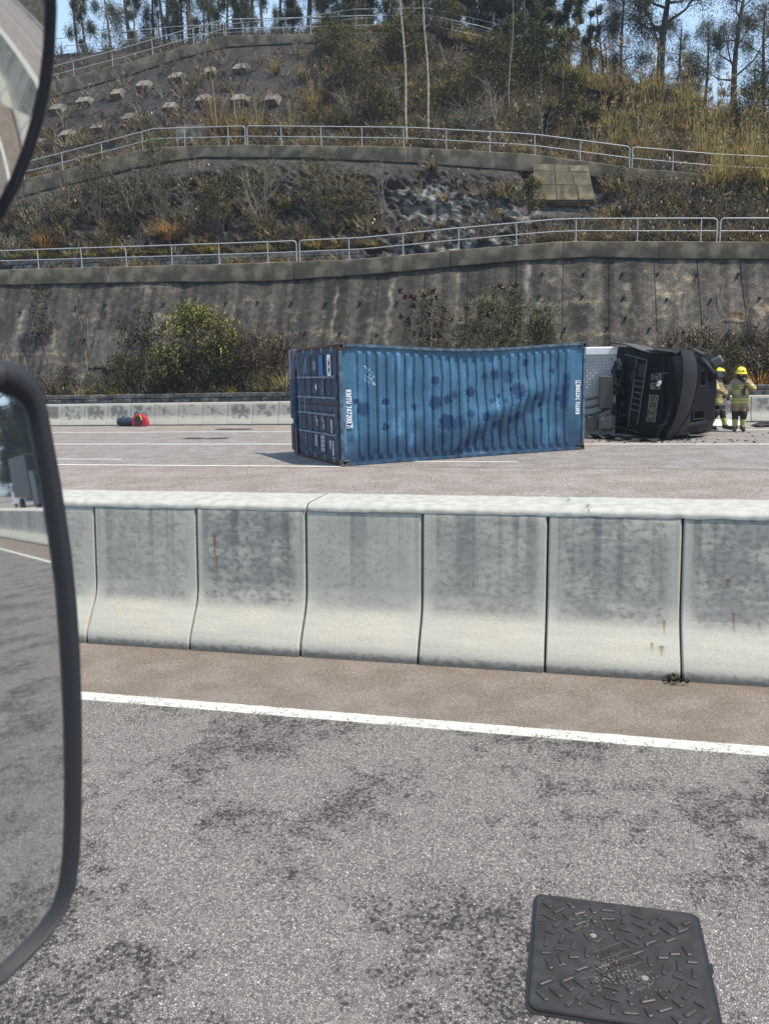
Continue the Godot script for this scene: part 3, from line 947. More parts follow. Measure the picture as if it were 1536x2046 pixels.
	for k in 18:
		var x0 := -27.6 + k
		ac.box(at(x0 + 0.5, tb(L1T, x0 + 0.5) + 0.28, -36.42), Vector3(1.0, 0.68, 0.16))
	put("core", ac.mesh(), M.dark_gap, aw)
	var av := []
	for k in 4:
		var b := MB.new()
		var g: float = [1.0, 1.2, 0.82, 1.1][k]
		b.col = Color(g, g, g * 1.02)
		b.box(Transform3D(), Vector3(0.60, 0.225, 0.20), 0.02)
		av.append(b.mesh())
	for row in 3:
		for k in 29:
			var xx := -27.6 + 0.63 * k + 0.31 * (row % 2)
			if xx > -9.5:
				continue
			put("stone", av[rng.randi() % 4], M.stone, aw, at(xx, tb(L1T, xx) + 0.10 + 0.245 * row, -36.32 + rng.randf_range(-0.02, 0.02), rng.randf_range(-0.03, 0.03)))

	# rock face between the ledges
	var nr := 72
	var rb := MB.new()
	rb.grid(801, nr, func(i: int, j: int) -> Vector3:
		var xx := -60.0 + 0.15 * i
		var t := float(j) / (nr - 1)
		var rough := ss(0.0, 0.1, t) * ss(0.98, 0.74 + 0.06 * sin(xx * 0.7), t) * (1.0 if xx < 1.2 else 0.6) * (1.0 - ss(-3.0, -2.5, xx) * ss(1.5, 1.0, xx) * ss(0.35, 0.5, t))
		var ledges := bumps.get_noise_2d(xx * 1.3 + t * 9.0, t * 26.0 - xx * 0.8) + 0.6 * absf(bumps.get_noise_2d(xx * 3.6 - t * 20.0, t * 60.0))
		var o := rough * (0.52 * ledges + 0.30 * bumps.get_noise_2d(xx * 9.0 + t * 30.0, t * 110.0) - 0.16 * absf(bumps.get_noise_2d(xx * 7.0 - t * 14.0 + 60.0, t * 40.0)) + 0.035 * bumps.get_noise_2d(xx * 24.0, t * 160.0)) + 0.05 * bumps.get_noise_2d(xx * 3.0, t * 30.0)
		o -= 0.60 * ss(-3.0, -2.4, xx) * ss(1.5, 0.9, xx) * ss(0.35, 0.5, t)
		var tt := pow(t, 0.9)
		return Vector3(xx, lerpf(tb(L1T, xx) - 0.1, tb(L2B, xx) + 0.1, tt) + o * 0.45, lerpf(-36.4, -41.15, t) + o * 0.95), false, null,
		func(p: Vector3, _i: int, j: int) -> Color:
			var t := float(j) / (nr - 1)
			var g := 0.062 + 0.03 * bumps.get_noise_2d(p.x * 2.0, p.y * 3.0)
			var pale := ss(-9.6, -7.0, p.x) * ss(-0.6, -2.6, p.x) * ss(0.82, 0.6, t) * ss(-0.15, 0.3, bumps.get_noise_2d(p.x * 9.0 + 7.0, p.y * 4.2) + 0.35 * bumps.get_noise_2d(p.x * 2.6, p.y * 2.0))
			pale = maxf(pale, 0.6 * ss(-1.4, -0.6, p.x) * ss(1.0, 0.3, p.x) * ss(0.5, 0.6, t) * ss(0.75, 0.65, t))
			var brown := ss(-8.0, -12.0, p.x) * 0.5 + ss(0.2, 2.0, p.x) * 0.8
			var c := Color(g * 1.08, g * 1.0, g * 0.90).lerp(Color(0.105, 0.085, 0.06), brown * 0.6)
			return c.lerp(Color(0.42, 0.405, 0.375), pale * 0.92))
	struct("rock_face", rb.mesh(), M.rock)
	var c2 := thing("upper_beam", "long concrete edge beam carrying the middle railing", "concrete beam", Vector3.ZERO)
	coping(c2, L2T, L2B, -40.95, -42.9, -60.0, 60.0, [-45.0, -30.0, -22.0, -15.4, -11.8, -8.3, -4.0, -0.9, 2.5, 9.0, 20.0])
	struct("middle_ledge", ledge_mesh(L2T, -41.3, -43.2), M.soil)
	var c2w := MB.new()
	c2w.tube([Vector3(0, 0, -0.2), Vector3(0, -0.02, 0.08)], [0.055], 8, true)
	var c2m := c2w.mesh()
	for q in [[-13.75, 12.35], [-10.54, 11.95], [-8.88, 11.8], [-5.59, 11.4], [-4.05, 11.1], [-16.5, 12.6], [-19.0, 12.8]]:
		put("weep_pipe", c2m, M.pipe, c2, at(q[0], q[1] - 0.12, -40.98))

	# wire-meshed repair panel under the middle railing
	var mp := thing("mesh_panel", "pale buff concrete repair panel with wire mesh below the middle railing", "concrete panel", Vector3(-0.76, 9.45, -39.52))
	mp.rotation.x = -0.55
	mp.scale.y = 1.2
	var mt := mat(Color(0.185, 0.15, 0.09), 0.9, {"tex": M.concrete.albedo_texture, "tri": 0.3})
	var bk := MB.new()
	bk.prism([Vector2(-1.40, 0.1), Vector2(1.42, -0.1), Vector2(1.06, 1.64), Vector2(-1.48, 1.96)], -0.35, -0.04)
	put("backing", bk.mesh(), M.concrete, mp)
	var A := func(u: float, v: float) -> Vector2: return Vector2(lerpf(lerpf(-1.38, 1.40, u), lerpf(-1.46, 1.05, u), v), lerpf(lerpf(0.12, -0.08, u), lerpf(1.94, 1.63, u), v))
	for q in [[0.0, 0.39, 0.0, 0.42], [0.39, 0.74, 0.0, 0.42], [0.74, 1.0, 0.0, 0.42], [0.0, 0.39, 0.42, 0.80], [0.39, 0.70, 0.42, 0.80], [0.70, 1.0, 0.42, 0.80], [0.0, 0.39, 0.80, 1.0], [0.39, 0.66, 0.80, 1.0], [0.66, 1.0, 0.80, 1.0]]:
		var pb := MB.new()
		var e := 0.008
		pb.prism([A.call(q[0] + e, q[2] + e), A.call(q[1] - e, q[2] + e), A.call(q[1] - e, q[3] - e), A.call(q[0] + e, q[3] - e)], -0.05, 0.02 + 0.03 * rng.randf())
		put("panel", pb.mesh(), mt, mp)
	var wm := MB.new()
	for k in 30:
		var u := k / 29.0
		for sgn in [-1.0, 1.0]:
			var u2: float = u + 0.28 * sgn
			if u2 < 0.0 or u2 > 1.0:
				continue
			var p: Vector2 = A.call(u, 0.22)
			var q: Vector2 = A.call(u2, 0.80)
			wm.tube([Vector3(p.x, p.y, 0.06), Vector3(q.x, q.y, 0.065)], [0.0035], 3, false)
	put("wire_mesh", wm.mesh(), mat(Color(0.13, 0.12, 0.095), 0.7), mp)

	# the upper slope: sprayed concrete on the left, earth on the right
	var ub := MB.new()
	var nu := 40
	ub.grid(241, nu, func(i: int, j: int) -> Vector3:
		var xx := -60.0 + 0.5 * i
		var t := float(j) / (nu - 1)
		var soft := ss(-17.0, -11.0, xx)
		var o := (0.10 + 0.35 * soft) * bumps.get_noise_2d(xx * 1.6, t * 20.0) + 0.05 * bumps.get_noise_2d(xx * 8.0, t * 90.0)
		o *= ss(0.0, 0.08, t) * ss(1.0, 0.92, t)
		return Vector3(xx, lerpf(tb(L2T, xx) - 0.05, tb(L3B, xx) + 0.1, t) + o * 0.7, lerpf(-42.8, -51.05, t) + o * 0.7), false, null,
		func(p: Vector3, _i: int, _j: int) -> Color:
			var soft := ss(-17.5, -12.0, p.x + 2.5 * bumps.get_noise_2d(p.x, p.y * 2.0))
			var g := 0.044 + 0.03 * bumps.get_noise_2d(p.x * 1.5, p.y * 2.5) + 0.022 * bumps.get_noise_2d(p.x * 7.0, p.y * 9.0)
			return Color(g * 1.06, g * 0.97, g * 0.88).lerp(Color(0.040, 0.030, 0.022), soft))
	struct("upper_slope", ub.mesh(), M.rock)
	var c3 := thing("top_beam", "sloping concrete edge beam carrying the top left railing", "concrete beam", Vector3.ZERO)
	coping(c3, L3T, L3B, -50.85, -53.0, -60.0, -8.5, [-45.0, -34.0, -25.0, -21.9, -16.0])
	var tbm := MB.new()
	tbm.grid(121, 14, func(i: int, j: int) -> Vector3:
		var xx := -60.0 + i
		var z: float = [-51.0, -52.0, -53.0, -53.8, -54.6, -55.4, -56.2, -57.0, -59.0, -62.0, -67.0, -75.0, -90.0, -130.0][j]
		var y := hill_y(xx, maxf(z, -57.0)) - (0.25 * (-57.0 - z) if z < -57.0 else 0.0)
		return Vector3(xx, y + 0.25 * bumps.get_noise_2d(xx * 2.0, z * 2.0) - (0.08 if j < 3 else 0.0), z), false)
	struct("hilltop", tbm.mesh(), M.soil)

	# concrete heads of the soil nails
	var nh := MB.new()
	var q0 := [Vector3(-0.56, -0.36, -0.15), Vector3(0.56, -0.36, -0.15), Vector3(0.52, 0.56, -0.15), Vector3(-0.52, 0.56, -0.15), Vector3(-0.44, -0.42, 0.46), Vector3(0.44, -0.42, 0.46), Vector3(0.34, 0.22, 0.40), Vector3(-0.34, 0.22, 0.40)]
	nh.hull(q0, [[0, 1, 2, 3], [4, 5, 6, 7], [0, 1, 5, 4], [1, 2, 6, 5], [2, 3, 7, 6], [3, 0, 4, 7]])
	var nm := nh.mesh()
	var words := ["first", "second", "third", "fourth", "fifth", "sixth", "seventh", "eighth"]
	var up := [[-32.93, 19.0, -49.34], [-30.99, 19.25, -49.33], [-28.51, 19.46, -49.22], [-26.61, 19.74, -49.19], [-24.33, 19.94, -49.06], [-21.97, 19.9, -48.75], [-19.99, 19.98, -48.93]]
	var lo := [[-32.66, 16.12, -46.44], [-30.55, 16.49, -46.54], [-28.39, 16.69, -46.47], [-26.17, 17.04, -46.48], [-23.59, 17.4, -46.48], [-21.44, 17.63, -46.53], [-19.17, 17.43, -46.48], [-17.18, 17.22, -46.39]]
	for row in 2:
		var list: Array = [up, lo][row]
		for k in list.size():
			var p: Array = list[k]
			var o := put("soil_nail_head", nm, M.nail, self, Transform3D(Basis.from_euler(Vector3(-0.72, 0.10 * sin(k * 3.1 + row), 0.05 * sin(k * 1.7))).scaled_local(Vector3(0.92 + 0.12 * sin(k * 2.2 + row), 0.95, 0.9)), Vector3(p[0], p[1], p[2])))
			tag(o, "concrete soil nail block, %s from the left in the %s row on the dark slope" % [words[k], ["upper", "lower"][row]], "concrete block", "soil nail heads on the upper slope")
	var bx := MB.new()
	bx.box(Transform3D(Basis(Vector3.RIGHT, -0.12), Vector3(0, 0.15, 0)), Vector3(1.75, 1.05, 1.5), 0.04)
	tag(put("concrete_box", bx.mesh(), M.nail, self, at(-21.0, 14.75, -44.1)), "large pale concrete box on the slope just above the middle railing", "concrete box")

func coping(parent: Node3D, top: PackedVector2Array, low: PackedVector2Array, zf: float, zb: float, x0: float, x1: float, cuts: Array) -> void:   # an edge beam cast in lengths
	var ends := [x0]
	ends.append_array(cuts)
	ends.append(x1)
	for i in ends.size() - 1:
		var a: float = ends[i] + 0.012
		var c: float = ends[i + 1] - 0.012
		var n := maxi(int((c - a) / 0.4), 2)
		var b := MB.new()
		b.grid(n + 1, 8, func(u: int, j: int) -> Vector3:
			var x := lerpf(a, c, float(u) / n)
			var w := 0.03 * bumps.get_noise_2d(x * 2.0, zf)
			var yt := tb(top, x) + w
			var yl := tb(low, x) + w
			return Vector3(x, [yl + 0.05, yl, yl, yl + 0.03, yt - 0.03, yt, yt, yt - 0.3][j], [zf - 0.3, zf - 0.2, zf - 0.03, zf, zf + 0.02, zf - 0.02, zf - 0.4, zf - 0.4][j]), false)
		for e in [a, c]:
			b.face([Vector3(e, tb(low, e), zf - 0.2), Vector3(e, tb(low, e), zf - 0.01), Vector3(e, tb(top, e) - 0.02, zf), Vector3(e, tb(top, e) - 0.02, zf - 0.4)], Vector3((a + c) * 0.5, tb(low, e), zf))
		put("beam_length", b.mesh(), M.concrete, parent)

func ledge_mesh(top: PackedVector2Array, z0: float, z1: float) -> ArrayMesh:
	var b := MB.new()
	b.grid(121, 3, func(i: int, j: int) -> Vector3: return Vector3(-60.0 + i, tb(top, -60.0 + i) - 0.06, lerpf(z0, z1, j / 2.0)), false)
	return b.mesh()

# ---------------------------------------------------------------- railings
func railing(label: String, x0: float, x1: float, base: Callable, z: float, h: float, round0: bool, round1: bool, first: float, gap := 2.38) -> void:
	var r := thing("railing", label, "railing", Vector3.ZERO, 0.0, "grey pipe railings on the slope")
	var P := func(x: float, y: float) -> Vector3: return Vector3(x, base.call(x) + y, z)
	var top := []
	if round0:
		top.append_array([P.call(x0, 0.0), P.call(x0, h * 0.5), P.call(x0, h - 0.13), P.call(x0 + 0.04, h - 0.04), P.call(x0 + 0.13, h)])
	else:
		top.append(P.call(x0, h))
	var x: float = ceilf(x0) + (1.0 if round0 else 0.0)
	while x < x1 - 0.3:
		top.append(P.call(x, h))
		x += 1.0
	if round1:
		top.append_array([P.call(x1 - 0.13, h), P.call(x1 - 0.04, h - 0.04), P.call(x1, h - 0.13), P.call(x1, h * 0.5), P.call(x1, 0.0)])
	else:
		top.append(P.call(x1, h))
	var b := MB.new()
	b.tube(top, [0.026], 6)
	put("top_rail", b.mesh(), M.galv, r)
	var mid := [P.call(x0, h * 0.47)]
	x = ceilf(x0 + 0.01)
	while x < x1:
		mid.append(P.call(x, h * 0.47))
		x += 1.0
	mid.append(P.call(x1, h * 0.47))
	var m := MB.new()
	m.tube(mid, [0.022], 6)
	put("mid_rail", m.mesh(), M.galv, r)
	var pb := MB.new()
	pb.tube([Vector3(0, -0.05, 0), Vector3(0, h - 0.01, 0)], [0.024], 6)
	pb.box(at(0, 0.012, 0), Vector3(0.16, 0.024, 0.14))
	var pm := pb.mesh()
	x = first
	while x < x1 - 0.25:
		if x > x0 + 0.25:
			put("post", pm, M.galv, r, Transform3D(Basis(), P.call(x, 0.0)))
		x += gap

func railings() -> void:
	var b1 := func(x: float) -> float: return tb(L1T, x) + 0.02
	var b2 := func(x: float) -> float: return tb(L2T, x) + 0.02
	var b3 := func(x: float) -> float: return tb(L3T, x) + 0.02
	var b4 := func(x: float) -> float: return tb(CR, x) - 0.1
	railing("lower grey pipe railing in front of the squared stone wall", -58, -11.97, b1, -34.45, 0.88, false, true, -57.0, 2.3)
	railing("lower grey pipe railing rising to the right above the retaining wall", -11.83, 5.14, b1, -34.45, 0.88, true, true, -9.6, 2.36)
	railing("lower grey pipe railing at the right end of the retaining wall", 5.26, 58, b1, -34.45, 0.88, true, false, 7.3, 2.36)
	railing("middle grey pipe railing climbing on the left to the pale concrete box", -58, -16.86, b2, -41.2, 0.94, false, true, -57.0, 2.45)
	railing("middle grey pipe railing in front of the brushy slope and white trunks", -16.74, 2.18, b2, -41.2, 0.94, true, true, -14.9, 2.12)
	railing("middle grey pipe railing running into the tall golden grass", 2.30, 40, b2, -41.2, 0.94, true, false, 4.1, 2.12)
	railing("upper grey pipe railing climbing above the soil nail blocks", -58, -22.0, b3, -51.1, 1.0, false, true, -56.0, 2.9)
	railing("upper grey pipe railing level in front of the thin trunks", -21.86, -5.2, b3, -51.1, 1.0, true, false, -19.2, 2.9)
	railing("topmost faint pipe railing on the crest among thin tree trunks", -40, -4.0, b4, -56.6, 1.05, false, false, -39.0, 3.2)

# ---------------------------------------------------------------- the tipped container: X along its roof, Y up, Z out of the roof towards the viewer
func sag(x: float) -> float:
	return -0.115 * pow(sin(PI * clampf(x / 6.06, 0, 1)), 1.6)

func dent(x: float, y: float) -> float:
	var d := (x - 2.75) * -0.43 + (y - 0.33) * 0.90
	var s := (x - 2.75) * 0.90 + (y - 0.33) * 0.43
	var along := ss(-0.9, 0.5, s) * ss(3.4, 2.0, s)
	var o := along * (0.075 * exp(-pow((d - 0.20) / 0.36, 2.0)) - 0.06 * exp(-pow((d + 0.30) / 0.32, 2.0)))
	o += -0.05 * exp(-pow((x - 1.75) / 0.28, 2.0) - pow((y - 1.45) / 0.35, 2.0))
	o += 0.035 * exp(-pow((x - 2.1) / 0.22, 2.0) - pow((y - 1.75) / 0.3, 2.0))
	o += -0.05 * exp(-pow((x - 5.1) / 0.35, 2.0) - pow((y - 1.9) / 0.35, 2.0))
	o += -0.06 * exp(-pow((x - 3.1) / 1.0, 2.0) - pow((y - 2.3) / 0.4, 2.0))
	o += -0.05 * exp(-pow((x - 5.3) / 0.3, 2.0) - pow((y - 0.75) / 0.5, 2.0))
	o += 0.016 * bumps.get_noise_2d(x * 5.0 + 3.0, y * 4.0) * ss(0.8, 1.8, x) * ss(5.9, 5.3, x)
	o += 0.010 * bumps.get_noise_2d(x * 11.0, y * 5.0 + 8.0) * ss(2.0, 3.0, x) * ss(5.9, 5.5, x)
	for q in [[2.7, 0.35, 3.6, 1.0, 0.035, 0.10], [3.6, 1.0, 4.9, 1.45, 0.04, 0.12], [4.1, 0.2, 4.7, 1.15, -0.035, 0.10], [4.9, 0.3, 5.4, 1.3, -0.035, 0.10], [3.0, 1.2, 3.5, 2.1, -0.025, 0.09], [4.5, 1.5, 5.3, 2.15, 0.03, 0.10], [2.0, 1.1, 2.4, 2.0, 0.02, 0.08], [3.3, 0.15, 3.5, 0.9, -0.03, 0.08]]:   # sharp creases
		var a := Vector2(q[0], q[1])
		var e := Vector2(q[2], q[3]) - a
		var w := Vector2(x, y) - a
		var t := clampf(w.dot(e) / e.length_squared(), 0.0, 1.0)
		o += 0.6 * q[4] * maxf(0.0, 1.0 - (w - e * t).length() / (q[5] * 2.2))
	return o * ss(0.0, 0.12, y) * ss(2.44, 2.30, y)

func casting(hole: Vector2) -> ArrayMesh:         # a corner casting 178 x 118 mm with its slot
	var b := MB.new()
	for q in [[-0.073, 0.0, 0.032, 0.118], [0.073, 0.0, 0.032, 0.118], [0.0, 0.046, 0.114, 0.026], [0.0, -0.046, 0.114, 0.026]]:
		b.box(at(q[0], q[1], 0), Vector3(q[2], q[3], 0.15), 0.005)
	b.box(at(0, 0, -0.045), Vector3(0.12, 0.08, 0.06))
	return b.mesh()

func container() -> void:
	var t := thing("shipping_container", "blue dented shipping container lying on its side across the lanes", "container", Vector3(-4.59, 0, -15.5), 0.66)
	var L := 6.06
	var xs := [0.07, 0.20, 0.36]
	var hs := [0.0, 0.0, 0.0]
	for k in 25:
		var x := 0.40 + 0.2135 * k
		xs.append_array([x, x + 0.004, x + 0.016, x + 0.100, x + 0.116, x + 0.120, x + 0.165])
		hs.append_array([-0.25, -0.25, 1.0, 1.0, -0.2, 0.0, 0.0])
	xs.append_array([5.78, 5.90, 5.99])
	hs.append_array([0.0, 0.0, 0.0])
	var ny := 56
	var rb := MB.new()
	rb.grid(xs.size(), ny, func(i: int, j: int) -> Vector3:
		var y := 0.07 + 2.30 * j / (ny - 1)
		var e := ss(0.13, 0.17, y) * ss(2.31, 2.27, y)
		return Vector3(xs[i] + 0.014 * bumps.get_noise_2d(xs[i] * 6.0, y * 8.0) * ss(1.5, 3.0, xs[i]) * ss(5.8, 5.0, xs[i]), y + sag(xs[i]) * y / 2.44, -0.045 + 0.036 * hs[i] * e + dent(xs[i], y)), false,
		func(_p: Vector3, i: int, j: int) -> Vector2: return Vector2(xs[i] / L, 1.0 - (0.07 + 2.30 * j / (ny - 1)) / 2.44))
	put("roof_panel", rb.mesh(), M.roof, t)
	var body := MB.new()
	body.hull([Vector3(0.10, 0.03, -0.10), Vector3(5.98, 0.03, -0.10), Vector3(5.98, 0.03, -2.55), Vector3(0.10, 0.03, -2.55), Vector3(0.10, 2.28, -0.30), Vector3(5.98, 2.28, -0.30), Vector3(5.98, 2.28, -2.55), Vector3(0.10, 2.28, -2.55)], [[0, 1, 2, 3], [4, 5, 6, 7], [0, 1, 5, 4], [1, 2, 6, 5], [2, 3, 7, 6], [3, 0, 4, 7]])
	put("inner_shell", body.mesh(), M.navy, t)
	var side := MB.new()                                # the corrugated side wall, now on top
	side.grid(171, 2, func(i: int, j: int) -> Vector3: return Vector3(0.1 + 5.86 * i / 170.0, 2.40 + sag(0.1 + 5.86 * i / 170.0) * (1.0 - 0.8 * j) - [0.0, 0.035, 0.035, 0.0][i % 4], lerpf(-0.03, -2.52, j)), true)
	put("side_panel", side.mesh(), M.blue, t)
	for q in [[2.41, true, M.edge_blue], [0.035, false, M.blue]]:        # the two long rails of the roof's edges
		var b := MB.new()
		for k in 24:
			var x0 := 0.09 + 5.88 * k / 24.0
			var x1 := 0.09 + 5.88 * (k + 1) / 24.0
			var y0: float = q[0] + (sag(x0) if q[1] else 0.0)
			var y1: float = q[0] + (sag(x1) if q[1] else 0.0)
			b.hull([Vector3(x0, y0 - 0.03, 0.0), Vector3(x1, y1 - 0.03, 0.0), Vector3(x1, y1 + 0.03, 0.0), Vector3(x0, y0 + 0.03, 0.0), Vector3(x0, y0 - 0.03, -0.07), Vector3(x1, y1 - 0.03, -0.07), Vector3(x1, y1 + 0.03, -0.07), Vector3(x0, y0 + 0.03, -0.07)], [[0, 1, 2, 3], [4, 5, 6, 7], [0, 1, 5, 4], [2, 3, 7, 6]])
		put("long_rail", b.mesh(), q[2], t)
	for x in [0.035, 6.025]:
		for q in [[-0.035, 0.07, 0.065], [-2.53, 0.10, 0.10]]:
			var b := MB.new()
			b.box(at(x, 1.22, q[0]), Vector3(q[1], 2.2, q[2]), 0.012)
			put("end_post", b.mesh(), M.edge_blue, t)
		for y in [2.40, 0.04]:
			var b2 := MB.new()
			b2.box(at(x, y, -1.3), Vector3(0.09, 0.07, 2.3), 0.01)
			put("end_rail", b2.mesh(), M.rust if x < 1 else M.navy, t)
	var cm := casting(Vector2.ZERO)
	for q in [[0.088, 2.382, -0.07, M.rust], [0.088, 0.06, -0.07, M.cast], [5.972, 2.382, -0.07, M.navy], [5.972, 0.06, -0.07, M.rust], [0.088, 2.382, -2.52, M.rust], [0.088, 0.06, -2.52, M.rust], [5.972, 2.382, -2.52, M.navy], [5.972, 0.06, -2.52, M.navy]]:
		var c := put("corner_casting", cm, q[3], t, at(q[0], q[1], q[2]))
		var sl := MB.new()
		sl.prism([Vector2(-0.045, -0.02), Vector2(-0.03, -0.033), Vector2(0.03, -0.033), Vector2(0.045, -0.02), Vector2(0.045, 0.02), Vector2(0.03, 0.033), Vector2(-0.03, 0.033), Vector2(-0.045, 0.02)], -0.014, -0.010)
		put("slot", sl.mesh(), M.black, c)
	# the door end, at X = 0
	for d in 2:
		var y0: float = [0.085, 1.235][d]
		var y1: float = [1.205, 2.36][d]
		var b := MB.new()
		var zs := [-0.13]
		var rec := [0.0]
		for g in [-0.46, -0.88, -1.29, -1.69, -2.10]:
			zs.append_array([g + 0.065, g + 0.045, g - 0.045, g - 0.065])
			rec.append_array([0.0, 0.032, 0.032, 0.0])
		zs.append(-2.48)
		rec.append(0.0)
		var ys := [y0, y0 + 0.10, y0 + 0.13, y1 - 0.13, y1 - 0.10, y1]
		b.grid(zs.size(), 6, func(i: int, j: int) -> Vector3: return Vector3(0.0 + rec[i] * (1.0 if j == 2 or j == 3 else 0.0), ys[j], zs[i]), false)
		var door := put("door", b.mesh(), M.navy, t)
		var gk := MB.new()
		gk.box(at(0.03, y0 - 0.012, -1.3), Vector3(0.05, 0.02, 2.36))
		gk.box(at(0.03, (y0 + y1) * 0.5, -0.118), Vector3(0.05, y1 - y0, 0.02))
		put("gasket", gk.mesh(), M.black, door)
		for k in 4:
			var hg := MB.new()
			hg.box(at(-0.006, y0 + 0.02 if d == 0 else y1 - 0.02, -0.38 - 0.58 * k), Vector3(0.03, 0.10, 0.07), 0.006)
			put("hinge", hg.mesh(), M.bar, door)
	for y in [1.785, 1.365, 1.02, 0.61]:
		var b := MB.new()
		b.tube([Vector3(-0.055, y, -0.16), Vector3(-0.055, y, -2.46)], [0.021], 8)
		var br := put("locking_bar", b.mesh(), M.bar, t)
		for z in [-0.20, -0.78, -1.75, -2.40]:
			var k := MB.new()
			k.box(at(-0.035, y, z), Vector3(0.07, 0.085, 0.05), 0.008)
			put("bracket", k.mesh(), M.bar, br)
		var h := MB.new()
		var s := 1.0 if y == 1.365 or y == 0.61 else -1.0
		h.tube([Vector3(-0.07, y, -1.95), Vector3(-0.075, y - 0.10 * s, -1.94), Vector3(-0.07, y - 0.33 * s, -1.93)], [0.014, 0.014, 0.010], 6)
		put("handle", h.mesh(), M.bar, br)
	var FX := func(z: float, y: float) -> Transform3D: return Transform3D(Basis(Vector3(0, -1, 0), Vector3(0, 0, 1), Vector3(-1, 0, 0)), Vector3(-0.003, y, -z))
	for q in [["KMTU", 0.52, 0.78, 0.085, 0.85], ["747200 7", 0.47, 0.30, 0.085, 0.80], ["2201", 0.63, 0.40, 0.075, 0.8], ["MAX. GROSS", 1.00, 0.80, 0.045, 0.55], ["TARE", 1.08, 0.92, 0.04, 0.7], ["NET WT.", 1.40, 0.82, 0.045, 0.6], ["CU. CAP.", 1.46, 0.90, 0.04, 0.6]]:
		text(t, "lettering", q[0], q[3], 0.004, M.print, FX.call(q[1], q[2]), true, q[4])
	var fine := MB.new()                                 # the blocks of small figures on the door
	for q in [[1.16, 4], [1.08, 4], [1.00, 4], [1.53, 3], [1.45, 3]]:
		for k in q[1] * 4:
			fine.box(at(-0.003, 0.55 - 0.019 * k - 0.012 * (k / 4), -q[0]), Vector3(0.004, 0.012, 0.05 - 0.012 * (k % 2)))
	put("small_lettering", fine.mesh(), M.print, t)
	var lg := MB.new()
	lg.box(at(-0.004, 2.025, -0.565), Vector3(0.008, 0.43, 0.20))
	var logo := put("logo_plate", lg.mesh(), M.print, t)
	var fl := MB.new()
	fl.hull([Vector3(-0.0085, 1.85, -0.60), Vector3(-0.0085, 1.92, -0.50), Vector3(-0.0085, 2.14, -0.50), Vector3(-0.0085, 2.07, -0.60), Vector3(-0.0100, 1.85, -0.60), Vector3(-0.0100, 1.92, -0.50), Vector3(-0.0100, 2.14, -0.50), Vector3(-0.0100, 2.07, -0.60)], [[4, 5, 6, 7], [0, 1, 5, 4], [1, 2, 6, 5], [2, 3, 7, 6], [3, 0, 4, 7]])
	fl.hull([Vector3(-0.0085, 2.09, -0.62), Vector3(-0.0085, 2.20, -0.49), Vector3(-0.0085, 2.18, -0.49), Vector3(-0.0085, 2.075, -0.61), Vector3(-0.010, 2.09, -0.62), Vector3(-0.010, 2.20, -0.49), Vector3(-0.010, 2.18, -0.49), Vector3(-0.010, 2.075, -0.61)], [[4, 5, 6, 7], [0, 1, 5, 4], [1, 2, 6, 5], [2, 3, 7, 6], [3, 0, 4, 7]])
	put("flag", fl.mesh(), M.black, logo)
	text(t, "logo_letter", "K", 0.075, 0.003, M.print, Transform3D(Basis(Vector3(0, -1, 0), Vector3(0, 0, 1), Vector3(-1, 0, 0)), Vector3(-0.0115, 2.0, -0.55)))
	for q in [["blue_label", 1.05, 2.03, 0.24, 0.41, Color(0.03, 0.13, 0.36)], ["buff_label", 1.46, 2.03, 0.17, 0.20, Color(0.20, 0.19, 0.16)], ["grey_label", 2.03, 2.05, 0.09, 0.36, Color(0.13, 0.20, 0.27)], ["blue_label", 0.96, 1.57, 0.14, 0.30, Color(0.03, 0.10, 0.22)]]:
		var b := MB.new()
		b.box(at(-0.003, q[2], -q[1]), Vector3(0.006, q[4], q[3]))
		put(q[0], b.mesh(), mat(q[5], 0.5), t)
	var tr := MB.new()
	tr.hull([Vector3(-0.003, 1.50, -1.36), Vector3(-0.003, 1.66, -1.36), Vector3(-0.003, 1.58, -1.45), Vector3(-0.006, 1.50, -1.36), Vector3(-0.006, 1.66, -1.36), Vector3(-0.006, 1.58, -1.45)], [[0, 1, 2], [3, 4, 5], [0, 1, 4, 3], [1, 2, 5, 4]])
	put("warning_triangle", tr.mesh(), M.print, t)
	# the number at both ends of the roof
	text(t, "lettering", "KMTU 747200 7", 0.115, 0.004, M.print, Transform3D(Basis(Vector3(0, -1, 0), Vector3(1, 0, 0), Vector3(0, 0, 1)), Vector3(0.20, 1.16, -0.040)), true, 0.66)
	text(t, "lettering", "KMTU 747200 7", 0.115, 0.004, M.print, Transform3D(Basis(Vector3(0, 1, 0), Vector3(-1, 0, 0), Vector3(0, 0, 1)), Vector3(5.87, 1.19, -0.036)), true, 0.66)
	for q in [[0.20, 0.815], [5.87, 1.535]]:
		var b := MB.new()
		for e in [[0.07, 0.0, 0.008, 0.10], [-0.07, 0.0, 0.008, 0.10], [0.0, 0.05, 0.148, 0.008], [0.0, -0.05, 0.148, 0.008]]:
			b.box(at(q[0] + e[0], q[1] + e[1], -0.039), Vector3(e[2], e[3], 0.005))
		put("number_frame", b.mesh(), M.print, t)
	var sc := MB.new()                                    # scratched white lettering low on the left
	for k in 34:
		sc.box(Transform3D(Basis(Vector3(0, 0, 1), rng.randf_range(-1.5, 1.5)), Vector3(0.12 + 0.16 * rng.randf(), 0.40 + 0.24 * rng.randf(), -0.042)), Vector3(0.004, rng.randf_range(0.02, 0.06), 0.004))
	put("scratches", sc.mesh(), M.edge_blue, t)

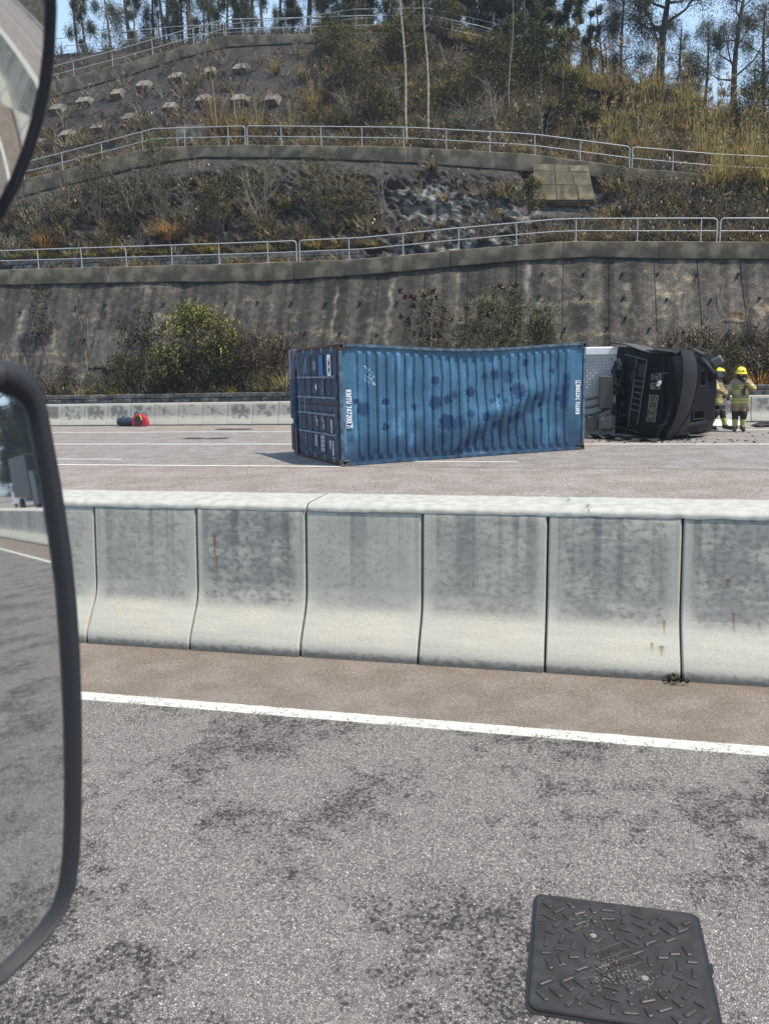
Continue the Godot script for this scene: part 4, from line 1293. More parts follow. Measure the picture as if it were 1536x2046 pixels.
func wheel(parent: Node3D, p: Vector3, axis: Vector3, r := 0.5, w := 0.28) -> void:
	var z := axis.normalized()
	var x := z.cross(Vector3.UP).normalized()
	var tf := Transform3D(Basis(x, z, x.cross(z)), p)
	var b := MB.new()
	b.lathe(tf, [Vector2(r * 0.56, -w * 0.42), Vector2(r * 0.8, -w * 0.5), Vector2(r * 0.95, -w * 0.46), Vector2(r, -w * 0.34), Vector2(r, w * 0.34), Vector2(r * 0.95, w * 0.46), Vector2(r * 0.8, w * 0.5), Vector2(r * 0.56, w * 0.42)], 24)
	var ty := put("tyre", b.mesh(), M.black, parent)
	var c := MB.new()
	c.lathe(tf, [Vector2(0.0, -w * 0.2), Vector2(r * 0.25, -w * 0.2), Vector2(r * 0.3, -w * 0.1), Vector2(r * 0.5, w * 0.1), Vector2(r * 0.57, w * 0.42), Vector2(r * 0.57, -w * 0.42)], 20)
	put("rim", c.mesh(), M.cast, ty)

func trailer() -> void:                                  # the skeletal trailer, still locked under the container, lies behind it
	var t := thing("skeletal_trailer", "blue skeletal trailer with red marker strips behind the container doors", "trailer", Vector3(-4.59, 0, -15.5), 0.66)
	var b := MB.new()
	for y in [0.75, 1.68]:
		b.box(at(3.2, y, -2.80), Vector3(6.3, 0.14, 0.32), 0.01)
	for x in [0.9, 2.4, 3.9, 5.5]:
		b.box(at(x, 1.22, -2.74), Vector3(0.12, 2.3, 0.16), 0.01)
	put("frame", b.mesh(), M.blue, t)
	var r := MB.new()
	r.box(at(0.02, 1.22, -2.86), Vector3(0.14, 2.40, 0.16), 0.015)
	put("rear_beam", r.mesh(), M.blue, t)
	var g := MB.new()
	g.box(at(-0.02, 2.05, -3.00), Vector3(0.06, 0.72, 0.14), 0.01)
	put("mudguard", g.mesh(), mat(Color(0.16, 0.20, 0.24), 0.6), t)
	for q in [[1.30, 0.90], [0.42, 0.62]]:
		var k := MB.new()
		k.box(at(-0.03, q[0], -2.92), Vector3(0.09, q[1], 0.20), 0.02)
		put("lamp_box", k.mesh(), M.navy, t)
	for q in [[2.06, 0.66, 0.05], [0.34, 0.60, 0.04]]:
		var k := MB.new()
		k.box(at(-0.05, q[0], -2.70), Vector3(0.02, q[1], q[2]))
		put("marker_strip", k.mesh(), mat(Color(0.30, 0.055, 0.025), 0.5), t)
	var l := MB.new()
	l.box(at(-0.085, 0.80, -2.84), Vector3(0.02, 0.035, 0.10))
	put("lamp", l.mesh(), M.print, t)
	for x in [1.9, 3.25]:
		for y in [0.40, 2.02]:
			wheel(t, Vector3(x, y, -3.32), Vector3(0, 1, 0))
		var a := MB.new()
		a.tube([Vector3(x, 0.5, -3.32), Vector3(x, 1.95, -3.32)], [0.07], 8)
		put("axle", a.mesh(), M.black, t)

# ---------------------------------------------------------------- the lorry on its side: X towards its front, Y up (its width), Z out of its roof
func lorry() -> void:
	var t := thing("overturned_lorry", "black lorry cab lying on its side with its roof facing the road", "lorry", Vector3(1.02, 0, -22.62), -0.7217)
	var cab := mat(Color(0.0075, 0.0085, 0.011), 0.42, {"spec": 0.28, "tex": M.white.albedo_texture, "tri": 0.8})
	var grey := mat(Color(0.028, 0.030, 0.034), 0.5, {"spec": 0.35, "tex": M.white.albedo_texture, "tri": 1.2})
	var dull := mat(Color(0.02, 0.02, 0.021), 0.75)
	var b := MB.new()
	b.prism([Vector2(0.0, 0.10), Vector2(1.45, 0.06), Vector2(1.62, 0.14), Vector2(1.74, 0.45), Vector2(1.80, 1.2), Vector2(1.76, 1.9), Vector2(1.68, 2.12), Vector2(1.45, 2.22), Vector2(0.05, 2.40), Vector2(-0.02, 2.3)], -1.84, -0.02)
	put("cab_shell", b.mesh(), cab, t)
	# the roof skin, with shallow steps across it
	var rf := MB.new()
	rf.grid(24, 16, func(i: int, j: int) -> Vector3:
		var x := 0.02 + 1.50 * i / 23.0
		var y := 0.12 + lerpf(2.26, 1.98, i / 23.0) * j / 15.0
		var step := 0.05 * ss(0.28, 0.33, x) - 0.04 * ss(1.06, 1.10, x) + 0.045 * bumps.get_noise_2d(x * 9, y * 7) + 0.03 * absf(bumps.get_noise_2d(x * 20 + 5, y * 16))
		return Vector3(x, y, 0.0 + step), false)
	put("roof_skin", rf.mesh(), cab, t)
	var side := MB.new()                               # the upper side, torn and bent outwards
	side.grid(18, 8, func(i: int, j: int) -> Vector3:
		var u := i / 17.0
		var v := j / 7.0
		return Vector3(lerpf(-0.06, 1.72, u), lerpf(2.53, 2.19, pow(u, 0.8)) + 0.05 * sin(u * 7.0) - 0.10 * v * v + 0.03 * bumps.get_noise_2d(u * 20, v * 9), lerpf(0.26 - 0.14 * u, -0.95, v)), false)
	put("side_fairing", side.mesh(), mat(Color(0.085, 0.09, 0.09), 0.32, {"spec": 0.6}), t)
	var sk := MB.new()
	sk.grid(18, 2, func(i: int, j: int) -> Vector3:
		var u := i / 17.0
		return Vector3(lerpf(-0.06, 1.72, u), lerpf(2.53, 2.19, pow(u, 0.8)) + 0.05 * sin(u * 7.0) - 0.03 * j, 0.26 - 0.14 * u - 0.02 * j), true)
	put("fairing_lip", sk.mesh(), grey, t)
	# frame and ladder on the roof
	var light := mat(Color(0.13, 0.135, 0.14), 0.45, {"metal": 0.4})
	var rl := MB.new()
	for q in [[[0.72, 2.11], [0.51, 0.30]], [[1.04, 2.02], [0.80, 0.36]], [[0.33, 2.20], [1.05, 2.03]]]:
		rl.tube([Vector3(q[0][0], q[0][1], 0.10), Vector3(q[1][0], q[1][1], 0.10)], [0.014], 6)
	put("ladder_rail", rl.mesh(), light, t)
	for k in 6:
		var u := k / 5.0
		var g := MB.new()
		var p := Vector3(0.645, 1.54, 0.10).lerp(Vector3(0.555, 0.78, 0.10), u)
		var q := Vector3(0.965, 1.48, 0.10).lerp(Vector3(0.86, 0.72, 0.10), u)
		g.tube([p, q], [0.013], 6)
		put("rung", g.mesh(), light, t)
	var lw := MB.new()
	lw.tube([Vector3(0.09, 0.30, 0.09), Vector3(0.5, 0.24, 0.10), Vector3(0.86, 0.17, 0.10)], [0.012], 5)
	lw.tube([Vector3(1.30, 1.69, 0.06), Vector3(1.62, 1.70, 0.02)], [0.010], 5)
	put("roof_trim", lw.mesh(), light, t)
	var hole := MB.new()
	hole.prism([Vector2(0.68, 1.62), Vector2(0.98, 1.58), Vector2(1.0, 1.92), Vector2(0.75, 1.96)], 0.060, 0.066)
	put("torn_opening", hole.mesh(), M.black, t)
	var hz := MB.new()
	hz.tube([Vector3(0.60, 1.50, 0.12), Vector3(0.62, 1.68, 0.15), Vector3(0.72, 1.86, 0.13)], [0.03, 0.035, 0.025], 6)
	put("hose", hz.mesh(), grey, t)
	# the registration painted on the roof: black on buff blocks, read downwards
	var plate := mat(Color(0.17, 0.15, 0.09), 0.85)
	for q in [["G", 1.285, 1.60], ["P", 1.27, 1.375], ["6", 1.235, 1.07], ["8", 1.215, 0.895], ["2", 1.195, 0.72], ["3", 1.175, 0.545]]:
		var pb := MB.new()
		pb.box(at(q[1], q[2], 0.02), Vector3(0.275, 0.165, 0.07), 0.004)
		var pl := put("number_block", pb.mesh(), plate, t)
		text(pl, "number", q[0], 0.205, 0.006, M.black, Transform3D(Basis(Vector3(0, -1, 0), Vector3(1, 0, 0), Vector3(0, 0, 1)), Vector3(q[1], q[2], 0.0565)), true, 0.95)
	var wh := MB.new()
	for k in 9:
		wh.box(Transform3D(Basis.from_euler(Vector3(k, k * 2.0, k * 1.3)), Vector3(1.42 + 0.04 * sin(k * 2.1), 1.44 + 0.05 * cos(k * 1.7), 0.09)), Vector3(0.06, 0.035, 0.03))
	put("torn_sticker", wh.mesh(), M.print, t)
	# windscreen gap and the big curved visor over it
	var ws := MB.new()
	ws.grid(10, 14, func(i: int, j: int) -> Vector3:
		var u := i / 9.0
		var y := lerpf(0.12, 2.05, j / 13.0)
		return Vector3(lerpf(1.46, 1.80, sin(u * PI * 0.5)), y, lerpf(0.02, -0.75, u)), false)
	put("windscreen", ws.mesh(), mat(Color(0.008, 0.009, 0.011), 0.12), t)
	var vi := MB.new()
	var vin := PackedVector2Array([Vector2(0.03, 1.57), Vector2(0.3, 1.75), Vector2(0.55, 1.88), Vector2(0.8, 1.95), Vector2(1.05, 2.0), Vector2(1.39, 2.04), Vector2(1.72, 2.06), Vector2(2.0, 2.03), Vector2(2.26, 1.96)])
	var vout := PackedVector2Array([Vector2(0.03, 1.48), Vector2(0.3, 1.68), Vector2(0.57, 1.84), Vector2(0.8, 1.95), Vector2(1.15, 2.06), Vector2(1.44, 2.11), Vector2(1.71, 2.12), Vector2(1.97, 2.08), Vector2(2.26, 1.96)])
	var visor := func(u: float, y: float) -> Vector3:
		var inner := Vector3(tb(vin, y), y, 0.05)
		var outer := Vector3(tb(vout, y), y - 0.03, -0.5)
		return inner.lerp(outer, u) + Vector3(0.055, 0, 0.012) * sin(PI * u)
	vi.grid(12, 30, func(i: int, j: int) -> Vector3: return visor.call(i / 11.0, 0.02 + 2.24 * j / 29.0), false)
	put("visor", vi.mesh(), grey, t)
	var ve := MB.new()
	for e in [0.0, 1.0]:
		var path := []
		for j in 24:
			path.append(visor.call(e, 0.02 + 2.24 * j / 23.0))
		ve.tube(path, [0.022], 6)
	put("visor_edge", ve.mesh(), cab, t)
	var inn := MB.new()                                 # bent trim inside the lower end of the visor
	inn.tube([Vector3(1.40, 0.05, 0.10), Vector3(1.55, 0.30, 0.12), Vector3(1.72, 0.62, 0.10), Vector3(1.80, 0.95, 0.06)], [0.03, 0.035, 0.03, 0.015], 6)
	inn.tube([Vector3(1.50, 0.36, 0.18), Vector3(1.68, 0.42, 0.20), Vector3(1.78, 0.46, 0.16)], [0.02, 0.03, 0.012], 6)
	put("bent_trim", inn.mesh(), grey, t)
	# the front beyond the visor
	var fr := MB.new()
	fr.grid(10, 16, func(i: int, j: int) -> Vector3:
		var u := i / 9.0
		var y := lerpf(0.14, 1.98, j / 15.0)
		return Vector3(1.70 + 0.06 * sin(PI * j / 15.0) - 0.05 * u * u, y - 0.22 * u * ss(1.2, 2.0, y), lerpf(-0.75, -1.62, u)), false)
	put("front_panel", fr.mesh(), grey, t)
	for q in [[-1.20, 1.53, 0.24, 0.36], [-1.10, 0.60, 0.46, 0.17]]:
		var r := MB.new()
		r.box(at(1.765, q[1], q[0]), Vector3(0.05, q[3], q[2]), 0.0)
		var rec := put("lamp_recess", r.mesh(), mat(Color(0.003, 0.003, 0.004), 0.95, {"spec": 0.08}), t)
		var lip := MB.new()
		lip.box(at(1.775, q[1] - q[3] * 0.5 - 0.015, q[0]), Vector3(0.07, 0.03, q[2] + 0.06), 0.006)
		lip.box(at(1.775, q[1], q[0] + q[2] * 0.5 + 0.015), Vector3(0.07, q[3], 0.03), 0.006)
		put("recess_lip", lip.mesh(), grey, rec)
	var bp := MB.new()
	bp.tube([Vector3(1.58, 0.14, -0.3), Vector3(1.72, 0.30, -0.8), Vector3(1.73, 0.34, -1.4), Vector3(1.62, 0.30, -1.72)], [0.10, 0.15, 0.15, 0.1], 8)
	put("lower_fairing", bp.mesh(), cab, t)
	var bm := MB.new()
	bm.prism([Vector2(1.40, 0.05), Vector2(1.66, 0.12), Vector2(1.74, 0.5), Vector2(1.74, 1.3), Vector2(1.62, 1.55), Vector2(1.3, 1.6)], -1.90, -1.62)
	put("bumper", bm.mesh(), M.black, t)
	# torn wiring, bracket bar and mirror at the top of the front
	var wr := MB.new()
	for k in 13:
		var p := Vector3(1.62 + 0.02 * k, 2.20 + 0.06 * sin(k * 1.9), -0.10 - 0.085 * k)
		wr.tube([p, p + Vector3(rng.randf_range(-0.10, 0.12), rng.randf_range(0.0, 0.13), rng.randf_range(-0.1, 0.1)), p + Vector3(rng.randf_range(-0.15, 0.2), rng.randf_range(-0.12, 0.10), rng.randf_range(-0.22, 0.1))], [0.022, 0.016, 0.009], 5)
	wr.box(Transform3D(Basis.from_euler(Vector3(0.3, 0.6, -0.2)), Vector3(1.55, 2.24, 0.05)), Vector3(0.5, 0.05, 0.1), 0.01)
	wr.box(Transform3D(Basis.from_euler(Vector3(0.2, 0.4, -0.5)), Vector3(1.9, 2.20, -0.8)), Vector3(0.3, 0.08, 0.2), 0.02)
	wr.box(Transform3D(Basis.from_euler(Vector3(-0.2, 0.9, 0.4)), Vector3(1.85, 2.13, -1.15)), Vector3(0.25, 0.06, 0.2), 0.02)
	put("torn_wiring", wr.mesh(), dull, t)
	var ba := MB.new()
	ba.tube([Vector3(1.72, 2.22, -0.92), Vector3(1.80, 1.98, -1.25), Vector3(1.84, 1.72, -1.58), Vector3(1.86, 1.44, -1.86)], [0.030, 0.034, 0.034, 0.028], 7)
	put("bracket_bar", ba.mesh(), mat(Color(0.10, 0.11, 0.125), 0.45), t)
	var mi := MB.new()
	mi.box(Transform3D(Basis.from_euler(Vector3(0.3, 0.5, 0.5)), Vector3(1.94, 1.97, -1.58)), Vector3(0.30, 0.24, 0.10), 0.045)
	put("side_mirror", mi.mesh(), mat(Color(0.10, 0.115, 0.11), 0.5), t)
	var gd := MB.new()
	gd.box(Transform3D(Basis.from_euler(Vector3(0.1, 0.2, 0.5)), Vector3(1.86, 1.58, -1.72)), Vector3(0.22, 0.16, 0.30), 0.03)
	put("mirror_bracket", gd.mesh(), M.black, t)
	# behind the cab: chequered deck plate, boxes, lines and the chassis
	var back := Transform3D(Basis(Vector3.UP, -0.7217), Vector3(1.02, 0, -22.62)).affine_inverse()
	var ck := mat(Color(0.40, 0.41, 0.41), 0.42, {"metal": 0.45, "spec": 0.5})
	var pn := MB.new()
	pn.box(back * at(0.30, 1.10, -22.75), Vector3(1.62, 2.18, 0.10), 0.01)
	var plate_panel := put("chequer_plate", pn.mesh(), ck, t)
	var td := MB.new()                                   # the raised tread of the plate
	for r in 27:
		for c in 20:
			var tf := back * Transform3D(Basis(Vector3(0, 0, 1), 0.785 if (r + c) % 2 == 0 else -0.785), Vector3(-0.44 + 0.078 * c, 0.08 + 0.078 * r, -22.698))
			td.hull([tf * Vector3(-0.040, 0, 0), tf * Vector3(0, -0.016, 0), tf * Vector3(0.040, 0, 0), tf * Vector3(0, 0.016, 0), tf * Vector3(0, 0, 0.022)], [[0, 1, 4], [1, 2, 4], [2, 3, 4], [3, 0, 4]])
	put("tread", td.mesh(), ck, plate_panel)
	var et := MB.new()
	et.box(back * Transform3D(Basis(Vector3(0, 0, 1), -0.012), Vector3(0.30, 2.31, -22.72)), Vector3(1.62, 0.22, 0.16), 0.03)
	put("white_edge", et.mesh(), mat(Color(0.75, 0.76, 0.76), 0.5), t)
	var bo := MB.new()
	bo.box(back * at(0.76, 1.22, -22.45), Vector3(0.36, 0.86, 0.46), 0.02)
	put("battery_box", bo.mesh(), mat(Color(0.060, 0.058, 0.052), 0.7), t)
	var ta := MB.new()
	ta.box(back * at(0.80, 0.40, -22.32), Vector3(0.42, 0.42, 0.36), 0.09)
	put("air_tank", ta.mesh(), mat(Color(0.12, 0.115, 0.10), 0.6), t)
	var tb2 := MB.new()
	tb2.box(back * at(0.42, 0.40, -22.42), Vector3(0.28, 0.38, 0.3), 0.02)
	put("step_box", tb2.mesh(), mat(Color(0.05, 0.05, 0.05), 0.7), t)
	for k in 3:
		var co := MB.new()
		var path := []
		for i in 60:
			var u := i / 59.0
			path.append(back * Vector3(0.2 + 0.72 * u, 1.02 - 0.22 * k + 0.26 * u * u + 0.035 * sin(u * 60.0), -22.60 + 0.035 * cos(u * 60.0)))
		co.tube(path, [0.012], 5)
		put("coiled_hose", co.mesh(), M.black, t)
	var eq := MB.new()
	for k in 26:
		var p := Vector3(rng.randf_range(-0.20, 0.22), rng.randf_range(0.45, 2.15), rng.randf_range(-0.10, 0.22))
		eq.tube([p, p + Vector3(rng.randf_range(-0.1, 0.2), rng.randf_range(-0.25, 0.25), rng.randf_range(-0.12, 0.1)), p + Vector3(rng.randf_range(-0.1, 0.3), rng.randf_range(-0.3, 0.1), rng.randf_range(-0.1, 0.12))], [rng.randf_range(0.015, 0.04)], 6)
	for k in 9:
		eq.box(Transform3D(Basis.from_euler(Vector3(k, k * 0.7, k * 1.7)), Vector3(rng.randf_range(-0.15, 0.22), 0.5 + 0.18 * k, rng.randf_range(0.0, 0.18))), Vector3(0.12, 0.16, 0.1), 0.015)
	put("pipework", eq.mesh(), dull, t)
	var lq := MB.new()
	for k in 6:
		var p := Vector3(-0.08 + 0.03 * k, 0.75 + 0.15 * k, 0.20)
		lq.tube([p, p + Vector3(0.05, 0.12, 0.03), p + Vector3(0.13, 0.10 + 0.05 * sin(k), 0.0)], [0.022, 0.03, 0.016], 6)
	lq.box(Transform3D(Basis.from_euler(Vector3(0.2, 0.4, 0.1)), Vector3(0.22, 1.95, 0.16)), Vector3(0.10, 0.30, 0.08), 0.03)
	put("pale_fittings", lq.mesh(), mat(Color(0.15, 0.145, 0.12), 0.6), t)
	var ch := MB.new()
	for y in [0.75, 1.65]:
		ch.box(at(-0.6, y, -2.3), Vector3(4.6, 0.12, 0.28), 0.01)
	put("chassis_frame", ch.mesh(), M.black, t)
	for q in [[1.0, 0.25], [1.0, 2.05], [-2.2, 0.35], [-2.2, 1.95]]:
		wheel(t, Vector3(q[0], q[1], -2.75), Vector3(0, 1, 0), 0.5, 0.3)

# ---------------------------------------------------------------- people: tapered bones joined by a smooth minimum and meshed as surface nets
func flesh(b: MB, bones: Array, cell: float, k: float, paint: Callable) -> void:
	var lo := Vector3(1e9, 1e9, 1e9)
	var hi := -lo
	for q in bones:
		var r: float = maxf(q[2], q[3]) + cell * 3.0
		for p in [q[0], q[1]]:
			lo = lo.min(p - Vector3.ONE * r)
			hi = hi.max(p + Vector3.ONE * r)
	var nx := int((hi.x - lo.x) / cell) + 2
	var ny := int((hi.y - lo.y) / cell) + 2
	var nz := int((hi.z - lo.z) / cell) + 2
	var f := PackedFloat32Array()
	f.resize(nx * ny * nz)
	f.fill(1.0)
	for q in bones:
		var a: Vector3 = q[0]
		var d: Vector3 = q[1] - a
		var l2 := maxf(d.length_squared(), 1e-9)
		var r0: float = q[2]
		var r1: float = q[3]
		var m := maxf(r0, r1) + k + cell * 2.0
		var i0 := ((a.min(q[1]) - Vector3.ONE * m - lo) / cell).floor()
		var i1 := ((a.max(q[1]) + Vector3.ONE * m - lo) / cell).ceil()
		for z in range(maxi(int(i0.z), 0), mini(int(i1.z) + 1, nz)):
			for y in range(maxi(int(i0.y), 0), mini(int(i1.y) + 1, ny)):
				var row := (z * ny + y) * nx
				for x in range(maxi(int(i0.x), 0), mini(int(i1.x) + 1, nx)):
					var p := lo + Vector3(x, y, z) * cell - a
					var t := clampf(p.dot(d) / l2, 0.0, 1.0)
					var v := (p - d * t).length() - lerpf(r0, r1, t)
					var o := f[row + x]
					var h := maxf(k - absf(v - o), 0.0) / k
					f[row + x] = minf(v, o) - h * h * k * 0.25
	var id := PackedInt32Array()
	id.resize(nx * ny * nz)
	id.fill(-1)
	var sx := 1
	var sy := nx
	var sz := nx * ny
	var corner := [0, sx, sy, sx + sy, sz, sx + sz, sy + sz, sx + sy + sz]
	var edges := [[0, 1], [2, 3], [4, 5], [6, 7], [0, 2], [1, 3], [4, 6], [5, 7], [0, 4], [1, 5], [2, 6], [3, 7]]
	for z in range(1, nz - 2):
		for y in range(1, ny - 2):
			for x in range(1, nx - 2):
				var i := (z * ny + y) * nx + x
				var s := 0
				for c in 8:
					if f[i + corner[c]] < 0.0:
						s += 1
				if s == 0 or s == 8:
					continue
				var sum := Vector3.ZERO
				var n := 0
				for e in edges:
					var v0 := f[i + corner[e[0]]]
					var v1 := f[i + corner[e[1]]]
					if (v0 < 0.0) != (v1 < 0.0):
						var t := v0 / (v0 - v1)
						sum += Vector3(e[0] & 1, (e[0] >> 1) & 1, e[0] >> 2).lerp(Vector3(e[1] & 1, (e[1] >> 1) & 1, e[1] >> 2), t)
						n += 1
				var g := Vector3(f[i + sx] - f[i - sx] + f[i + sx + sx] - f[i], f[i + sy] - f[i - sy] + f[i + sy + sy] - f[i], f[i + sz] - f[i - sz] + f[i + sz + sz] - f[i])
				var p := lo + (Vector3(x, y, z) + sum / n) * cell
				b.col = paint.call(p)
				id[i] = b.vert(p, g.normalized())
	for z in range(1, nz - 2):
		for y in range(1, ny - 2):
			for x in range(1, nx - 2):
				var i := (z * ny + y) * nx + x
				var inn := f[i] < 0.0
				for q in [[sx, sy, sz], [sy, sz, sx], [sz, sx, sy]]:
					if (f[i + q[0]] < 0.0) == inn:
						continue
					var v := [id[i], id[i - q[1]], id[i - q[1] - q[2]], id[i - q[2]]]
					if v.min() < 0:
						continue
					if inn:
						b.ix.append_array([v[0], v[2], v[1], v[0], v[3], v[2]])
					else:
						b.ix.append_array([v[0], v[1], v[2], v[0], v[2], v[3]])

func hand(b: MB, wrist: Vector3, dir: Vector3, palm_n: Vector3, side: float, curl: float, col: Color) -> void:   # a gloved hand: palm, four bent fingers and a thumb
	var across := dir.cross(palm_n).normalized() * side
	var bones := []
	var kn := wrist + dir * 0.085
	bones.append([wrist, kn, 0.030, 0.034])
	for k in 4:
		var o := across * (0.033 - 0.022 * k)
		bones.append([wrist + dir * 0.02 + o * 0.6, kn + o, 0.018, 0.016])
		var l: float = [0.036, 0.041, 0.038, 0.030][k]
		var d1 := dir.rotated(across, curl * side).normalized()
		var d2 := dir.rotated(across, curl * 2.0 * side).normalized()
		var p1 := kn + o + d1 * l
		var p2 := p1 + d2 * l * 0.75
		bones.append([kn + o, p1, 0.0125, 0.0115])
		bones.append([p1, p2, 0.0115, 0.010])
	var t0 := wrist + dir * 0.03 + across * 0.030
	var t1 := t0 + (dir * 0.6 + across * 0.8).normalized() * 0.04
	bones.append([t0, t1, 0.016, 0.014])
	bones.append([t1, t1 + (dir + across * 0.15 + palm_n * 0.3).normalized() * 0.032, 0.014, 0.011])
	flesh(b, bones, 0.006, 0.008, func(_p: Vector3) -> Color: return col)

func helmet(parent: Node3D, head: Vector3, turn: float, tip: float) -> void:
	var tf := Transform3D(Basis(Vector3.UP, turn) * Basis(Vector3.RIGHT, tip), head)
	var yellow := mat(Color(0.78, 0.66, 0.012), 0.3, {"spec": 0.6})
	var b := MB.new()
	b.lathe(tf * Transform3D(Basis.from_scale(Vector3(0.92, 1.0, 1.12)), Vector3(0, 0.0, 0)), [Vector2(0.140, -0.015), Vector2(0.146, 0.0), Vector2(0.142, 0.03), Vector2(0.130, 0.075), Vector2(0.104, 0.115), Vector2(0.065, 0.142), Vector2(0.025, 0.153), Vector2(0.0, 0.154)], 24)
	var shell := put("helmet", b.mesh(), yellow, parent)
	var br := MB.new()
	br.lathe(tf * Transform3D(Basis.from_scale(Vector3(0.94, 1.0, 1.16)), Vector3(0, -0.01, 0.008)), [Vector2(0.125, 0.006), Vector2(0.162, -0.012), Vector2(0.166, -0.006), Vector2(0.140, 0.02)], 24)
	put("brim", br.mesh(), yellow, shell)
	var ri := MB.new()
	ri.box(tf * Transform3D(Basis(), Vector3(0, 0.14, 0)), Vector3(0.03, 0.035, 0.20), 0.012)
	put("ridge", ri.mesh(), yellow, shell)
	var bd := MB.new()
	for s in [-1.0, 1.0]:
		bd.box(tf * Transform3D(Basis(), Vector3(0.125 * s, 0.025, 0.02)), Vector3(0.02, 0.03, 0.04), 0.006)
	bd.box(tf * Transform3D(Basis(), Vector3(0, 0.05, 0.148)), Vector3(0.05, 0.05, 0.015), 0.006)
	put("badge", bd.mesh(), M.black, shell)
	var fl := MB.new()                                  # neck flap and chin strap
	fl.lathe(tf, [Vector2(0.095, -0.20), Vector2(0.105, -0.12), Vector2(0.12, -0.02)], 12, PI)
	for s in [-1.0, 1.0]:
		fl.tube([tf * Vector3(0.10 * s, -0.02, 0.03), tf * Vector3(0.085 * s, -0.11, 0.06), tf * Vector3(0.0, -0.165, 0.085)], [0.010], 5)
	put("neck_flap", fl.mesh(), M.black, shell)

func firefighters() -> void:
	var beige := Color(0.285, 0.215, 0.13)
	var lime := Color(0.52, 0.56, 0.03)
	var silver := Color(0.34, 0.34, 0.31)
	var dark := Color(0.016, 0.016, 0.018)
	var skin := Color(0.38, 0.22, 0.15)
	var cloth := mat(Color(1, 1, 1), 0.85, {"vc": true})
	var band := func(y: float, c: float) -> Color:       # a lime strip with a silver middle
		var d := absf(y - c)
		return silver if d < 0.007 else (lime if d < 0.021 else Color(0, 0, 0, 0))
	var dress := func(p: Vector3) -> Color:
		if p.y > 1.50:
			return skin if p.y > 1.53 else dark
		if absf(p.x) > 0.245 or (p.z > 0.17 and p.y > 0.9):        # sleeves
			var s: Color = band.call(p.y, 1.235)
			if s.a > 0.0:
				return s
			s = band.call(p.y, 1.305)
			return s if s.a > 0.0 else beige
		for c in [0.835, 0.915, 1.085, 1.150]:
			var s: Color = band.call(p.y, c)
			if s.a > 0.0:
				return s
		if p.y < 0.135:
			return dark
		for c in [0.185, 0.255, 0.325]:
			if p.y < 0.36 and absf(p.y - c) < 0.024:
				return lime if absf(p.y - c) > 0.009 else silver
		if p.y > 0.345 and p.y < 0.585:
			return dark
		return beige if p.y > 0.70 else beige * 0.9
	# the one facing the road
	var t := thing("person", "person in beige fire kit and yellow helmet standing, hand raised to chin", "person", Vector3(4.49, 0, -24.54), -0.12, "firefighters beside the overturned lorry")
	var b := MB.new()
	var H := [
		[Vector3(0, 0.98, 0), Vector3(0, 1.30, 0.01), 0.165, 0.175], [Vector3(-0.07, 0.98, 0), Vector3(-0.09, 1.32, 0.0), 0.14, 0.13], [Vector3(0.07, 0.98, 0), Vector3(0.09, 1.32, 0.0), 0.14, 0.13],
		[Vector3(-0.08, 0.80, 0), Vector3(-0.06, 1.02, 0), 0.150, 0.145], [Vector3(0.08, 0.80, 0), Vector3(0.06, 1.02, 0), 0.150, 0.145],
		[Vector3(-0.15, 1.38, 0), Vector3(0.15, 1.38, 0), 0.095, 0.095], [Vector3(0, 1.36, 0), Vector3(-0.01, 1.52, 0.02), 0.12, 0.075],
		[Vector3(-0.01, 1.52, 0.025), Vector3(-0.01, 1.66, 0.045), 0.068, 0.10], [Vector3(-0.012, 1.575, 0.085), Vector3(-0.012, 1.64, 0.09), 0.055, 0.065],
		[Vector3(-0.012, 1.60, 0.135), Vector3(-0.012, 1.625, 0.135), 0.016, 0.012],
		[Vector3(-0.19, 1.38, 0), Vector3(-0.305, 1.17, 0.02), 0.085, 0.075], [Vector3(-0.305, 1.17, 0.02), Vector3(-0.40, 1.05, 0.16), 0.075, 0.062],
		[Vector3(0.19, 1.38, 0), Vector3(0.315, 1.20, 0.10), 0.088, 0.078], [Vector3(0.315, 1.20, 0.10), Vector3(0.13, 1.375, 0.20), 0.076, 0.060],
		[Vector3(-0.10, 0.84, 0), Vector3(-0.105, 0.50, 0.03), 0.115, 0.088], [Vector3(-0.105, 0.50, 0.03), Vector3(-0.10, 0.13, -0.01), 0.090, 0.072],
		[Vector3(0.10, 0.84, 0), Vector3(0.11, 0.50, 0.02), 0.115, 0.088], [Vector3(0.11, 0.50, 0.02), Vector3(0.105, 0.13, -0.01), 0.090, 0.072],
		[Vector3(-0.10, 0.09, -0.03), Vector3(-0.115, 0.052, 0.17), 0.062, 0.050], [Vector3(0.105, 0.09, -0.03), Vector3(0.125, 0.052, 0.16), 0.062, 0.050]]
	flesh(b, H, 0.016, 0.05, dress)
	hand(b, Vector3(-0.40, 1.05, 0.16), Vector3(-0.45, -0.55, 0.7).normalized(), Vector3(0.5, -0.8, -0.2).normalized(), 1.0, 0.55, dark)
	hand(b, Vector3(0.13, 1.375, 0.20), Vector3(-0.72, 0.66, -0.2).normalized(), Vector3(-0.3, 0.2, -0.9).normalized(), -1.0, 0.7, dark)
	put("body", b.mesh(), cloth, t)
	helmet(t, Vector3(-0.012, 1.66, 0.045), 0.25, 0.14)
	var fc := MB.new()
	for s in [-1.0, 1.0]:
		fc.lathe(Transform3D(Basis.from_scale(Vector3(1.3, 0.7, 0.6)), Vector3(-0.012 + 0.032 * s, 1.637, 0.148)), [Vector2(0.0, -0.010), Vector2(0.009, 0.0), Vector2(0.0, 0.010)], 8)
	fc.box(at(-0.012, 1.575, 0.138), Vector3(0.045, 0.008, 0.01), 0.003)
	put("face", fc.mesh(), M.black, t)
	var ra := MB.new()
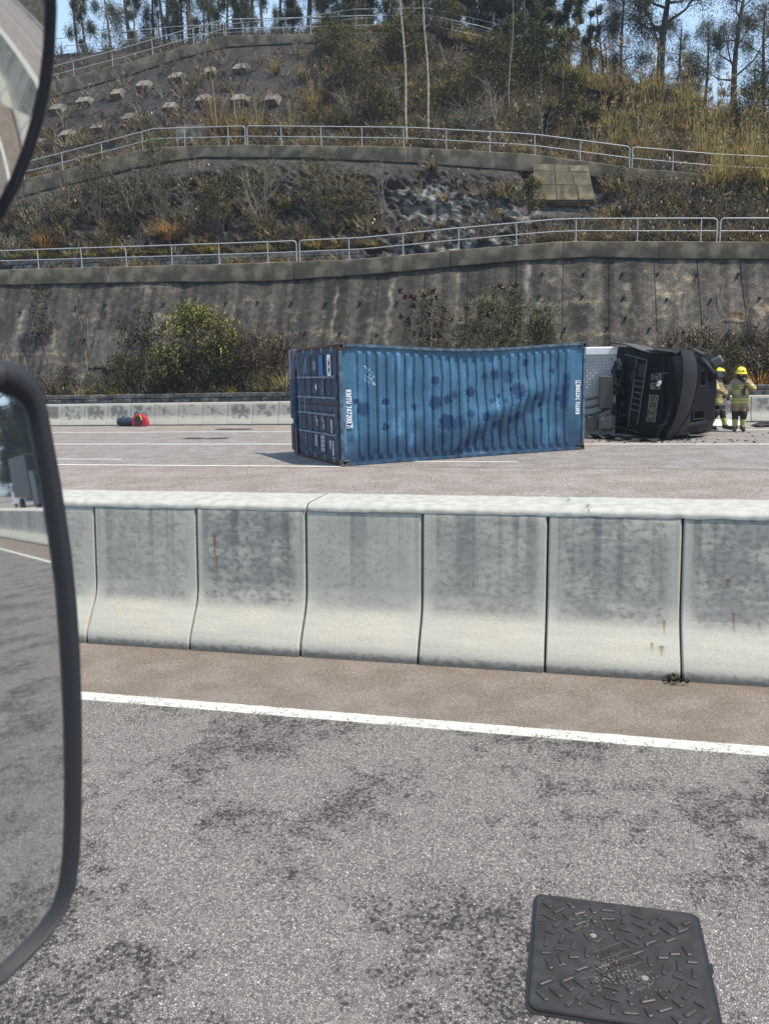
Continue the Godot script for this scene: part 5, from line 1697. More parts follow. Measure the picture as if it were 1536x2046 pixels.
	ra.box(Transform3D(Basis.from_euler(Vector3(0.1, 0, -0.1)), Vector3(0.02, 1.46, 0.165)), Vector3(0.12, 0.08, 0.06), 0.02)
	ra.tube([Vector3(0.05, 1.44, 0.18), Vector3(0.13, 1.30, 0.21), Vector3(0.09, 1.16, 0.20)], [0.011], 6)
	put("mouthpiece", ra.mesh(), M.black, t)
	var rd := MB.new()
	rd.box(Transform3D(Basis.from_euler(Vector3(-0.05, 0, 0.05)), Vector3(0.075, 1.12, 0.175)), Vector3(0.075, 0.20, 0.055), 0.012)
	rd.tube([Vector3(0.10, 1.20, 0.175), Vector3(0.105, 1.33, 0.17)], [0.009], 5)
	put("radio", rd.mesh(), M.black, t)
	var pk := MB.new()
	for s in [-1.0, 1.0]:
		pk.box(Transform3D(Basis.from_euler(Vector3(0, 0.3 * s, 0.05 * s)), Vector3(0.205 * s, 0.66, 0.01)), Vector3(0.07, 0.19, 0.17), 0.025)
	put("thigh_pocket", pk.mesh(), mat(beige, 0.85), t)
	# the one bending towards the cab
	var t2 := thing("person", "person in beige fire kit and yellow helmet half hidden behind the black cab", "person", Vector3(3.98, 0, -25.2), 1.15, "firefighters beside the overturned lorry")
	var b2 := MB.new()
	var H2 := [
		[Vector3(0, 0.98, 0), Vector3(0, 1.28, -0.02), 0.165, 0.17], [Vector3(-0.07, 0.98, 0), Vector3(-0.09, 1.30, -0.02), 0.14, 0.13], [Vector3(0.07, 0.98, 0), Vector3(0.09, 1.30, -0.02), 0.14, 0.13],
		[Vector3(-0.08, 0.80, 0), Vector3(-0.06, 1.02, 0), 0.145, 0.145], [Vector3(0.08, 0.80, 0), Vector3(0.06, 1.02, 0), 0.145, 0.145],
		[Vector3(-0.15, 1.37, -0.03), Vector3(0.15, 1.37, -0.03), 0.095, 0.095], [Vector3(0, 1.34, -0.02), Vector3(0, 1.50, 0.02), 0.12, 0.075],
		[Vector3(0, 1.50, 0.02), Vector3(0, 1.63, 0.06), 0.068, 0.10], [Vector3(0, 1.55, 0.10), Vector3(0, 1.61, 0.11), 0.055, 0.062],
		[Vector3(-0.19, 1.36, -0.03), Vector3(-0.29, 1.16, 0.08), 0.085, 0.075], [Vector3(-0.29, 1.16, 0.08), Vector3(-0.24, 1.06, 0.28), 0.075, 0.06],
		[Vector3(0.19, 1.36, -0.03), Vector3(0.30, 1.15, 0.05), 0.085, 0.075], [Vector3(0.30, 1.15, 0.05), Vector3(0.27, 0.96, 0.20), 0.075, 0.06],
		[Vector3(-0.10, 0.84, 0), Vector3(-0.11, 0.50, 0.02), 0.115, 0.088], [Vector3(-0.11, 0.50, 0.02), Vector3(-0.11, 0.14, -0.14), 0.090, 0.072],
		[Vector3(0.10, 0.84, 0), Vector3(0.11, 0.50, 0.13), 0.115, 0.088], [Vector3(0.11, 0.50, 0.13), Vector3(0.11, 0.13, 0.24), 0.090, 0.072],
		[Vector3(-0.11, 0.09, -0.16), Vector3(-0.12, 0.052, 0.03), 0.062, 0.050], [Vector3(0.11, 0.09, 0.22), Vector3(0.12, 0.052, 0.42), 0.062, 0.050]]
	flesh(b2, H2, 0.016, 0.05, dress)
	hand(b2, Vector3(-0.24, 1.06, 0.28), Vector3(0.15, -0.35, 0.92).normalized(), Vector3(0.4, -0.8, -0.3).normalized(), 1.0, 0.5, dark)
	hand(b2, Vector3(0.27, 0.96, 0.20), Vector3(-0.2, -0.75, 0.6).normalized(), Vector3(-0.8, -0.2, 0.2).normalized(), -1.0, 0.5, dark)
	put("body", b2.mesh(), cloth, t2)
	helmet(t2, Vector3(0, 1.64, 0.05), -0.5, 0.22)
	var pk2 := MB.new()
	pk2.box(Transform3D(Basis.from_euler(Vector3(-0.3, 0.3, 0.05)), Vector3(0.205, 0.68, 0.06)), Vector3(0.07, 0.19, 0.17), 0.025)
	put("thigh_pocket", pk2.mesh(), mat(beige, 0.85), t2)

# ---------------------------------------------------------------- loose things on the far carriageway
func bags_and_debris() -> void:
	var t := thing("duffel_bag", "dark blue duffel bag lying on its side against the roadside barrier", "bag", Vector3(-17.15, 0, -28.35), 0.05)
	var nb := mat(Color(0.012, 0.028, 0.05), 0.8)
	var b := MB.new()
	b.lathe(Transform3D(Basis(Vector3(0, 1, 0), Vector3(1, 0, 0), Vector3(0, 0, -1)), Vector3(0, 0.17, 0)), [Vector2(0.0, -0.34), Vector2(0.12, -0.335), Vector2(0.16, -0.30), Vector2(0.165, -0.2), Vector2(0.172, -0.05), Vector2(0.17, 0.12), Vector2(0.165, 0.26), Vector2(0.14, 0.33), Vector2(0.0, 0.34)], 18)
	put("bag_body", b.mesh(), nb, t)
	var st := MB.new()
	for x in [-0.14, 0.14]:
		var path := []
		for k in 13:
			var a := PI * (-0.15 + 1.3 * k / 12.0)
			path.append(Vector3(x, 0.17 + 0.178 * sin(a), 0.178 * cos(a)))
		st.tube(path, [0.014], 5)
	st.tube([Vector3(-0.14, 0.345, 0.03), Vector3(-0.08, 0.40, 0.05), Vector3(0.08, 0.40, 0.05), Vector3(0.14, 0.345, 0.03)], [0.013], 5)
	put("strap", st.mesh(), mat(Color(0.02, 0.02, 0.022), 0.8), t)
	var r := thing("red_backpack", "red and black kit bag with yellow zip standing beside the duffel bag", "bag", Vector3(-16.48, 0, -28.30), 0.1)
	var rb := MB.new()
	rb.prism([Vector2(-0.27, 0.01), Vector2(0.27, 0.01), Vector2(0.29, 0.10), Vector2(0.24, 0.30), Vector2(0.10, 0.44), Vector2(-0.10, 0.46), Vector2(-0.24, 0.36), Vector2(-0.30, 0.12)], -0.14, 0.14)
	put("bag_body", rb.mesh(), mat(Color(0.42, 0.012, 0.03), 0.7), r)
	var fp := MB.new()
	fp.prism([Vector2(-0.16, 0.03), Vector2(0.12, 0.03), Vector2(0.13, 0.22), Vector2(0.05, 0.38), Vector2(-0.10, 0.40), Vector2(-0.17, 0.25)], 0.141, 0.18)
	put("front_pocket", fp.mesh(), mat(Color(0.025, 0.022, 0.025), 0.8), r)
	var zp := MB.new()
	zp.tube([Vector3(0.04, 0.43, 0.15), Vector3(0.09, 0.36, 0.165), Vector3(0.12, 0.24, 0.165)], [0.022], 6)
	put("zip", zp.mesh(), mat(Color(0.62, 0.48, 0.03), 0.6), r)
	var hd := MB.new()
	var hp := []
	for k in 11:
		var a := PI * k / 10.0
		hp.append(Vector3(-0.11 + 0.10 * cos(a), 0.42 + 0.12 * sin(a), 0.05))
	hd.tube(hp, [0.022], 7)
	put("handle", hd.mesh(), M.black, r)
	# a crumpled white sheet
	var sh := MB.new()
	sh.grid(16, 10, func(i: int, j: int) -> Vector3:
		var x := -0.55 + 1.1 * i / 15.0
		var z := -0.32 + 0.64 * j / 9.0
		var edge := ss(0.6, 0.3, absf(x)) * ss(0.36, 0.1, absf(z))
		return Vector3(x + 0.05 * sin(z * 20.0), 0.012 + edge * (0.10 + 0.10 * absf(bumps.get_noise_2d(x * 26.0 + 5.0, z * 26.0)) * 2.0), z + 0.04 * sin(x * 17.0)), true)
	tag(put("plastic_sheet", sh.mesh(), mat(Color(0.66, 0.72, 0.74), 0.35), self, at(4.55, 0, -27.0)), "crumpled pale plastic sheet on the road behind the two firefighters", "plastic sheet")
	var db := thing("debris", "dark flat broken panel lying by the right edge of the far lanes", "debris", Vector3(5.9, 0, -26.7), 0.1)
	var d := MB.new()
	d.prism([Vector2(-0.62, 0.01), Vector2(0.8, 0.01), Vector2(0.78, 0.07), Vector2(0.2, 0.16), Vector2(-0.30, 0.12)], -0.3, 0.3)
	d.box(Transform3D(Basis.from_euler(Vector3(0.1, 0.4, 0.12)), Vector3(-0.35, 0.07, 0.25)), Vector3(0.6, 0.05, 0.25), 0.01)
	d.box(Transform3D(Basis.from_euler(Vector3(0.0, -0.3, -0.05)), Vector3(0.5, 0.12, 0.1)), Vector3(0.5, 0.10, 0.3), 0.03)
	put("panel", d.mesh(), M.pipe, db)
	# torn-off pieces at the foot of the cab
	for q in [["long dark panel torn off beneath the lorry's visor", 1.55, -21.55, 1.1, 0.06, 0.42, -0.5], ["bent black strip lying nearest the road below the lorry cab", 1.35, -21.28, 1.2, 0.025, 0.12, -0.15], ["crumpled dark panel on the ground under the deck plate", 0.75, -22.15, 0.9, 0.09, 0.45, -0.3], ["dark scrap of bodywork on the ground right of the lorry cab", 3.75, -24.7, 0.5, 0.03, 0.2, 0.2]]:
		var o := thing("debris", q[0], "debris", Vector3(q[1], 0, q[2]), q[6], "pieces broken off the lorry")
		var k := MB.new()
		k.grid(12, 4, func(i: int, j: int) -> Vector3: return Vector3((i / 11.0 - 0.5) * q[3], 0.012 + q[4] * (0.5 + 0.5 * sin(i * 1.3 + j)), (j / 3.0 - 0.5) * q[5] * (1.0 - 0.3 * sin(i * 0.6))), true)
		k.grid(12, 4, func(i: int, j: int) -> Vector3: return Vector3((i / 11.0 - 0.5) * q[3], 0.006 + q[4] * (0.4 + 0.5 * sin(i * 1.3 + j)), (j / 3.0 - 0.5) * q[5] * (1.0 - 0.3 * sin(i * 0.6))), false)
		put("panel", k.mesh(), mat(Color(0.028, 0.03, 0.031), 0.45), o)
	var bits := MB.new()
	bits.box(Transform3D(), Vector3(0.05, 0.02, 0.03), 0.004)
	var places := []
	for k in 90:
		var a := rng.randf() * TAU
		var r2 := rng.randf()
		places.append(Transform3D(Basis.from_euler(Vector3(0, a, 0)).scaled(Vector3.ONE * rng.randf_range(0.4, 1.7)), Vector3(1.7 + 1.9 * cos(a) * r2 + rng.randf_range(-0.6, 1.6), 0.005, -21.6 + 0.9 * sin(a) * r2)))
	for k in 25:
		places.append(Transform3D(Basis.from_euler(Vector3(0, k, 0)).scaled(Vector3.ONE * rng.randf_range(0.5, 1.4)), Vector3(rng.randf_range(2.5, 5.5), 0.005, rng.randf_range(-26.0, -22.5))))
	stuff("rubble", "small dark broken bits scattered on the road around the lorry", "debris", bits.mesh(), M.pipe, places)
	# drain covers in the far lanes
	for q in [["long dark drain cover in the far lane left of the container", -11.75, -26.4, 1.3, 0.45], ["narrower drain cover one lane nearer than the long dark one", -10.9, -22.4, 1.6, 0.55]]:
		var o := thing("drain_cover", q[0], "drain cover", Vector3(q[1], 0, q[2]))
		var f := MB.new()
		f.box(at(0, -0.004, 0), Vector3(q[3], 0.012, q[4]), 0.003)
		put("frame", f.mesh(), M.pipe if q[4] < 0.5 else M.far_road, o)
		var s := MB.new()
		s.box(Transform3D(), Vector3(q[3] * 0.42, 0.012, 0.03))
		for k in 8:
			put("slot", s.mesh(), M.dark_gap, o, at(q[3] * (-0.24 if k % 2 == 0 else 0.24), 0.004, q[4] * (-0.36 + 0.24 * (k / 2))))
	for q in [["thin dark scrap lying on the road just beyond the barrier's white top", -3.35, -6.6], ["second dark scrap beyond the barrier, left of the first", -3.85, -7.0]]:
		var k := MB.new()
		k.grid(8, 3, func(i: int, j: int) -> Vector3: return Vector3(-0.14 + 0.04 * i, 0.015 + 0.012 * sin(i * 1.7 + j), -0.03 + 0.03 * j), true)
		tag(put("scrap", k.mesh(), M.pipe, self, at(q[1], 0, q[2], 0.2)), q[0], "debris")

# ---------------------------------------------------------------- the square cover in the near lane
func manhole() -> void:
	var t := thing("manhole_cover", "square dark iron manhole cover with raised bars in the near lane", "manhole cover", Vector3(0.163, 0, -2.36))
	var iron := mat(Color(0.050, 0.049, 0.050), 0.5, {"metal": 0.35, "tex": mottle_tex(61, 256, 0.82, 1.0, 0.02, 5, Color(1.0, 0.94, 0.86)), "tri": 2.2, "spec": 0.5})
	var dust := mat(Color(0.17, 0.15, 0.122), 0.95)
	t.scale.y = 0.68
	var S := 0.265
	var outline := func(h: float, r: float) -> Array:
		var a := []
		for c in 4:
			var ce: Vector2 = [Vector2(h - r, h - r), Vector2(-h + r, h - r), Vector2(-h + r, -h + r), Vector2(h - r, -h + r)][c]
			for k in 5:
				var g := PI * 0.5 * (c + k / 4.0)
				a.append(ce + Vector2(cos(g), sin(g)) * r)
		return a
	var FL := Transform3D(Basis(Vector3(1, 0, 0), Vector3(0, 0, -1), Vector3(0, 1, 0)), Vector3.ZERO)      # x, y of a drawing laid flat, its z upwards
	var g := MB.new()
	g.prism(outline.call(S + 0.012, 0.035), 0.0015, 0.004, FL)
	for q in [[-S - 0.008, 0.0], [S + 0.008, 0.02]]:
		g.prism([Vector2(q[0] - 0.012, q[1] - 0.02), Vector2(q[0] + 0.012, q[1] - 0.02), Vector2(q[0] + 0.012, q[1] + 0.02), Vector2(q[0] - 0.012, q[1] + 0.02)], 0.001, 0.0045, FL)
	put("frame_gap", g.mesh(), M.black, t)
	var p := MB.new()
	p.prism(outline.call(S, 0.03), 0.003, 0.0125, FL)
	p.prism(outline.call(S - 0.004, 0.028), 0.0125, 0.0150, FL)
	put("plate", p.mesh(), iron, t)
	# raised bars set in rings round the middle, each turned a quarter from the next
	var long_bar := MB.new()
	long_bar.box(at(0, 0.0175, 0), Vector3(0.046, 0.010, 0.0150), 0.003)
	var short_bar := MB.new()
	short_bar.box(at(0, 0.0175, 0), Vector3(0.034, 0.010, 0.0150), 0.003)
	var lm := long_bar.mesh()
	var sm := short_bar.mesh()
	var diag := Vector2(0.8, -0.6).normalized()
	var lim := S - 0.022
	for ring in 7:
		var r := 0.096 + 0.043 * ring
		var n := int(TAU * r / 0.052)
		n += n % 2
		for k in n:
			var a := TAU * (k + 0.5 * (ring % 2)) / n
			var q := Vector2(cos(a), sin(a)) * r
			if absf(q.x) > lim or absf(q.y) > lim:
				continue
			if absf(q.cross(diag)) < 0.022 or (absf(q.x) < 0.06 and absf(q.y) < 0.06):
				continue
			if (q - Vector2(-0.075, -0.085)).length() < 0.045 or (q - Vector2(0.075, 0.075)).length() < 0.045:
				continue
			put("raised_bar", lm if k % 2 == 0 else sm, iron, t, at(q.x, 0, q.y, -a + (PI * 0.5 if k % 2 == 0 else 0.0)))
	var sl := MB.new()                                   # the slit between the two halves
	var ang := atan2(0.6, 0.8)
	sl.box(Transform3D(Basis(Vector3.UP, ang), Vector3(0, 0.0152, 0)), Vector3(0.62, 0.0016, 0.0035))
	put("slit", sl.mesh(), M.black, t)
	for k in 9:
		if k == 4:
			continue
		var cr := MB.new()
		var d := -0.27 + 0.0675 * k
		cr.box(Transform3D(Basis(Vector3.UP, ang), Vector3(0.8 * d, 0.0175, -0.6 * d)), Vector3(0.044, 0.009, 0.012), 0.003)
		put("raised_bar", cr.mesh(), iron, t, Transform3D(Basis(), Vector3(0.0055 * (1 if k % 2 else -1), 0, 0.0075 * (1 if k % 2 else -1))))
	for s in [-1.0, 1.0]:                                # two framed name plates beside the slit
		var off: Vector3 = Vector3(0.6, 0, 0.8) * 0.030 * s
		var fr := MB.new()
		var tf := Transform3D(Basis(Vector3.UP, ang), off)
		for e in [[0.0, 0.019, 0.118, 0.0035], [0.0, -0.019, 0.118, 0.0035], [0.058, 0.0, 0.0035, 0.038], [-0.058, 0.0, 0.0035, 0.038]]:
			fr.box(tf * at(e[0], 0.0165, e[1]), Vector3(e[2], 0.006, e[3]), 0.001)
		put("name_frame", fr.mesh(), iron, t)
		var lb := MB.new()                               # worn cast letters
		for k in 11:
			var w := 0.0035 + 0.002 * (k % 3)
			lb.box(tf * at(-0.048 + 0.0096 * k, 0.0160, 0.001 * sin(k * 2.0)), Vector3(w * 0.6, 0.004, 0.019), 0.0008)
			if k % 2 == 0:
				lb.box(tf * at(-0.048 + 0.0096 * k + 0.002, 0.0160, 0.007 * sin(k * 1.3)), Vector3(w, 0.004, 0.003), 0.0005)
		put("worn_lettering", lb.mesh(), iron, t)
	for q in [Vector2(-0.075, -0.085), Vector2(0.075, 0.075)]:
		var b := MB.new()
		b.lathe(at(q.x, 0.014, q.y), [Vector2(0.033, 0.0), Vector2(0.033, 0.005), Vector2(0.029, 0.0065), Vector2(0.019, 0.0065), Vector2(0.017, 0.002), Vector2(0.0, 0.002)], 6)
		var bo := put("lifting_eye", b.mesh(), iron, t)
		var db := MB.new()
		db.lathe(at(q.x, 0.0165, q.y), [Vector2(0.011, 0.0), Vector2(0.006, 0.0015), Vector2(0.0, 0.002)], 9)
		put("grit", db.mesh(), mat(Color(0.20, 0.19, 0.16), 0.95), bo)
	var dp := []
	for k in 300:
		var c: Vector2 = [Vector2(0.01, 0.08), Vector2(-0.03, 0.06), Vector2(0.05, 0.10), Vector2(-0.10, -0.14), Vector2(-0.06, 0.11)][k % 5]
		var spread := 0.022 + 0.012 * (k % 3)
		dp.append(Transform3D(Basis(Vector3.UP, k).scaled(Vector3(1, 0.5, 1) * rng.randf_range(0.4, 1.3)), Vector3(0.163 + c.x + rng.randfn(0, spread), 0.0155, -2.36 + c.y + rng.randfn(0, spread))))
	var gr := MB.new()
	gr.hull([Vector3(-0.003, 0, -0.002), Vector3(0.003, 0, -0.002), Vector3(0.001, 0, 0.003), Vector3(0, 0.003, 0)], [[0, 1, 2], [0, 1, 3], [1, 2, 3], [2, 0, 3]])
	stuff("grit", "buff grit lying in the middle of the manhole cover", "grit", gr.mesh(), dust, dp)
	var ed := MB.new()                                   # cast letters along the rim
	for k in 10:
		ed.box(at(-0.248, 0.0165, -0.235 + 0.016 * k), Vector3(0.014, 0.004, 0.004 + 0.003 * (k % 2)), 0.001)
	text(t, "cast_letter", "E", 0.022, 0.004, iron, Transform3D(Basis(Vector3(1, 0, 0), Vector3(0, 0, -1), Vector3(0, 1, 0)), Vector3(0.235, 0.016, 0.205)))
	put("rim_lettering", ed.mesh(), iron, t)
	var e2 := MB.new()
	for k in 10:
		e2.box(at(-0.21 + 0.014 * k, 0.0165, -0.249), Vector3(0.004 + 0.003 * (k % 2), 0.004, 0.012), 0.001)
	put("rim_lettering", e2.mesh(), iron, t)

# ---------------------------------------------------------------- the two mirrors of the vehicle the picture is taken from
func mirrors() -> void:
	var glass := mat(Color(0.72, 0.73, 0.735), 0.02, {"metal": 1.0})
	var rubber := mat(Color(0.020, 0.022, 0.027), 0.55, {"spec": 0.4})
	var t := thing("wing_mirror", "tall black wing mirror in front, its glass reflecting road and barrier", "mirror")
	t.transform = Transform3D(Basis(Vector3(0.3622, 0, -0.9321), Vector3(-0.0645, 0.9976, -0.0251), Vector3(0.92988, 0.0692, 0.36135)), Vector3(-0.514, 1.7495, -0.6695))
	var outer := [Vector2(-0.0126, 0.1217), Vector2(0.0046, 0.1189), Vector2(0.0173, 0.1103), Vector2(0.0257, 0.0956), Vector2(0.0286, 0.0784), Vector2(0.0304, 0.0462), Vector2(0.0327, 0.0085), Vector2(0.0335, -0.0246), Vector2(0.0343, -0.0658), Vector2(0.0333, -0.1125), Vector2(0.0298, -0.1644), Vector2(0.023, -0.2264), Vector2(0.0156, -0.2777), Vector2(0.006, -0.339), Vector2(-0.0016, -0.3793), Vector2(-0.0114, -0.4099), Vector2(-0.0247, -0.4298), Vector2(-0.0467, -0.4463), Vector2(-0.0724, -0.4566), Vector2(-0.0987, -0.4624)]
	var inner := [Vector2(-0.0171, 0.0906), Vector2(-0.0027, 0.0869), Vector2(0.0065, 0.0794), Vector2(0.0114, 0.0671), Vector2(0.0126, 0.0427), Vector2(0.0145, 0.0081), Vector2(0.0155, -0.0219), Vector2(0.0167, -0.0625), Vector2(0.0167, -0.1085), Vector2(0.0139, -0.1545), Vector2(0.0107, -0.1955), Vector2(0.0061, -0.2469), Vector2(-0.0002, -0.298), Vector2(-0.0069, -0.3437), Vector2(-0.0145, -0.3834), Vector2(-0.0232, -0.4115), Vector2(-0.0348, -0.4292), Vector2(-0.0541, -0.4406), Vector2(-0.0763, -0.4476), Vector2(-0.0973, -0.453)]
	var lo: Array = outer.duplicate()                   # the side towards the vehicle, out of sight, rounds off the same way
	var li: Array = inner.duplicate()
	for k in 20:
		var a := k / 19.0
		lo.append(Vector2(-0.16 - 0.045 * sin(PI * pow(a, 0.8)), lerpf(-0.455, 0.118, a)))
		li.append(Vector2(-0.155 - 0.035 * sin(PI * pow(a, 0.8)), lerpf(-0.446, 0.090, a)))
	var n := lo.size()
	var rim := MB.new()
	# rounded frame: from the glass edge out over the lip and back along the housing
	var fn := func(i: int, j: int) -> Vector3:
		var o: Vector2 = lo[i % n]
		var q: Vector2 = li[i % n]
		var m := Vector2(-0.08, -0.17)
		var w := [0.0, 0.12, 0.45, 0.8, 1.0, 1.0, 0.96, 0.72, 0.0]
		var zz := [-0.004, 0.006, 0.010, 0.007, -0.004, -0.02, -0.04, -0.065, -0.075]
		var base := q.lerp(o, w[j]) if j < 7 else o.lerp(m, 1.0 - w[j])
		return Vector3(base.x, base.y, zz[j])
	rim.grid(n + 1, 9, fn, true)
	put("housing", rim.mesh(), rubber, t)
	var gl := MB.new()
	gl.prism(li, -0.012, -0.003)
	put("glass", gl.mesh(), glass, t)
	var arm := MB.new()
	arm.tube([Vector3(-0.10, 0.11, -0.03), Vector3(-0.13, 0.30, -0.05), Vector3(-0.22, 0.62, -0.06), Vector3(-0.55, 0.75, 0.0)], [0.014], 8)
	arm.tube([Vector3(-0.10, -0.44, -0.03), Vector3(-0.2, -0.60, -0.05), Vector3(-0.55, -0.70, 0.0)], [0.014], 8)
	put("arm", arm.mesh(), rubber, t)

	var u := thing("convex_mirror", "round black convex mirror hanging above the tall wing mirror", "mirror")
	u.transform = Transform3D(Basis(Vector3(0.062, 0, -0.99808), Vector3(0.3988, 0.9167, 0.0248), Vector3(0.91498, -0.39953, 0.05684)), Vector3(-0.4473, 2.0778, -0.6229))
	var ce := Vector2(-0.088, -0.010)
	var R := 0.513
	var dome := func(x: float, y: float) -> float: return -(x * x + y * y) / (2.0 * R)
	var gm := MB.new()
	gm.grid(49, 20, func(i: int, j: int) -> Vector3:
		var a := TAU * i / 48.0
		var r := j / 19.0
		var x := ce.x + 0.1045 * r * cos(a)
		var y := ce.y + 0.214 * r * sin(a)
		return Vector3(x, y, dome.call(x, y)), false)
	put("glass", gm.mesh(), glass, u)
	var um := MB.new()
	um.grid(49, 7, func(i: int, j: int) -> Vector3:
		var a := TAU * i / 48.0
		var w: float = [0.985, 1.0, 1.03, 1.045, 1.045, 0.9, 0.1][j]
		var x := ce.x + 0.1055 * w * cos(a)
		var y := ce.y + 0.215 * w * sin(a)
		return Vector3(x, y, dome.call(x, y) + [0.0, 0.005, 0.005, 0.0, -0.015, -0.05, -0.07][j]), false)
	put("housing", um.mesh(), rubber, u)
	var ua := MB.new()
	ua.tube([Vector3(-0.16, 0.10, -0.08), Vector3(-0.22, 0.2, -0.1), Vector3(-0.45, 0.45, -0.06)], [0.014], 8)
	put("arm", ua.mesh(), rubber, u)

# ---------------------------------------------------------------- what the mirrors show of the road behind
func traffic_behind() -> void:
	var t := thing("white_van", "white van seen small in the mirror on the other carriageway", "van", Vector3(74, 0, -13.2), 0.0)
	var b := MB.new()
	b.prism([Vector2(-2.5, 0.35), Vector2(2.4, 0.35), Vector2(2.45, 1.6), Vector2(2.3, 2.15), Vector2(-1.3, 2.2), Vector2(-2.1, 1.35), Vector2(-2.5, 1.1)], -0.9, 0.9)
	put("body", b.mesh(), mat(Color(0.75, 0.75, 0.74), 0.35), t)
	var w := MB.new()
	w.prism([Vector2(-1.95, 1.35), Vector2(1.9, 1.4), Vector2(1.9, 1.95), Vector2(-1.4, 2.0)], -0.91, 0.91)
	w.hull([Vector3(-2.06, 1.40, -0.8), Vector3(-2.06, 1.40, 0.8), Vector3(-1.36, 2.12, 0.8), Vector3(-1.36, 2.12, -0.8), Vector3(-1.9, 1.40, -0.8), Vector3(-1.9, 1.40, 0.8), Vector3(-1.2, 2.12, 0.8), Vector3(-1.2, 2.12, -0.8)], [[0, 1, 2, 3], [0, 1, 5, 4]])
	put("window", w.mesh(), M.black, t)
	for x in [-1.6, 1.5]:
		for z in [-0.8, 0.8]:
			wheel(t, Vector3(x, 0.33, z), Vector3(0, 0, 1), 0.33, 0.2)
	var l := thing("box_lorry", "dark grey box lorry seen in the mirror beyond the barrier", "lorry", Vector3(57, 0, -11.4), 0.0)
	var c := MB.new()
	c.box(at(1.2, 2.4, 0), Vector3(6.6, 2.8, 2.4), 0.04)
	put("cargo_box", c.mesh(), mat(Color(0.035, 0.037, 0.042), 0.5), l)
	var h := MB.new()
	h.prism([Vector2(-4.0, 0.5), Vector2(-2.2, 0.5), Vector2(-2.2, 2.7), Vector2(-3.6, 2.7), Vector2(-4.0, 1.6)], -1.15, 1.15)
	put("cab", h.mesh(), mat(Color(0.06, 0.065, 0.075), 0.4), l)
	var ws := MB.new()
	ws.hull([Vector3(-4.0, 1.65, -1.05), Vector3(-4.0, 1.65, 1.05), Vector3(-3.63, 2.6, 1.05), Vector3(-3.63, 2.6, -1.05), Vector3(-3.9, 1.65, -1.05), Vector3(-3.9, 1.65, 1.05), Vector3(-3.5, 2.6, 1.05), Vector3(-3.5, 2.6, -1.05)], [[0, 1, 2, 3], [4, 5, 6, 7]])
	put("windscreen", ws.mesh(), M.black, l)
	var f := MB.new()
	f.box(at(0.5, 0.8, 0), Vector3(8.0, 0.25, 1.0))
	put("chassis_frame", f.mesh(), M.black, l)
	for x in [-3.0, 2.9]:
		for z in [-1.0, 1.0]:
			wheel(l, Vector3(x, 0.48, z), Vector3(0, 0, 1), 0.48, 0.28)

# ---------------------------------------------------------------- plants
func rv(s := 1.0) -> Vector3:
	return Vector3(rng.randf_range(-1, 1), rng.randf_range(-1, 1), rng.randf_range(-1, 1)) * s

func tuft_mesh(blades: int, h: float, spread: float, droop: float, w: float, ca: Color, cb: Color, plumes := 0) -> ArrayMesh:
	var b := MB.new()
	for i in blades:
		var a := rng.randf() * TAU
		var out := Vector3(cos(a), 0, sin(a))
		var r := sqrt(rng.randf())
		b.col = ca.lerp(cb, rng.randf())
		var dir := (Vector3.UP + out * spread * r * rng.randf_range(0.5, 1.2)).normalized()
		b.blade(out * r * h * 0.16, dir, (out + Vector3.DOWN * 0.8) * droop * rng.randf_range(0.4, 1.2), h * rng.randf_range(0.55, 1.05), w * rng.randf_range(0.6, 1.3))
	for i in plumes:
		var a := rng.randf() * TAU
		var out := Vector3(cos(a), 0, sin(a))
		var tip := out * h * spread * rng.randf_range(0.2, 0.6) + Vector3.UP * h * rng.randf_range(1.05, 1.45)
		b.col = cb
		b.tube([out * 0.05, tip * 0.6 + Vector3.UP * 0.05, tip], [w * 0.35, w * 0.25], 3, false)
		for k in 26:
			var u := k / 26.0
			b.col = cb.lerp(Color(0.48, 0.40, 0.28), rng.randf())
			b.leaf(tip + (out * 0.10 + Vector3.UP * 0.30) * (u - 0.6) * h * 0.5, (Vector3.UP * 0.7 + out * 0.5 + rv(0.7)).normalized(), (out + rv(0.8)).normalized(), h * 0.14 * (1.0 - 0.6 * u), w * 0.8)
	return b.mesh()

func foliage_mesh(clumps: Array, per: int, leaf: float, ratio: float, droop: float, ca: Color, cb: Color, accent := Color(0, 0, 0, 0), accents := 0.0) -> ArrayMesh:   # clumps: [centre, radius]
	var b := MB.new()
	for q in clumps:
		var tone := rng.randf()
		for i in per:
			var d := rv()
			while d.length_squared() > 1.0:
				d = rv()
			var p: Vector3 = q[0] + d * q[1] * (Vector3(0.8, 1.5, 0.8) + Vector3.DOWN * 0.0 if droop > 0.6 else Vector3.ONE)
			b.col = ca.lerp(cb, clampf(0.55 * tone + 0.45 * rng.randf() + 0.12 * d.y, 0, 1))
			if accents > 0.0 and rng.randf() < accents:
				b.col = accent
			var dir := (d * 0.6 + rv(0.8) + Vector3.DOWN * droop * 1.0).normalized()
			b.leaf(p, dir, (Vector3.UP * 0.7 + d * 0.5 + rv(0.8)).normalized(), leaf * rng.randf_range(0.6, 1.35), leaf * ratio)
	return b.mesh()

func stems_mesh(tips: Array, r: float, ca: Color, wob := 0.08) -> ArrayMesh:
	var b := MB.new()
	b.col = ca
	for p in tips:
		var m1: Vector3 = p * 0.35 + rv(wob) * p.length() * 0.5
		var m2: Vector3 = p * 0.7 + rv(wob) * p.length() * 0.5
		m1.y = absf(m1.y)
		b.tube([Vector3(p.x * 0.06, -0.1, p.z * 0.06), m1, m2, p], [r, r * 0.75, r * 0.5, r * 0.2], 5, false)
	return b.mesh()

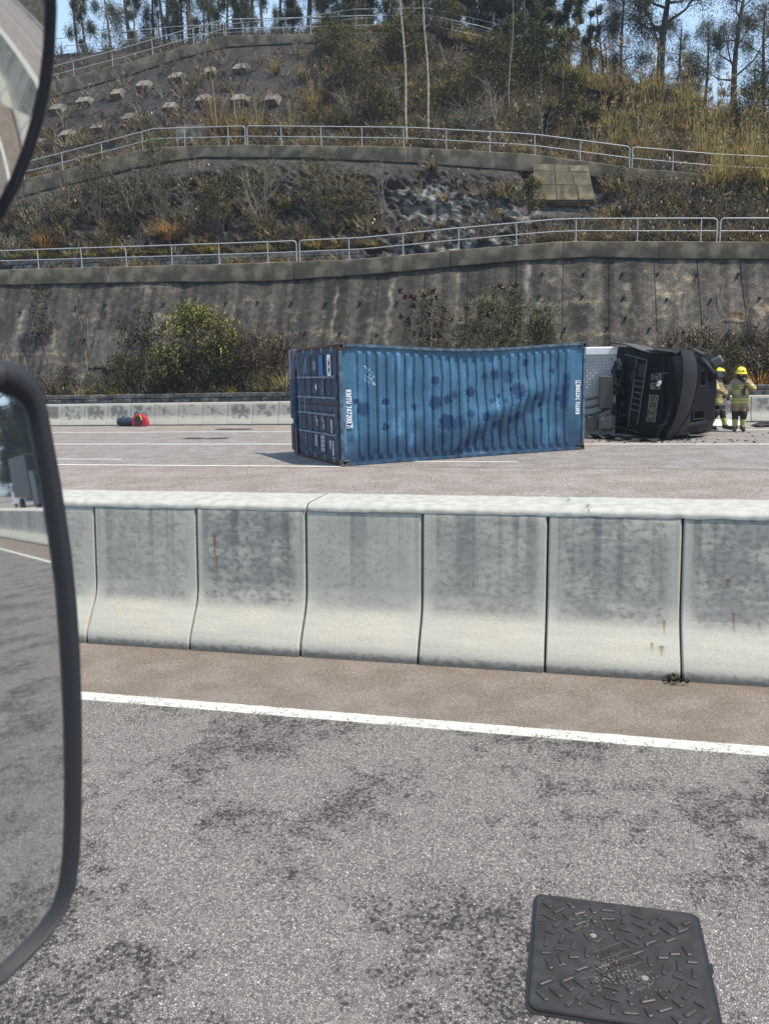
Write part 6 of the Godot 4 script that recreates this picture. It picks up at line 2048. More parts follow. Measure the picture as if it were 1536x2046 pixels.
func shrub(called: String, label: String, cat: String, p: Vector3, h: float, w: float, n: int, per: int, leaf: float, ratio: float, ca: Color, cb: Color, group := "", low := 0.25, accent := Color(0, 0, 0, 0), accents := 0.0, stem := Color(0.138, 0.116, 0.079), droop := 0.1) -> Node3D:
	var t := thing(called, label, cat, p, 0.0, group)
	var clumps := []
	var tips := []
	for i in n:
		var a := rng.randf() * TAU
		var u := rng.randf()
		var y := lerpf(low, 0.95, u)
		var rr := w * 0.5 * sqrt(rng.randf()) * (1.0 - 0.75 * pow(absf(y - 0.45) / 0.55, 2.0))
		var c := Vector3(cos(a) * rr, y * h, sin(a) * rr * 0.8)
		clumps.append([c, maxf(w, h) * rng.randf_range(0.09, 0.17)])
		if i % 2 == 0:
			tips.append(c)
	put("stems", stems_mesh(tips, 0.014 + 0.006 * h, stem), M.bark, t)
	put("foliage", foliage_mesh(clumps, per, leaf, ratio, droop, ca, cb, accent, accents), M.leaf, t)
	return t

func bare_shrub(label: String, p: Vector3, h: float, w: float, col: Color, n := 9, group := "") -> void:     # leafless forked branches
	var t := thing("bare_shrub", label, "shrub", p, 0.0, group)
	var b := MB.new()
	b.col = col
	for i in n:
		var a := rng.randf() * TAU
		var tip := Vector3(cos(a) * w * 0.5 * rng.randf_range(0.3, 1.0), h * rng.randf_range(0.6, 1.0), sin(a) * w * 0.3)
		var path := [Vector3(0, -0.1, 0)]
		for k in 5:
			var u := (k + 1) / 5.0
			path.append(tip * u + rv(0.06) * h * (1.0 - u) + Vector3(0, 0.05 * h * sin(PI * u), 0))
		b.tube(path, [0.035, 0.028, 0.022, 0.016, 0.010, 0.004], 5, false)
		for k in 9:
			var s: Vector3 = path[2 + k % 3]
			var d := Vector3(tip.x * 0.5 + rng.randf_range(-0.5, 0.5) * w * 0.4, rng.randf_range(0.1, 0.5) * h * 0.5, rng.randf_range(-0.3, 0.3) * w)
			b.tube([s, s + d * 0.5 + rv(0.05), s + d], [0.012, 0.008, 0.003], 4, false)
	put("branches", b.mesh(), M.bark, t)

func on(x: float, z: float, dy := 0.0) -> Vector3:
	return Vector3(x, hill_y(x, z) + dy, z)

func plants() -> void:
	var g1 := Color(0.076, 0.116, 0.022)
	var g2 := Color(0.200, 0.252, 0.055)
	var d1 := Color(0.039, 0.057, 0.017)
	var d2 := Color(0.117, 0.143, 0.044)
	# in the planter at the foot of the wall
	shrub("green_shrub", "tallest feathery yellow-green shrub left of the container against the dark wall", "shrub", Vector3(-15.1, 0.9, -31.0), 3.8, 3.7, 58, 120, 0.17, 0.24, Color(0.15, 0.175, 0.03), Color(0.40, 0.42, 0.10), "", 0.34, Color(0.48, 0.50, 0.16), 0.07)
	shrub("low_shrub", "dark leafy shrub low under the tall yellow-green shrub", "shrub", Vector3(-14.4, 0.9, -30.9), 2.3, 3.0, 34, 120, 0.11, 0.35, d1, d2)
	shrub("low_shrub", "dense green shrub immediately left of the tall yellow-green shrub", "shrub", Vector3(-17.0, 0.9, -30.9), 2.1, 3.0, 34, 120, 0.12, 0.3, d1, Color(0.138, 0.163, 0.049))
	shrub("grassy_shrub", "pale olive shrub above the two bags beside the barrier", "shrub", Vector3(-18.9, 0.9, -30.9), 1.9, 2.2, 24, 110, 0.13, 0.2, Color(0.083, 0.102, 0.030), Color(0.207, 0.218, 0.073))
	shrub("dead_shrub", "reddish-brown half-dead shrub between the green shrub and the container", "shrub", Vector3(-12.7, 0.9, -31.0), 2.5, 3.0, 36, 95, 0.10, 0.35, Color(0.069, 0.046, 0.029), Color(0.172, 0.102, 0.061), "", 0.3)
	shrub("creeper", "ivy-like creeper spreading on the wall left of the tall shrub", "creeper", Vector3(-18.3, 3.0, -32.5), 1.9, 2.7, 20, 70, 0.10, 0.6, d1, d2, "", 0.1)
	shrub("dead_shrub", "grey-brown twiggy bush at the left end of the planter beside the mirror", "shrub", Vector3(-21.7, 0.9, -30.9), 1.3, 2.1, 22, 80, 0.09, 0.3, Color(0.097, 0.082, 0.055), Color(0.179, 0.156, 0.098))
	shrub("creeper", "thin dark creeper hanging down the wall at its left end", "creeper", Vector3(-23.6, 3.6, -32.8), 2.6, 0.9, 12, 45, 0.10, 0.6, d1, d2, "", 0.1)
	var o1 := shrub("oleander", "oleander with pink blossoms behind the container, left of the other oleander", "shrub", Vector3(-5.6, 0.9, -31.1), 4.0, 2.0, 34, 75, 0.17, 0.16, Color(0.069, 0.082, 0.037), Color(0.179, 0.170, 0.091), "", 0.3)
	var o2 := shrub("oleander", "larger leafier green oleander behind the middle of the container", "shrub", Vector3(-2.95, 0.9, -31.1), 4.2, 2.7, 50, 90, 0.17, 0.16, Color(0.062, 0.088, 0.030), Color(0.179, 0.204, 0.073), "", 0.3)
	shrub("oleander", "low oleander growing behind the container's right-hand end", "shrub", Vector3(-1.3, 0.9, -31.0), 3.4, 1.9, 30, 110, 0.16, 0.16, Color(0.062, 0.082, 0.030), Color(0.166, 0.177, 0.073), "", 0.3)
	for e in [[o1, 26, 4.0, 1.9], [o2, 12, 4.2, 2.6]]:
		var b := MB.new()
		for k in e[1]:
			var c := Vector3(rng.randf_range(-0.5, 0.5) * e[3], e[2] * rng.randf_range(0.45, 1.0), rng.randf_range(0.1, 0.7))
			for i in 14:
				b.col = Color(0.55, 0.12, 0.20).lerp(Color(0.72, 0.34, 0.38), rng.randf())
				b.leaf(c + rv(0.07), rv().normalized(), (Vector3(0, 0.5, 0.7) + rv(0.5)).normalized(), 0.10, 0.09)
		put("blossoms", b.mesh(), M.leaf, e[0])
	for q in [["fountain of pale arching grass beside the container's door end", -11.3, -30.7, 2.1, 0.035, 190], ["smaller arching grass clump just left of the pale fountain grass", -12.2, -30.6, 1.2, 0.03, 130]]:
		var t := thing("fountain_grass", q[0], "grass clump", Vector3(q[1], 0.95, q[2]))
		put("blades", tuft_mesh(q[5], q[3], 0.9, 0.55, q[4], Color(0.235, 0.224, 0.085), Color(0.497, 0.449, 0.244)), M.dry, t)
	var yg := tuft_mesh(170, 0.95, 0.8, 0.5, 0.022, Color(0.138, 0.156, 0.030), Color(0.373, 0.340, 0.098))
	for q in [[-20.4, -30.5, 0.95, "yellow-green grass clump in the planter left of the two bags"], [-18.6, -30.5, 0.9, "yellow-green grass clump in the planter directly above the two bags"], [-16.3, -30.4, 0.8, "yellow-green grass clump in front of the dense green shrub"], [-13.4, -30.4, 1.0, "yellow-green grass clump under the reddish-brown shrub"], [-14.9, -30.4, 0.75, "short yellow-green grass clump at the foot of the tallest shrub"], [-22.6, -30.7, 1.0, "yellow-green grass clump at the planter's left end"]]:
		var t := thing("grass_clump", q[3], "grass clump", Vector3(q[0], 0.95, q[1]), rng.randf() * TAU)
		t.scale = Vector3(1.5, q[2], 1.2)
		put("blades", yg, M.dry, t)
	var og := tuft_mesh(240, 1.5, 0.85, 0.6, 0.028, Color(0.276, 0.143, 0.049), Color(0.42, 0.26, 0.12))
	for q in [[6.2, -30.6, 1.0, 0.95, "orange-brown dead grass behind the standing firefighter"], [7.3, -30.8, 0.9, 0.95, "orange-brown dead grass at the far right of the planter"], [-19.15, -36.9, 1.25, 0.0, "bright orange dead grass tuft behind the lower left railing"], [-25.9, -36.9, 1.0, 0.0, "orange dead grass tuft near the top mirror behind the lower railing"], [-23.3, -30.8, 0.55, 0.95, "small orange grass tuft at the planter's left end"]]:
		var p := Vector3(q[0], q[3] if q[3] > 0 else hill_y(q[0], q[1]) + 0.45, q[1])
		var t := thing("dead_grass", q[4], "grass clump", p, rng.randf() * TAU)
		t.scale = Vector3.ONE * q[2]
		put("blades", og, M.dry, t)
	shrub("low_shrub", "dark green bush behind the barrier to the right of the firefighters", "shrub", Vector3(7.6, 0.9, -31.0), 2.2, 2.6, 28, 100, 0.11, 0.35, d1, d2)
	shrub("low_shrub", "low olive bush behind the lorry's cab and the barrier", "shrub", Vector3(4.6, 0.9, -31.2), 1.8, 3.2, 28, 90, 0.10, 0.35, Color(0.083, 0.082, 0.037), Color(0.179, 0.170, 0.073))
	shrub("dead_shrub", "brown twiggy shrub behind the upturned lorry's mirror", "shrub", Vector3(2.6, 0.9, -31.3), 1.8, 2.6, 24, 80, 0.09, 0.3, Color(0.083, 0.068, 0.044), Color(0.193, 0.163, 0.104))
	# dead creeper splayed on the wall, upper right
	var cr := thing("dead_creeper", "small star of dead orange creeper stuck on the wall above the firefighters", "creeper", Vector3(5.75, 3.75, -32.95))
	var cb := MB.new()
	for k in 16:
		cb.col = Color(0.414, 0.231, 0.098)
		var a := TAU * k / 16.0
		cb.tube([Vector3.ZERO, Vector3(cos(a) * 0.28, sin(a) * 0.2 - 0.05, 0.04), Vector3(cos(a) * 0.5, sin(a) * 0.3 - 0.16, 0.0)], [0.012, 0.008, 0.004], 4, false)
	put("stems", cb.mesh(), M.bark, cr)
	var vb := MB.new()                                   # bare creeper stems over the left of the wall
	vb.col = Color(0.235, 0.211, 0.159)
	for k in 46:
		var x := rng.randf_range(-26.5, -17.0) if k < 30 else rng.randf_range(1.5, 7.5)
		var t0 := rng.randf_range(0.05, 0.85)
		var path := []
		var xx := x
		for i in 6:
			var t := clampf(t0 - 0.10 * i, 0.02, 1.0)
			path.append(Vector3(xx, lerpf(0.95, tb(L1B, xx), t), lerpf(-31.6, -34.35, t) + 0.12))
			xx += rng.randf_range(-0.35, 0.35)
		vb.tube(path, [0.016, 0.013, 0.010, 0.008, 0.006, 0.004], 4, false)
	var vo := put("bare_creeper", vb.mesh(), M.bark)
	tag(vo, "bare grey creeper stems trailing over the retaining wall", "creeper")
	vo.set_meta("kind", "stuff")

	# lower ledge
	var lg := tuft_mesh(190, 0.8, 0.8, 0.5, 0.024, Color(0.166, 0.163, 0.037), Color(0.455, 0.394, 0.134))
	var names := ["first", "second", "third", "fourth", "fifth", "sixth", "seventh", "eighth", "ninth", "tenth", "eleventh", "twelfth", "thirteenth", "fourteenth"]
	for k in 14:
		var x := -27.4 + 1.4 * k
		var t := thing("ledge_grass", "yellowish grass clump on the squared stone wall, %s from the left" % names[k], "grass clump", Vector3(x + 0.3 * sin(k * 3.0), tb(L1T, x) + 0.62, -36.5), k * 1.3, "grass on the stone wall")
		t.scale = Vector3(1.8, 1.05 + 0.3 * sin(k * 1.9), 1.0)
		put("blades", lg, M.dry, t)
	# rock face
	var rs1 := Color(0.076, 0.092, 0.034)
	var rs2 := Color(0.186, 0.190, 0.073)
	shrub("sapling", "leafy sapling on the rock face left of the orange tuft, near the top mirror", "sapling", on(-23.6, -38.0), 3.5, 2.2, 26, 70, 0.12, 0.3, rs1, rs2, "", 0.4)
	shrub("sapling", "slim sapling with bright leaves above the orange grass tuft", "sapling", on(-20.0, -37.7), 4.6, 2.4, 26, 60, 0.12, 0.3, Color(0.097, 0.116, 0.030), Color(0.248, 0.272, 0.073), "", 0.45)
	shrub("olive_bush", "olive bush on the rock face right of the orange grass tuft", "shrub", on(-17.0, -37.6), 2.7, 2.3, 28, 75, 0.11, 0.3, rs1, rs2)
	bare_shrub("leafless pale forked shrub on the rock face beside the broad olive bush", on(-14.8, -37.6), 3.6, 2.6, Color(0.331, 0.299, 0.220))
	shrub("olive_bush", "broadest olive bush on the rock face above the end of the stone wall", "shrub", on(-11.7, -37.8), 3.3, 3.4, 38, 85, 0.11, 0.28, rs1, rs2)
	shrub("olive_bush", "dry brownish bush between the pale rock and the broadest olive bush", "shrub", on(-9.9, -37.8), 2.6, 1.6, 22, 80, 0.11, 0.25, Color(0.124, 0.109, 0.055), Color(0.276, 0.238, 0.122))
	bare_shrub("tall leafless twigs standing at the left edge of the pale rock", on(-9.0, -37.9), 3.4, 1.0, Color(0.276, 0.258, 0.195), 4)
	shrub("grass_bush", "green and tan tuft on the rock below the buff mesh panel", "shrub", on(-2.2, -38.4), 1.5, 1.6, 22, 80, 0.13, 0.2, Color(0.097, 0.116, 0.037), Color(0.290, 0.272, 0.098))
	bare_shrub("leafless grey twigs on the rock face near the left mirror", on(-26.4, -38.4), 2.4, 2.0, Color(0.276, 0.245, 0.183), 7)
	bare_shrub("thin leafless shrub on the rock between the two slim saplings", on(-21.9, -38.2), 2.6, 1.8, Color(0.262, 0.238, 0.177), 7)
	bare_shrub("low tangle of leafless stems right of the slim sapling", on(-18.5, -37.8), 2.0, 1.8, Color(0.235, 0.211, 0.159), 7)
	# hanging root clump below the middle beam
	for q in [[-7.0, -40.6, 0.8, "small dry tuft hanging under the middle beam above the pale rock"], [-3.6, -38.0, 0.9, "tan grass tuft in the pale rock above the lower railing"], [-6.2, -37.6, 0.6, "low tan tuft at the foot of the pale rock"]]:
		var t := thing("dry_tuft", q[3], "grass clump", on(q[0], q[1], 0.05), q[0])
		t.scale = Vector3.ONE * q[2]
		put("blades", lg, M.dry, t)
	for q in [[-11.9, -44.4, 2.6, "pale leafless twigs on the brushy slope left of the white trunks"], [-9.6, -45.6, 2.2, "grey twigs between the two white trunks and the olive bush"], [-5.6, -44.3, 2.4, "pale dead twigs low on the slope right of the white trunks"], [-4.4, -45.5, 2.8, "taller grey dead shrub below the tall dark group of trees"], [-12.4, -48.5, 2.4, "dead twigs high on the brushy slope near the top beam"], [-7.2, -48.8, 2.6, "dead pale shrub high on the slope right of the white trunks"], [0.9, -44.4, 2.0, "leafless pale twigs at the foot of the golden grass"]]:
		bare_shrub(q[3], on(q[0], q[1]), q[2], 2.4, Color(0.34, 0.30, 0.235), 8)
	# tall golden grass: on the dark slope and over the right-hand bank
	var gg := []
	for k in 3:
		gg.append(tuft_mesh(170, 2.0, 0.62, 0.42, 0.034, [Color(0.19, 0.145, 0.06), Color(0.14, 0.13, 0.045), Color(0.15, 0.105, 0.055)][k], [Color(0.44, 0.345, 0.16), Color(0.33, 0.30, 0.11), Color(0.36, 0.26, 0.14)][k], 7))
	var gl := [[-19.4, -43.6, 1.25, "tall golden grass clump beside the pale concrete box"], [-18.3, -43.7, 1.05, "golden grass clump second to the right of the concrete box"], [-17.1, -43.8, 0.95, "golden grass clump third to the right of the concrete box"], [-15.3, -43.9, 0.8, "golden grass clump left of the olive bush on the upper slope"], [-15.9, -48.0, 0.6, "small golden tuft high up near the right end of the upper nail row"], [-17.7, -48.6, 0.5, "bright straw tuft alone on the dark sprayed slope"], [-14.4, -45.6, 0.85, "golden clump halfway up the brushy slope"]]
	for q in gl:
		var t := thing("golden_grass", q[3], "grass clump", on(q[0], q[1]), q[0] * 2.0, "golden grass clumps on the upper slope")
		t.scale = Vector3.ONE * q[2]
		put("blades", gg[int(absf(q[0] * 10)) % 3], M.dry, t)
	var k2 := 0
	for row in 6:
		for k in 13:
			var z: float = [-43.6, -45.4, -47.4, -49.6, -52.0, -55.0][row]
			var x := -0.4 + 0.95 * k + 0.45 * (row % 2) + rng.randf_range(-0.3, 0.3)
			if (x < 1.2 + 0.25 * row and rng.randf() < 0.6) or bumps.get_noise_2d(x * 2.2, z * 1.6) < -0.10:
				continue
			var t := thing("golden_grass", "tall golden plumed grass clump on the right-hand bank, %s row up from the railing" % ["lowest", "second", "third", "fourth", "fifth", "topmost"][row], "grass clump", on(x, z, -0.05), rng.randf() * TAU, "plumed grass on the right-hand bank, row %s" % ["one", "two", "three", "four", "five", "six"][row])
			t.scale = Vector3(1.15, rng.randf_range(0.75, 1.25), 1.15)
			put("blades", gg[k2 % 3], M.dry, t)
			k2 += 1
	for k in 9:                                          # grass that spills over the beam at the far right
		var x := 5.6 + 0.55 * k
		var t := thing("spilling_grass", "olive grass clump spilling over the middle beam's right end, %s from the left" % names[k], "grass clump", on(x, -39.6 - 0.3 * (k % 4), 0.3), k * 2.1, "grass spilling over the beam")
		t.scale = Vector3(1.0, 1.05 + 0.2 * sin(k * 2.0), 1.0)
		put("blades", gg[k % 3], M.dry, t)
	# bushes on the brushy slope
	var bs := [[-12.9, -46.6, 3.9, 4.0, "large olive bush on the brushy slope under the upper railing's end"], [-10.8, -44.2, 2.6, 3.2, "dark bush low on the brushy slope left of the two white trunks"], [-14.6, -49.6, 2.4, 2.6, "dark green bush beside the right end of the top beam"], [-4.8, -48.2, 3.4, 3.6, "olive bush right of the two white trunks, high on the slope"], [-6.7, -46.4, 2.4, 2.6, "dull green bush just right of the second white trunk"], [-3.2, -50.4, 3.6, 3.2, "green bush high up near the dense dark trees"], [-1.6, -45.6, 1.9, 2.0, "small light green bush above the middle railing's right half"], [0.2, -45.4, 1.9, 2.0, "small bright bush at the left edge of the golden grass"], [-10.2, -49.4, 3.1, 3.4, "olive bush on the slope above and left of the white trunks"], [-0.6, -48.0, 2.6, 2.0, "slim leafy bush where the golden grass begins"], [-8.4, -51.0, 2.8, 3.4, "tan-green bush at the skyline between the white trunks"], [10.4, -46.5, 4.6, 3.6, "very dark green tree-like bush at the right edge of the picture"], [9.2, -50.5, 4.0, 3.0, "dark green bush behind the golden grass at the right"]]
	for i in bs.size():
		var q: Array = bs[i]
		var dk: bool = i == 2 or i == 11 or i == 12 or i == 5
		shrub("slope_bush", q[4], "shrub", on(q[0], q[1]), q[2], q[3], 36 if q[2] < 3 else 60, 90, 0.15, 0.26, Color(0.030, 0.049, 0.015) if dk else Color(0.069, 0.075, 0.027), Color(0.083, 0.116, 0.030) if dk else Color(0.200, 0.190, 0.073), "", 0.12)
	bare_shrub("white crooked leafless stem on the slope below the upper railing", on(-13.8, -47.0), 2.2, 0.7, Color(0.4, 0.37, 0.31), 3)
	bare_shrub("grey forked leafless shrub on the slope left of the mesh panel", on(-1.9, -44.6), 2.2, 1.4, Color(0.331, 0.299, 0.232), 6)
	for q in [[-9.6, -31.6, "tall grey weed standing out from the wall behind the container", 1.6]]:
		bare_shrub(q[2], Vector3(q[0], 0.9, -31.0), q[3], 0.6, Color(0.276, 0.245, 0.171), 5)

func undergrowth() -> void:
	var zones := [     # x0, x1, z0, z1, count, what: 0 dead twigs, 1 dry grass, 2 green weeds
		[-15.5, 10.0, -43.1, -51.0, 1500, 0], [-15.0, 2.0, -43.1, -53.0, 1500, 1], [-14.0, 3.0, -44.0, -54.0, 800, 2], [-60.0, -9.0, -53.0, -57.5, 700, 0], [-60.0, -15.0, -53.5, -57.5, 160, 2],
		[-40.0, -15.5, -43.0, -44.3, 240, 1], [-40.0, -15.5, -43.0, -46.5, 260, 0], [-40.0, -15.5, -43.5, -50.8, 300, 0], [-36.0, -15.5, -43.5, -50.8, 120, 1], [-12.0, 3.0, -51.0, -57.5, 700, 1], [-12.0, 3.0, -51.0, -58.0, 700, 2], [2.0, 12.0, -43.0, -58.0, 800, 1], [2.0, 12.0, -43.5, -58.0, 500, 2], [2.0, 12.0, -43.2, -52.0, 350, 0],
		[-30.0, -9.5, -36.6, -40.2, 300, 0], [-30.0, -9.5, -36.6, -39.5, 200, 2], [-30.0, -9.5, -36.5, -39.0, 260, 1], [-9.5, 0.0, -36.4, -40.6, 60, 0], [-9.5, 0.0, -36.3, -40.0, 40, 1], [0.0, 12.0, -36.2, -40.6, 520, 0], [0.0, 12.0, -36.2, -40.6, 300, 1], [1.5, 12.0, -37.0, -40.4, 150, 2],
		[-2.2, 12.0, -35.0, -36.6, 380, 0], [-2.2, 12.0, -35.0, -36.6, 240, 1], [-25.0, -9.5, -35.2, -36.2, 120, 1], [-28.0, 8.0, -41.6, -42.9, 480, 0], [-28.0, 8.0, -41.6, -42.9, 360, 1],
		[-26.0, 10.0, -30.3, -31.5, 420, 0], [-26.0, 10.0, -30.3, -31.4, 240, 2], [-26.0, 10.0, -30.3, -31.4, 160, 1], [3.0, 10.0, -31.6, -32.6, 140, 0], [-20.0, -12.0, -31.6, -32.8, 90, 0], [12.0, 60.0, -36.0, -58.0, 900, 2], [-60.0, -34.0, -36.0, -53.0, 700, 2]]
	var tw := MB.new()
	for k in 16:
		var a := rng.randf() * TAU
		var tip := Vector3(cos(a) * 0.45, rng.randf_range(0.15, 0.75), sin(a) * 0.45)
		tw.col = Color(0.158, 0.132, 0.096).lerp(Color(0.354, 0.312, 0.239), rng.randf())
		tw.tube([Vector3(tip.x * 0.2, -0.05, tip.z * 0.2), tip * 0.55 + rv(0.10), tip + rv(0.1)], [0.020, 0.014, 0.006], 3, false)
	for k in 46:
		tw.col = Color(0.097, 0.068, 0.054).lerp(Color(0.279, 0.205, 0.149), rng.randf())
		if k % 9 == 0:
			tw.col = Color(0.447, 0.413, 0.313)
		tw.leaf(Vector3(rng.randf_range(-0.5, 0.5), rng.randf_range(0.0, 0.5), rng.randf_range(-0.5, 0.5)), rv().normalized(), (Vector3.UP + rv()).normalized(), rng.randf_range(0.07, 0.15), 0.05)
	var dg := tuft_mesh(46, 0.75, 0.8, 0.5, 0.026, Color(0.279, 0.211, 0.099), Color(0.600, 0.532, 0.279))
	var gw := MB.new()
	for k in 60:
		gw.col = Color(0.052, 0.065, 0.022).lerp(Color(0.172, 0.177, 0.061), rng.randf())
		var p := Vector3(rng.randf_range(-0.45, 0.45), rng.randf_range(0.0, 0.75), rng.randf_range(-0.45, 0.45))
		gw.leaf(p, (p * 0.8 + rv(0.8)).normalized(), (Vector3.UP + rv(0.9)).normalized(), rng.randf_range(0.09, 0.17), 0.045)
	for k in 8:
		gw.col = Color(0.124, 0.109, 0.061)
		gw.tube([Vector3(0, -0.05, 0), Vector3(rng.randf_range(-0.3, 0.3), 0.35, rng.randf_range(-0.3, 0.3)), Vector3(rng.randf_range(-0.5, 0.5), 0.7, rng.randf_range(-0.4, 0.4))], [0.012, 0.008, 0.004], 3, false)
	var meshes := [tw.mesh(), dg, gw.mesh()]
	var places := [[], [], []]
	var tints := [[], [], []]
	for z in zones:
		for i in z[4]:
			var x := rng.randf_range(z[0], z[1])
			var zz := rng.randf_range(z[2], z[3])
			if bumps.get_noise_2d(x * 1.7 + z[5] * 50.0, zz * 1.7) < rng.randf_range(-0.35, 0.15):
				continue
			if x > -2.6 and x < 1.0 and zz < -37.8 and zz > -41.0:
				continue
			var s := rng.randf_range(0.55, 1.35)
			var g := rng.randf_range(0.45, 1.15) + (0.55 if rng.randf() < 0.22 else 0.0)
			places[z[5]].append(Transform3D(Basis.from_euler(Vector3(rng.randf_range(-0.3, 0.5), rng.randf() * TAU, rng.randf_range(-0.3, 0.3))).scaled(Vector3(s, s * rng.randf_range(0.7, 1.2), s)), Vector3(x, hill_y(x, zz) + (0.25 if zz > -41.0 and zz < -36.3 else 0.0), zz)))
			tints[z[5]].append(Color(g * rng.randf_range(0.92, 1.1), g, g * rng.randf_range(0.88, 1.05)))
	stuff("dead_undergrowth", "brown leafless undergrowth and leaf litter over the slopes and ledges", "undergrowth", meshes[0], M.dry, places[0], tints[0])
	stuff("dry_grass", "straw-coloured dry grass scattered over the slopes and ledges", "grass", meshes[1], M.dry, places[1], tints[1])
	stuff("green_weeds", "olive green weeds scattered over the slopes and ledges", "weeds", meshes[2], M.leaf, places[2], tints[2])

# ---------------------------------------------------------------- trees
func tree_parts(h: float, r: float, lean: float, kind: int, low: float) -> Array:      # kind 0 thin eucalypt, 1 broad dark tree, 2 sparse feathery tree, 3 dense
	var b := MB.new()
	var bark: Color = [Color(0.20, 0.155, 0.12), Color(0.075, 0.066, 0.058), Color(0.15, 0.115, 0.09), Color(0.16, 0.135, 0.105)][kind]
	b.col = bark
	var path := []
	var radii := []
	var n := 9
	var wob := rng.randf() * 10.0
	for i in n:
		var u := float(i) / (n - 1)
		path.append(Vector3(lean * u * h + 0.02 * h * sin(u * 5.0 + wob), u * h - (0.3 if i == 0 else 0.0), 0.02 * h * cos(u * 4.0 + wob)))
		radii.append(r * (1.0 - 0.75 * u))
	b.tube(path, radii, 7, false)
	var clumps := []
	var limbs: int = [12, 16, 16, 16][kind]
	for k in limbs:
		var u := lerpf(low, 0.97, (k + rng.randf()) / limbs)
		var s: Vector3 = path[int(u * (n - 1))].lerp(path[mini(int(u * (n - 1)) + 1, n - 1)], fposmod(u * (n - 1), 1.0))
		var a := rng.randf() * TAU
		var l: float = h * [0.14, 0.36, 0.30, 0.22][kind] * rng.randf_range(0.6, 1.2) * (1.15 - 0.6 * u)
		var d := Vector3(cos(a), rng.randf_range(0.25, 0.9) if kind != 0 else rng.randf_range(-0.1, 0.8), sin(a)).normalized() * l
		var tip := s + d
		var m := s + d * 0.5 + Vector3(0, -0.08 * l, 0) + rv(0.08) * l
		var lr := r * (0.42 if kind == 1 else 0.3) * (1.1 - 0.5 * u)
		b.tube([s, m, tip], [lr, lr * 0.65, lr * 0.25], 5, false)
		for t in [6, 9, 10, 4][kind]:
			var d2 := (d.normalized() + rv(0.9)).normalized() * l * rng.randf_range(0.25, 0.55)
			var st := m.lerp(tip, rng.randf())
			b.tube([st, st + d2 * 0.5 + rv(0.03) * l, st + d2], [lr * 0.3, lr * 0.18, lr * 0.06], 4, false)
			if t < 5 or t % 2 == 0:
				clumps.append([st + d2, l * rng.randf_range(0.16, 0.34) * (1.9 if kind == 0 else 1.35)])
		clumps.append([tip, l * rng.randf_range(0.18, 0.3)])
	var ca: Color = [Color(0.062, 0.080, 0.036), Color(0.034, 0.046, 0.020), Color(0.060, 0.066, 0.034), Color(0.060, 0.078, 0.026)][kind]
	var cb: Color = [Color(0.215, 0.225, 0.110), Color(0.115, 0.122, 0.048), Color(0.155, 0.150, 0.078), Color(0.235, 0.245, 0.090)][kind]
	var per: int = [110, 170, 100, 190][kind]
	var crown := foliage_mesh(clumps, per, [0.19, 0.15, 0.15, 0.17][kind], [0.16, 0.3, 0.2, 0.26][kind], [0.9, 0.2, 0.3, 0.15][kind], ca, cb)
	return [b.mesh(), crown]

func tree(called: String, label: String, p: Vector3, parts: Array, turn := 0.0, size := 1.0, group := "", cat := "tree") -> Node3D:
	var t := thing(called, label, cat, p, turn, group)
	t.scale = Vector3.ONE * size
	put("trunk", parts[0], M.bark, t)
	put("crown", parts[1], M.leaf, t)
	return t

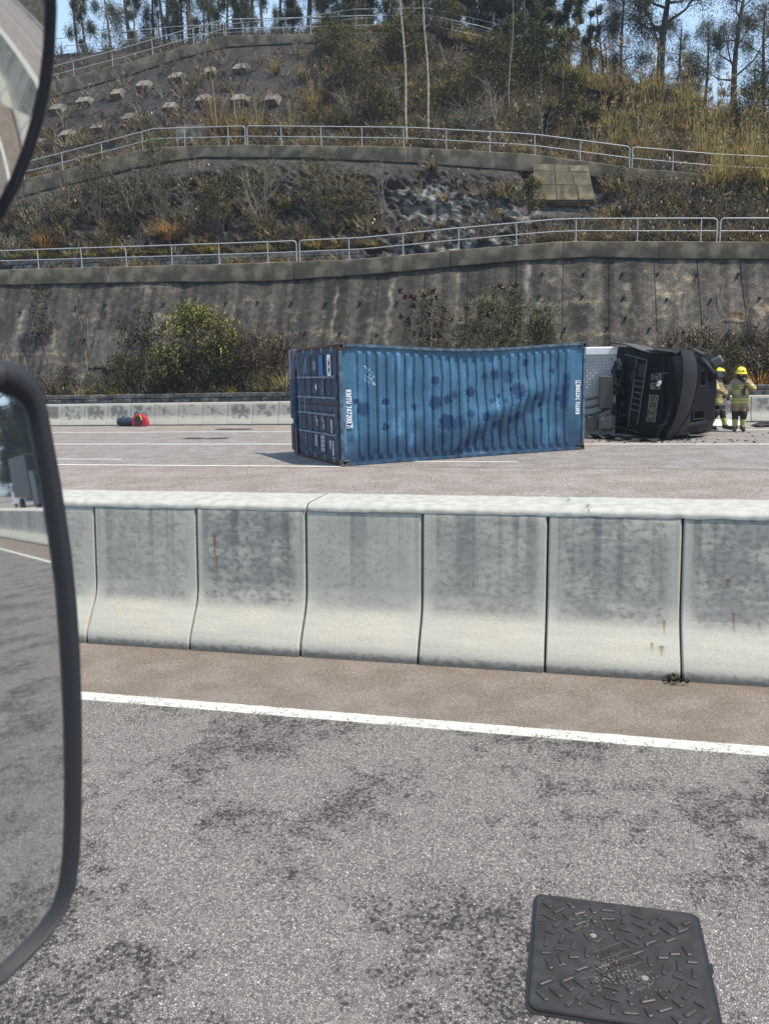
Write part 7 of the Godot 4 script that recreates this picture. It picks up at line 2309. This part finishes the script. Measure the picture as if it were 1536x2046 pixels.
func trees() -> void:
	var thin := []
	for k in 4:
		thin.append(tree_parts(8.0 + k * 0.5, 0.13 + 0.025 * (k % 3), 0.02 * (k - 1.5), 0, 0.16))
	var names := ["first", "second", "third", "fourth", "fifth", "sixth", "seventh", "eighth", "ninth", "tenth", "eleventh", "twelfth", "thirteenth", "fourteenth", "fifteenth", "sixteenth", "seventeenth", "eighteenth", "nineteenth", "twentieth"]
	var xs := [-36.3, -32.4, -30.7, -29.7, -29.2, -28.5, -27.3, -26.3, -25.0, -23.9, -23.0, -21.9, -20.7, -20.0, -18.4, -17.5, -16.4, -15.2]
	for i in xs.size():
		var z := -57.5 - 1.6 * fposmod(i * 0.37, 1.0)
		tree("slender_tree", "slender crest tree with drooping leaves, %s from the left on the skyline" % names[i], Vector3(xs[i], hill_y(xs[i], -57.0) - 0.3, z), thin[i % 4], i * 1.7, 0.95 + 0.2 * sin(i * 2.3), "slender trees on the crest")
	for i in 16:                                         # a second rank, farther back
		var x := -40.0 + 2.0 * i + 0.6 * sin(i * 4.0)
		tree("back_tree", "paler tree of the rear rank on the crest, %s from the left" % names[i], Vector3(x, tb(CR, x) - 1.6, -64.0 - 2.5 * fposmod(i * 0.61, 1.0)), thin[(i + 2) % 4], i * 2.9, 1.0 + 0.15 * sin(i * 1.3), "rear trees on the crest")
	# two straight white trunks and slim stems on the brushy slope
	for q in [[-8.79, -43.5, 8.8, 0.068, "left of two tall straight white trunks above the middle railing"], [-7.81, -44.4, 8.4, 0.062, "right, slightly thinner, of two tall straight white trunks on the slope"], [-3.92, -47.0, 7.0, 0.055, "slim grey stem rising left of the dense dark trees"], [-2.17, -45.4, 3.6, 0.035, "very thin pale stem above the middle railing near the mesh panel"], [-1.13, -47.8, 4.2, 0.04, "thin leaning stem at the left edge of the golden grass"]]:
		var t := thing("straight_tree", q[4], "tree trunk", on(q[0], q[1]))
		var b := MB.new()
		b.col = Color(0.524, 0.462, 0.329) if q[3] > 0.056 else Color(0.290, 0.238, 0.159)
		var path := []
		var radii := []
		for k in 14:
			var u := k / 13.0
			path.append(Vector3((-0.035 if q[3] > 0.06 else 0.04) * u * q[2] + 0.05 * sin(u * 9.0 + q[0]), u * q[2] - (0.3 if k == 0 else 0.0), 0.05 * cos(u * 7.0)))
			radii.append(q[3] * (1.0 - 0.5 * u) * (1.0 + 0.12 * sin(k * 2.4)))
		b.tube(path, radii, 8, false)
		for k in 12:
			var u := rng.randf_range(0.45, 1.0)
			var s: Vector3 = path[int(u * 12)]
			var d := Vector3(rng.randf_range(-1, 1), rng.randf_range(0.2, 1.0), rng.randf_range(-0.6, 0.6)) * 0.6
			b.tube([s, s + d * 0.6, s + d], [q[3] * 0.22, q[3] * 0.12, 0.004], 4, false)
		put("trunk", b.mesh(), M.bark, t)
		var cl := []
		for k in 9:
			cl.append([Vector3(rng.randf_range(-0.7, 0.7), q[2] * rng.randf_range(0.78, 1.08), rng.randf_range(-0.5, 0.5)), rng.randf_range(0.25, 0.5)])
		put("crown", foliage_mesh(cl, 40, 0.16, 0.2, 0.5, Color(0.069, 0.075, 0.030), Color(0.193, 0.184, 0.073)), M.leaf, t)
	# dense trees behind the brush, in the middle
	var dense := [tree_parts(6.2, 0.13, 0.02, 3, 0.05), tree_parts(6.8, 0.13, -0.03, 3, 0.04), tree_parts(5.6, 0.12, 0.04, 3, 0.04)]
	var ds := [[-12.4, -56.5, 0.62, "small leafy tree at the right end of the upper railing"], [-10.2, -57.5, 0.75, "olive leafy tree at the skyline left of the white trunks"], [-8.0, -57.0, 0.70, "leafy skyline tree directly behind the two white trunks"], [-5.9, -57.0, 0.9, "leafy skyline tree right of the two white trunks"], [-4.2, -56.0, 1.0, "dense dark tree left of centre in the tall dark group"], [-2.6, -55.5, 1.1, "tallest dense dark tree in the middle of the skyline"], [-1.0, -55.5, 0.95, "dense dark tree at the right edge of the dark group"], [-3.6, -52.5, 0.8, "dense green tree standing in front of the tall dark group"], [-1.6, -52.0, 0.72, "bright-leaved tree at the foot of the tall dark group"], [0.4, -57.5, 0.7, "dark small-crowned tree just right of the dense group"], [-16.8, -58.5, 0.85, "leafy tree among the crest trunks, leftmost of the leafy ones"], [-14.6, -59.0, 0.95, "leafy tree behind the level stretch of the upper railing"], [-11.4, -60.0, 1.05, "taller leafy tree left of the white trunks, at the back"], [-9.0, -60.5, 1.15, "taller leafy tree behind the white trunks, at the back"], [-6.8, -59.5, 1.2, "tall leafy tree filling the skyline right of the white trunks"], [-5.0, -58.5, 1.15, "tall leafy tree beside the dark group, at the back"]]
	for i in ds.size():
		tree("leafy_tree", ds[i][3], on(ds[i][0], ds[i][1], -0.2), dense[i % 3], i * 2.1, ds[i][2], "leafy trees on the skyline")
	# open trees against the sky on the right
	var broad := tree_parts(8.5, 0.30, 0.0, 1, 0.28)
	tree("dark_tree", "dark forked tree with an open crown standing alone against the sky", on(4.9, -57.0, -0.4), broad, 0.6)
	var sp := [tree_parts(8.0, 0.17, -0.06, 2, 0.22), tree_parts(7.4, 0.15, 0.05, 2, 0.2), tree_parts(8.8, 0.22, 0.03, 2, 0.25)]
	for q in [[2.6, -58.0, 0.85, 0, 0.3, "feathery thin tree left of the dark forked tree"], [7.6, -57.5, 0.75, 1, 2.0, "thin-branched tree between the dark forked tree and the right edge"], [9.3, -57.5, 1.05, 2, 1.0, "tall sparse reddish-twigged tree at the right edge of the sky"], [10.9, -58.5, 1.0, 0, 4.0, "sparse tree cut off by the right edge of the picture"], [6.2, -60.5, 0.7, 2, 5.2, "small sparse tree behind the dark forked tree"], [1.2, -59.5, 0.9, 1, 3.2, "twiggy half-bare tree right of the dense dark group"], [12.8, -57.0, 1.0, 1, 0.9, "sparse tree beyond the right edge seen from aside"]]:
		tree("sparse_tree", q[5], on(q[0], q[1], -0.3), sp[q[3]], q[4], q[2], "sparse trees against the right-hand sky")
	for q in [[3.6, -56.0, 2.2, 2.4, "round dark bush at the foot of the dark forked tree"], [6.4, -56.5, 2.8, 2.2, "upright dark bush right of the dark forked tree"], [9.9, -56.5, 2.0, 2.4, "dark bush on the skyline at the far right"], [1.6, -56.5, 1.6, 2.0, "low dark bush on the skyline left of the dark forked tree"]]:
		shrub("skyline_bush", q[4], "shrub", on(q[0], q[1]), q[2], q[3], 34, 80, 0.14, 0.28, Color(0.028, 0.044, 0.015), Color(0.097, 0.120, 0.037), "", 0.1)
	# trees that only the mirror shows, along the road behind
	for i in 12:
		var x := 120.0 + 11.0 * i
		var z := -0.155 * x - 1.0 - 5.0 * fposmod(i * 0.618, 1.0)
		tree("mirror_tree", "distant roadside tree visible only in the wing mirror, %s along the road" % names[i], Vector3(x, -0.3, z), dense[i % 3] if i % 3 else broad, i * 1.1, 1.9 + 0.6 * sin(i * 2.0), "trees down the road in the mirror")
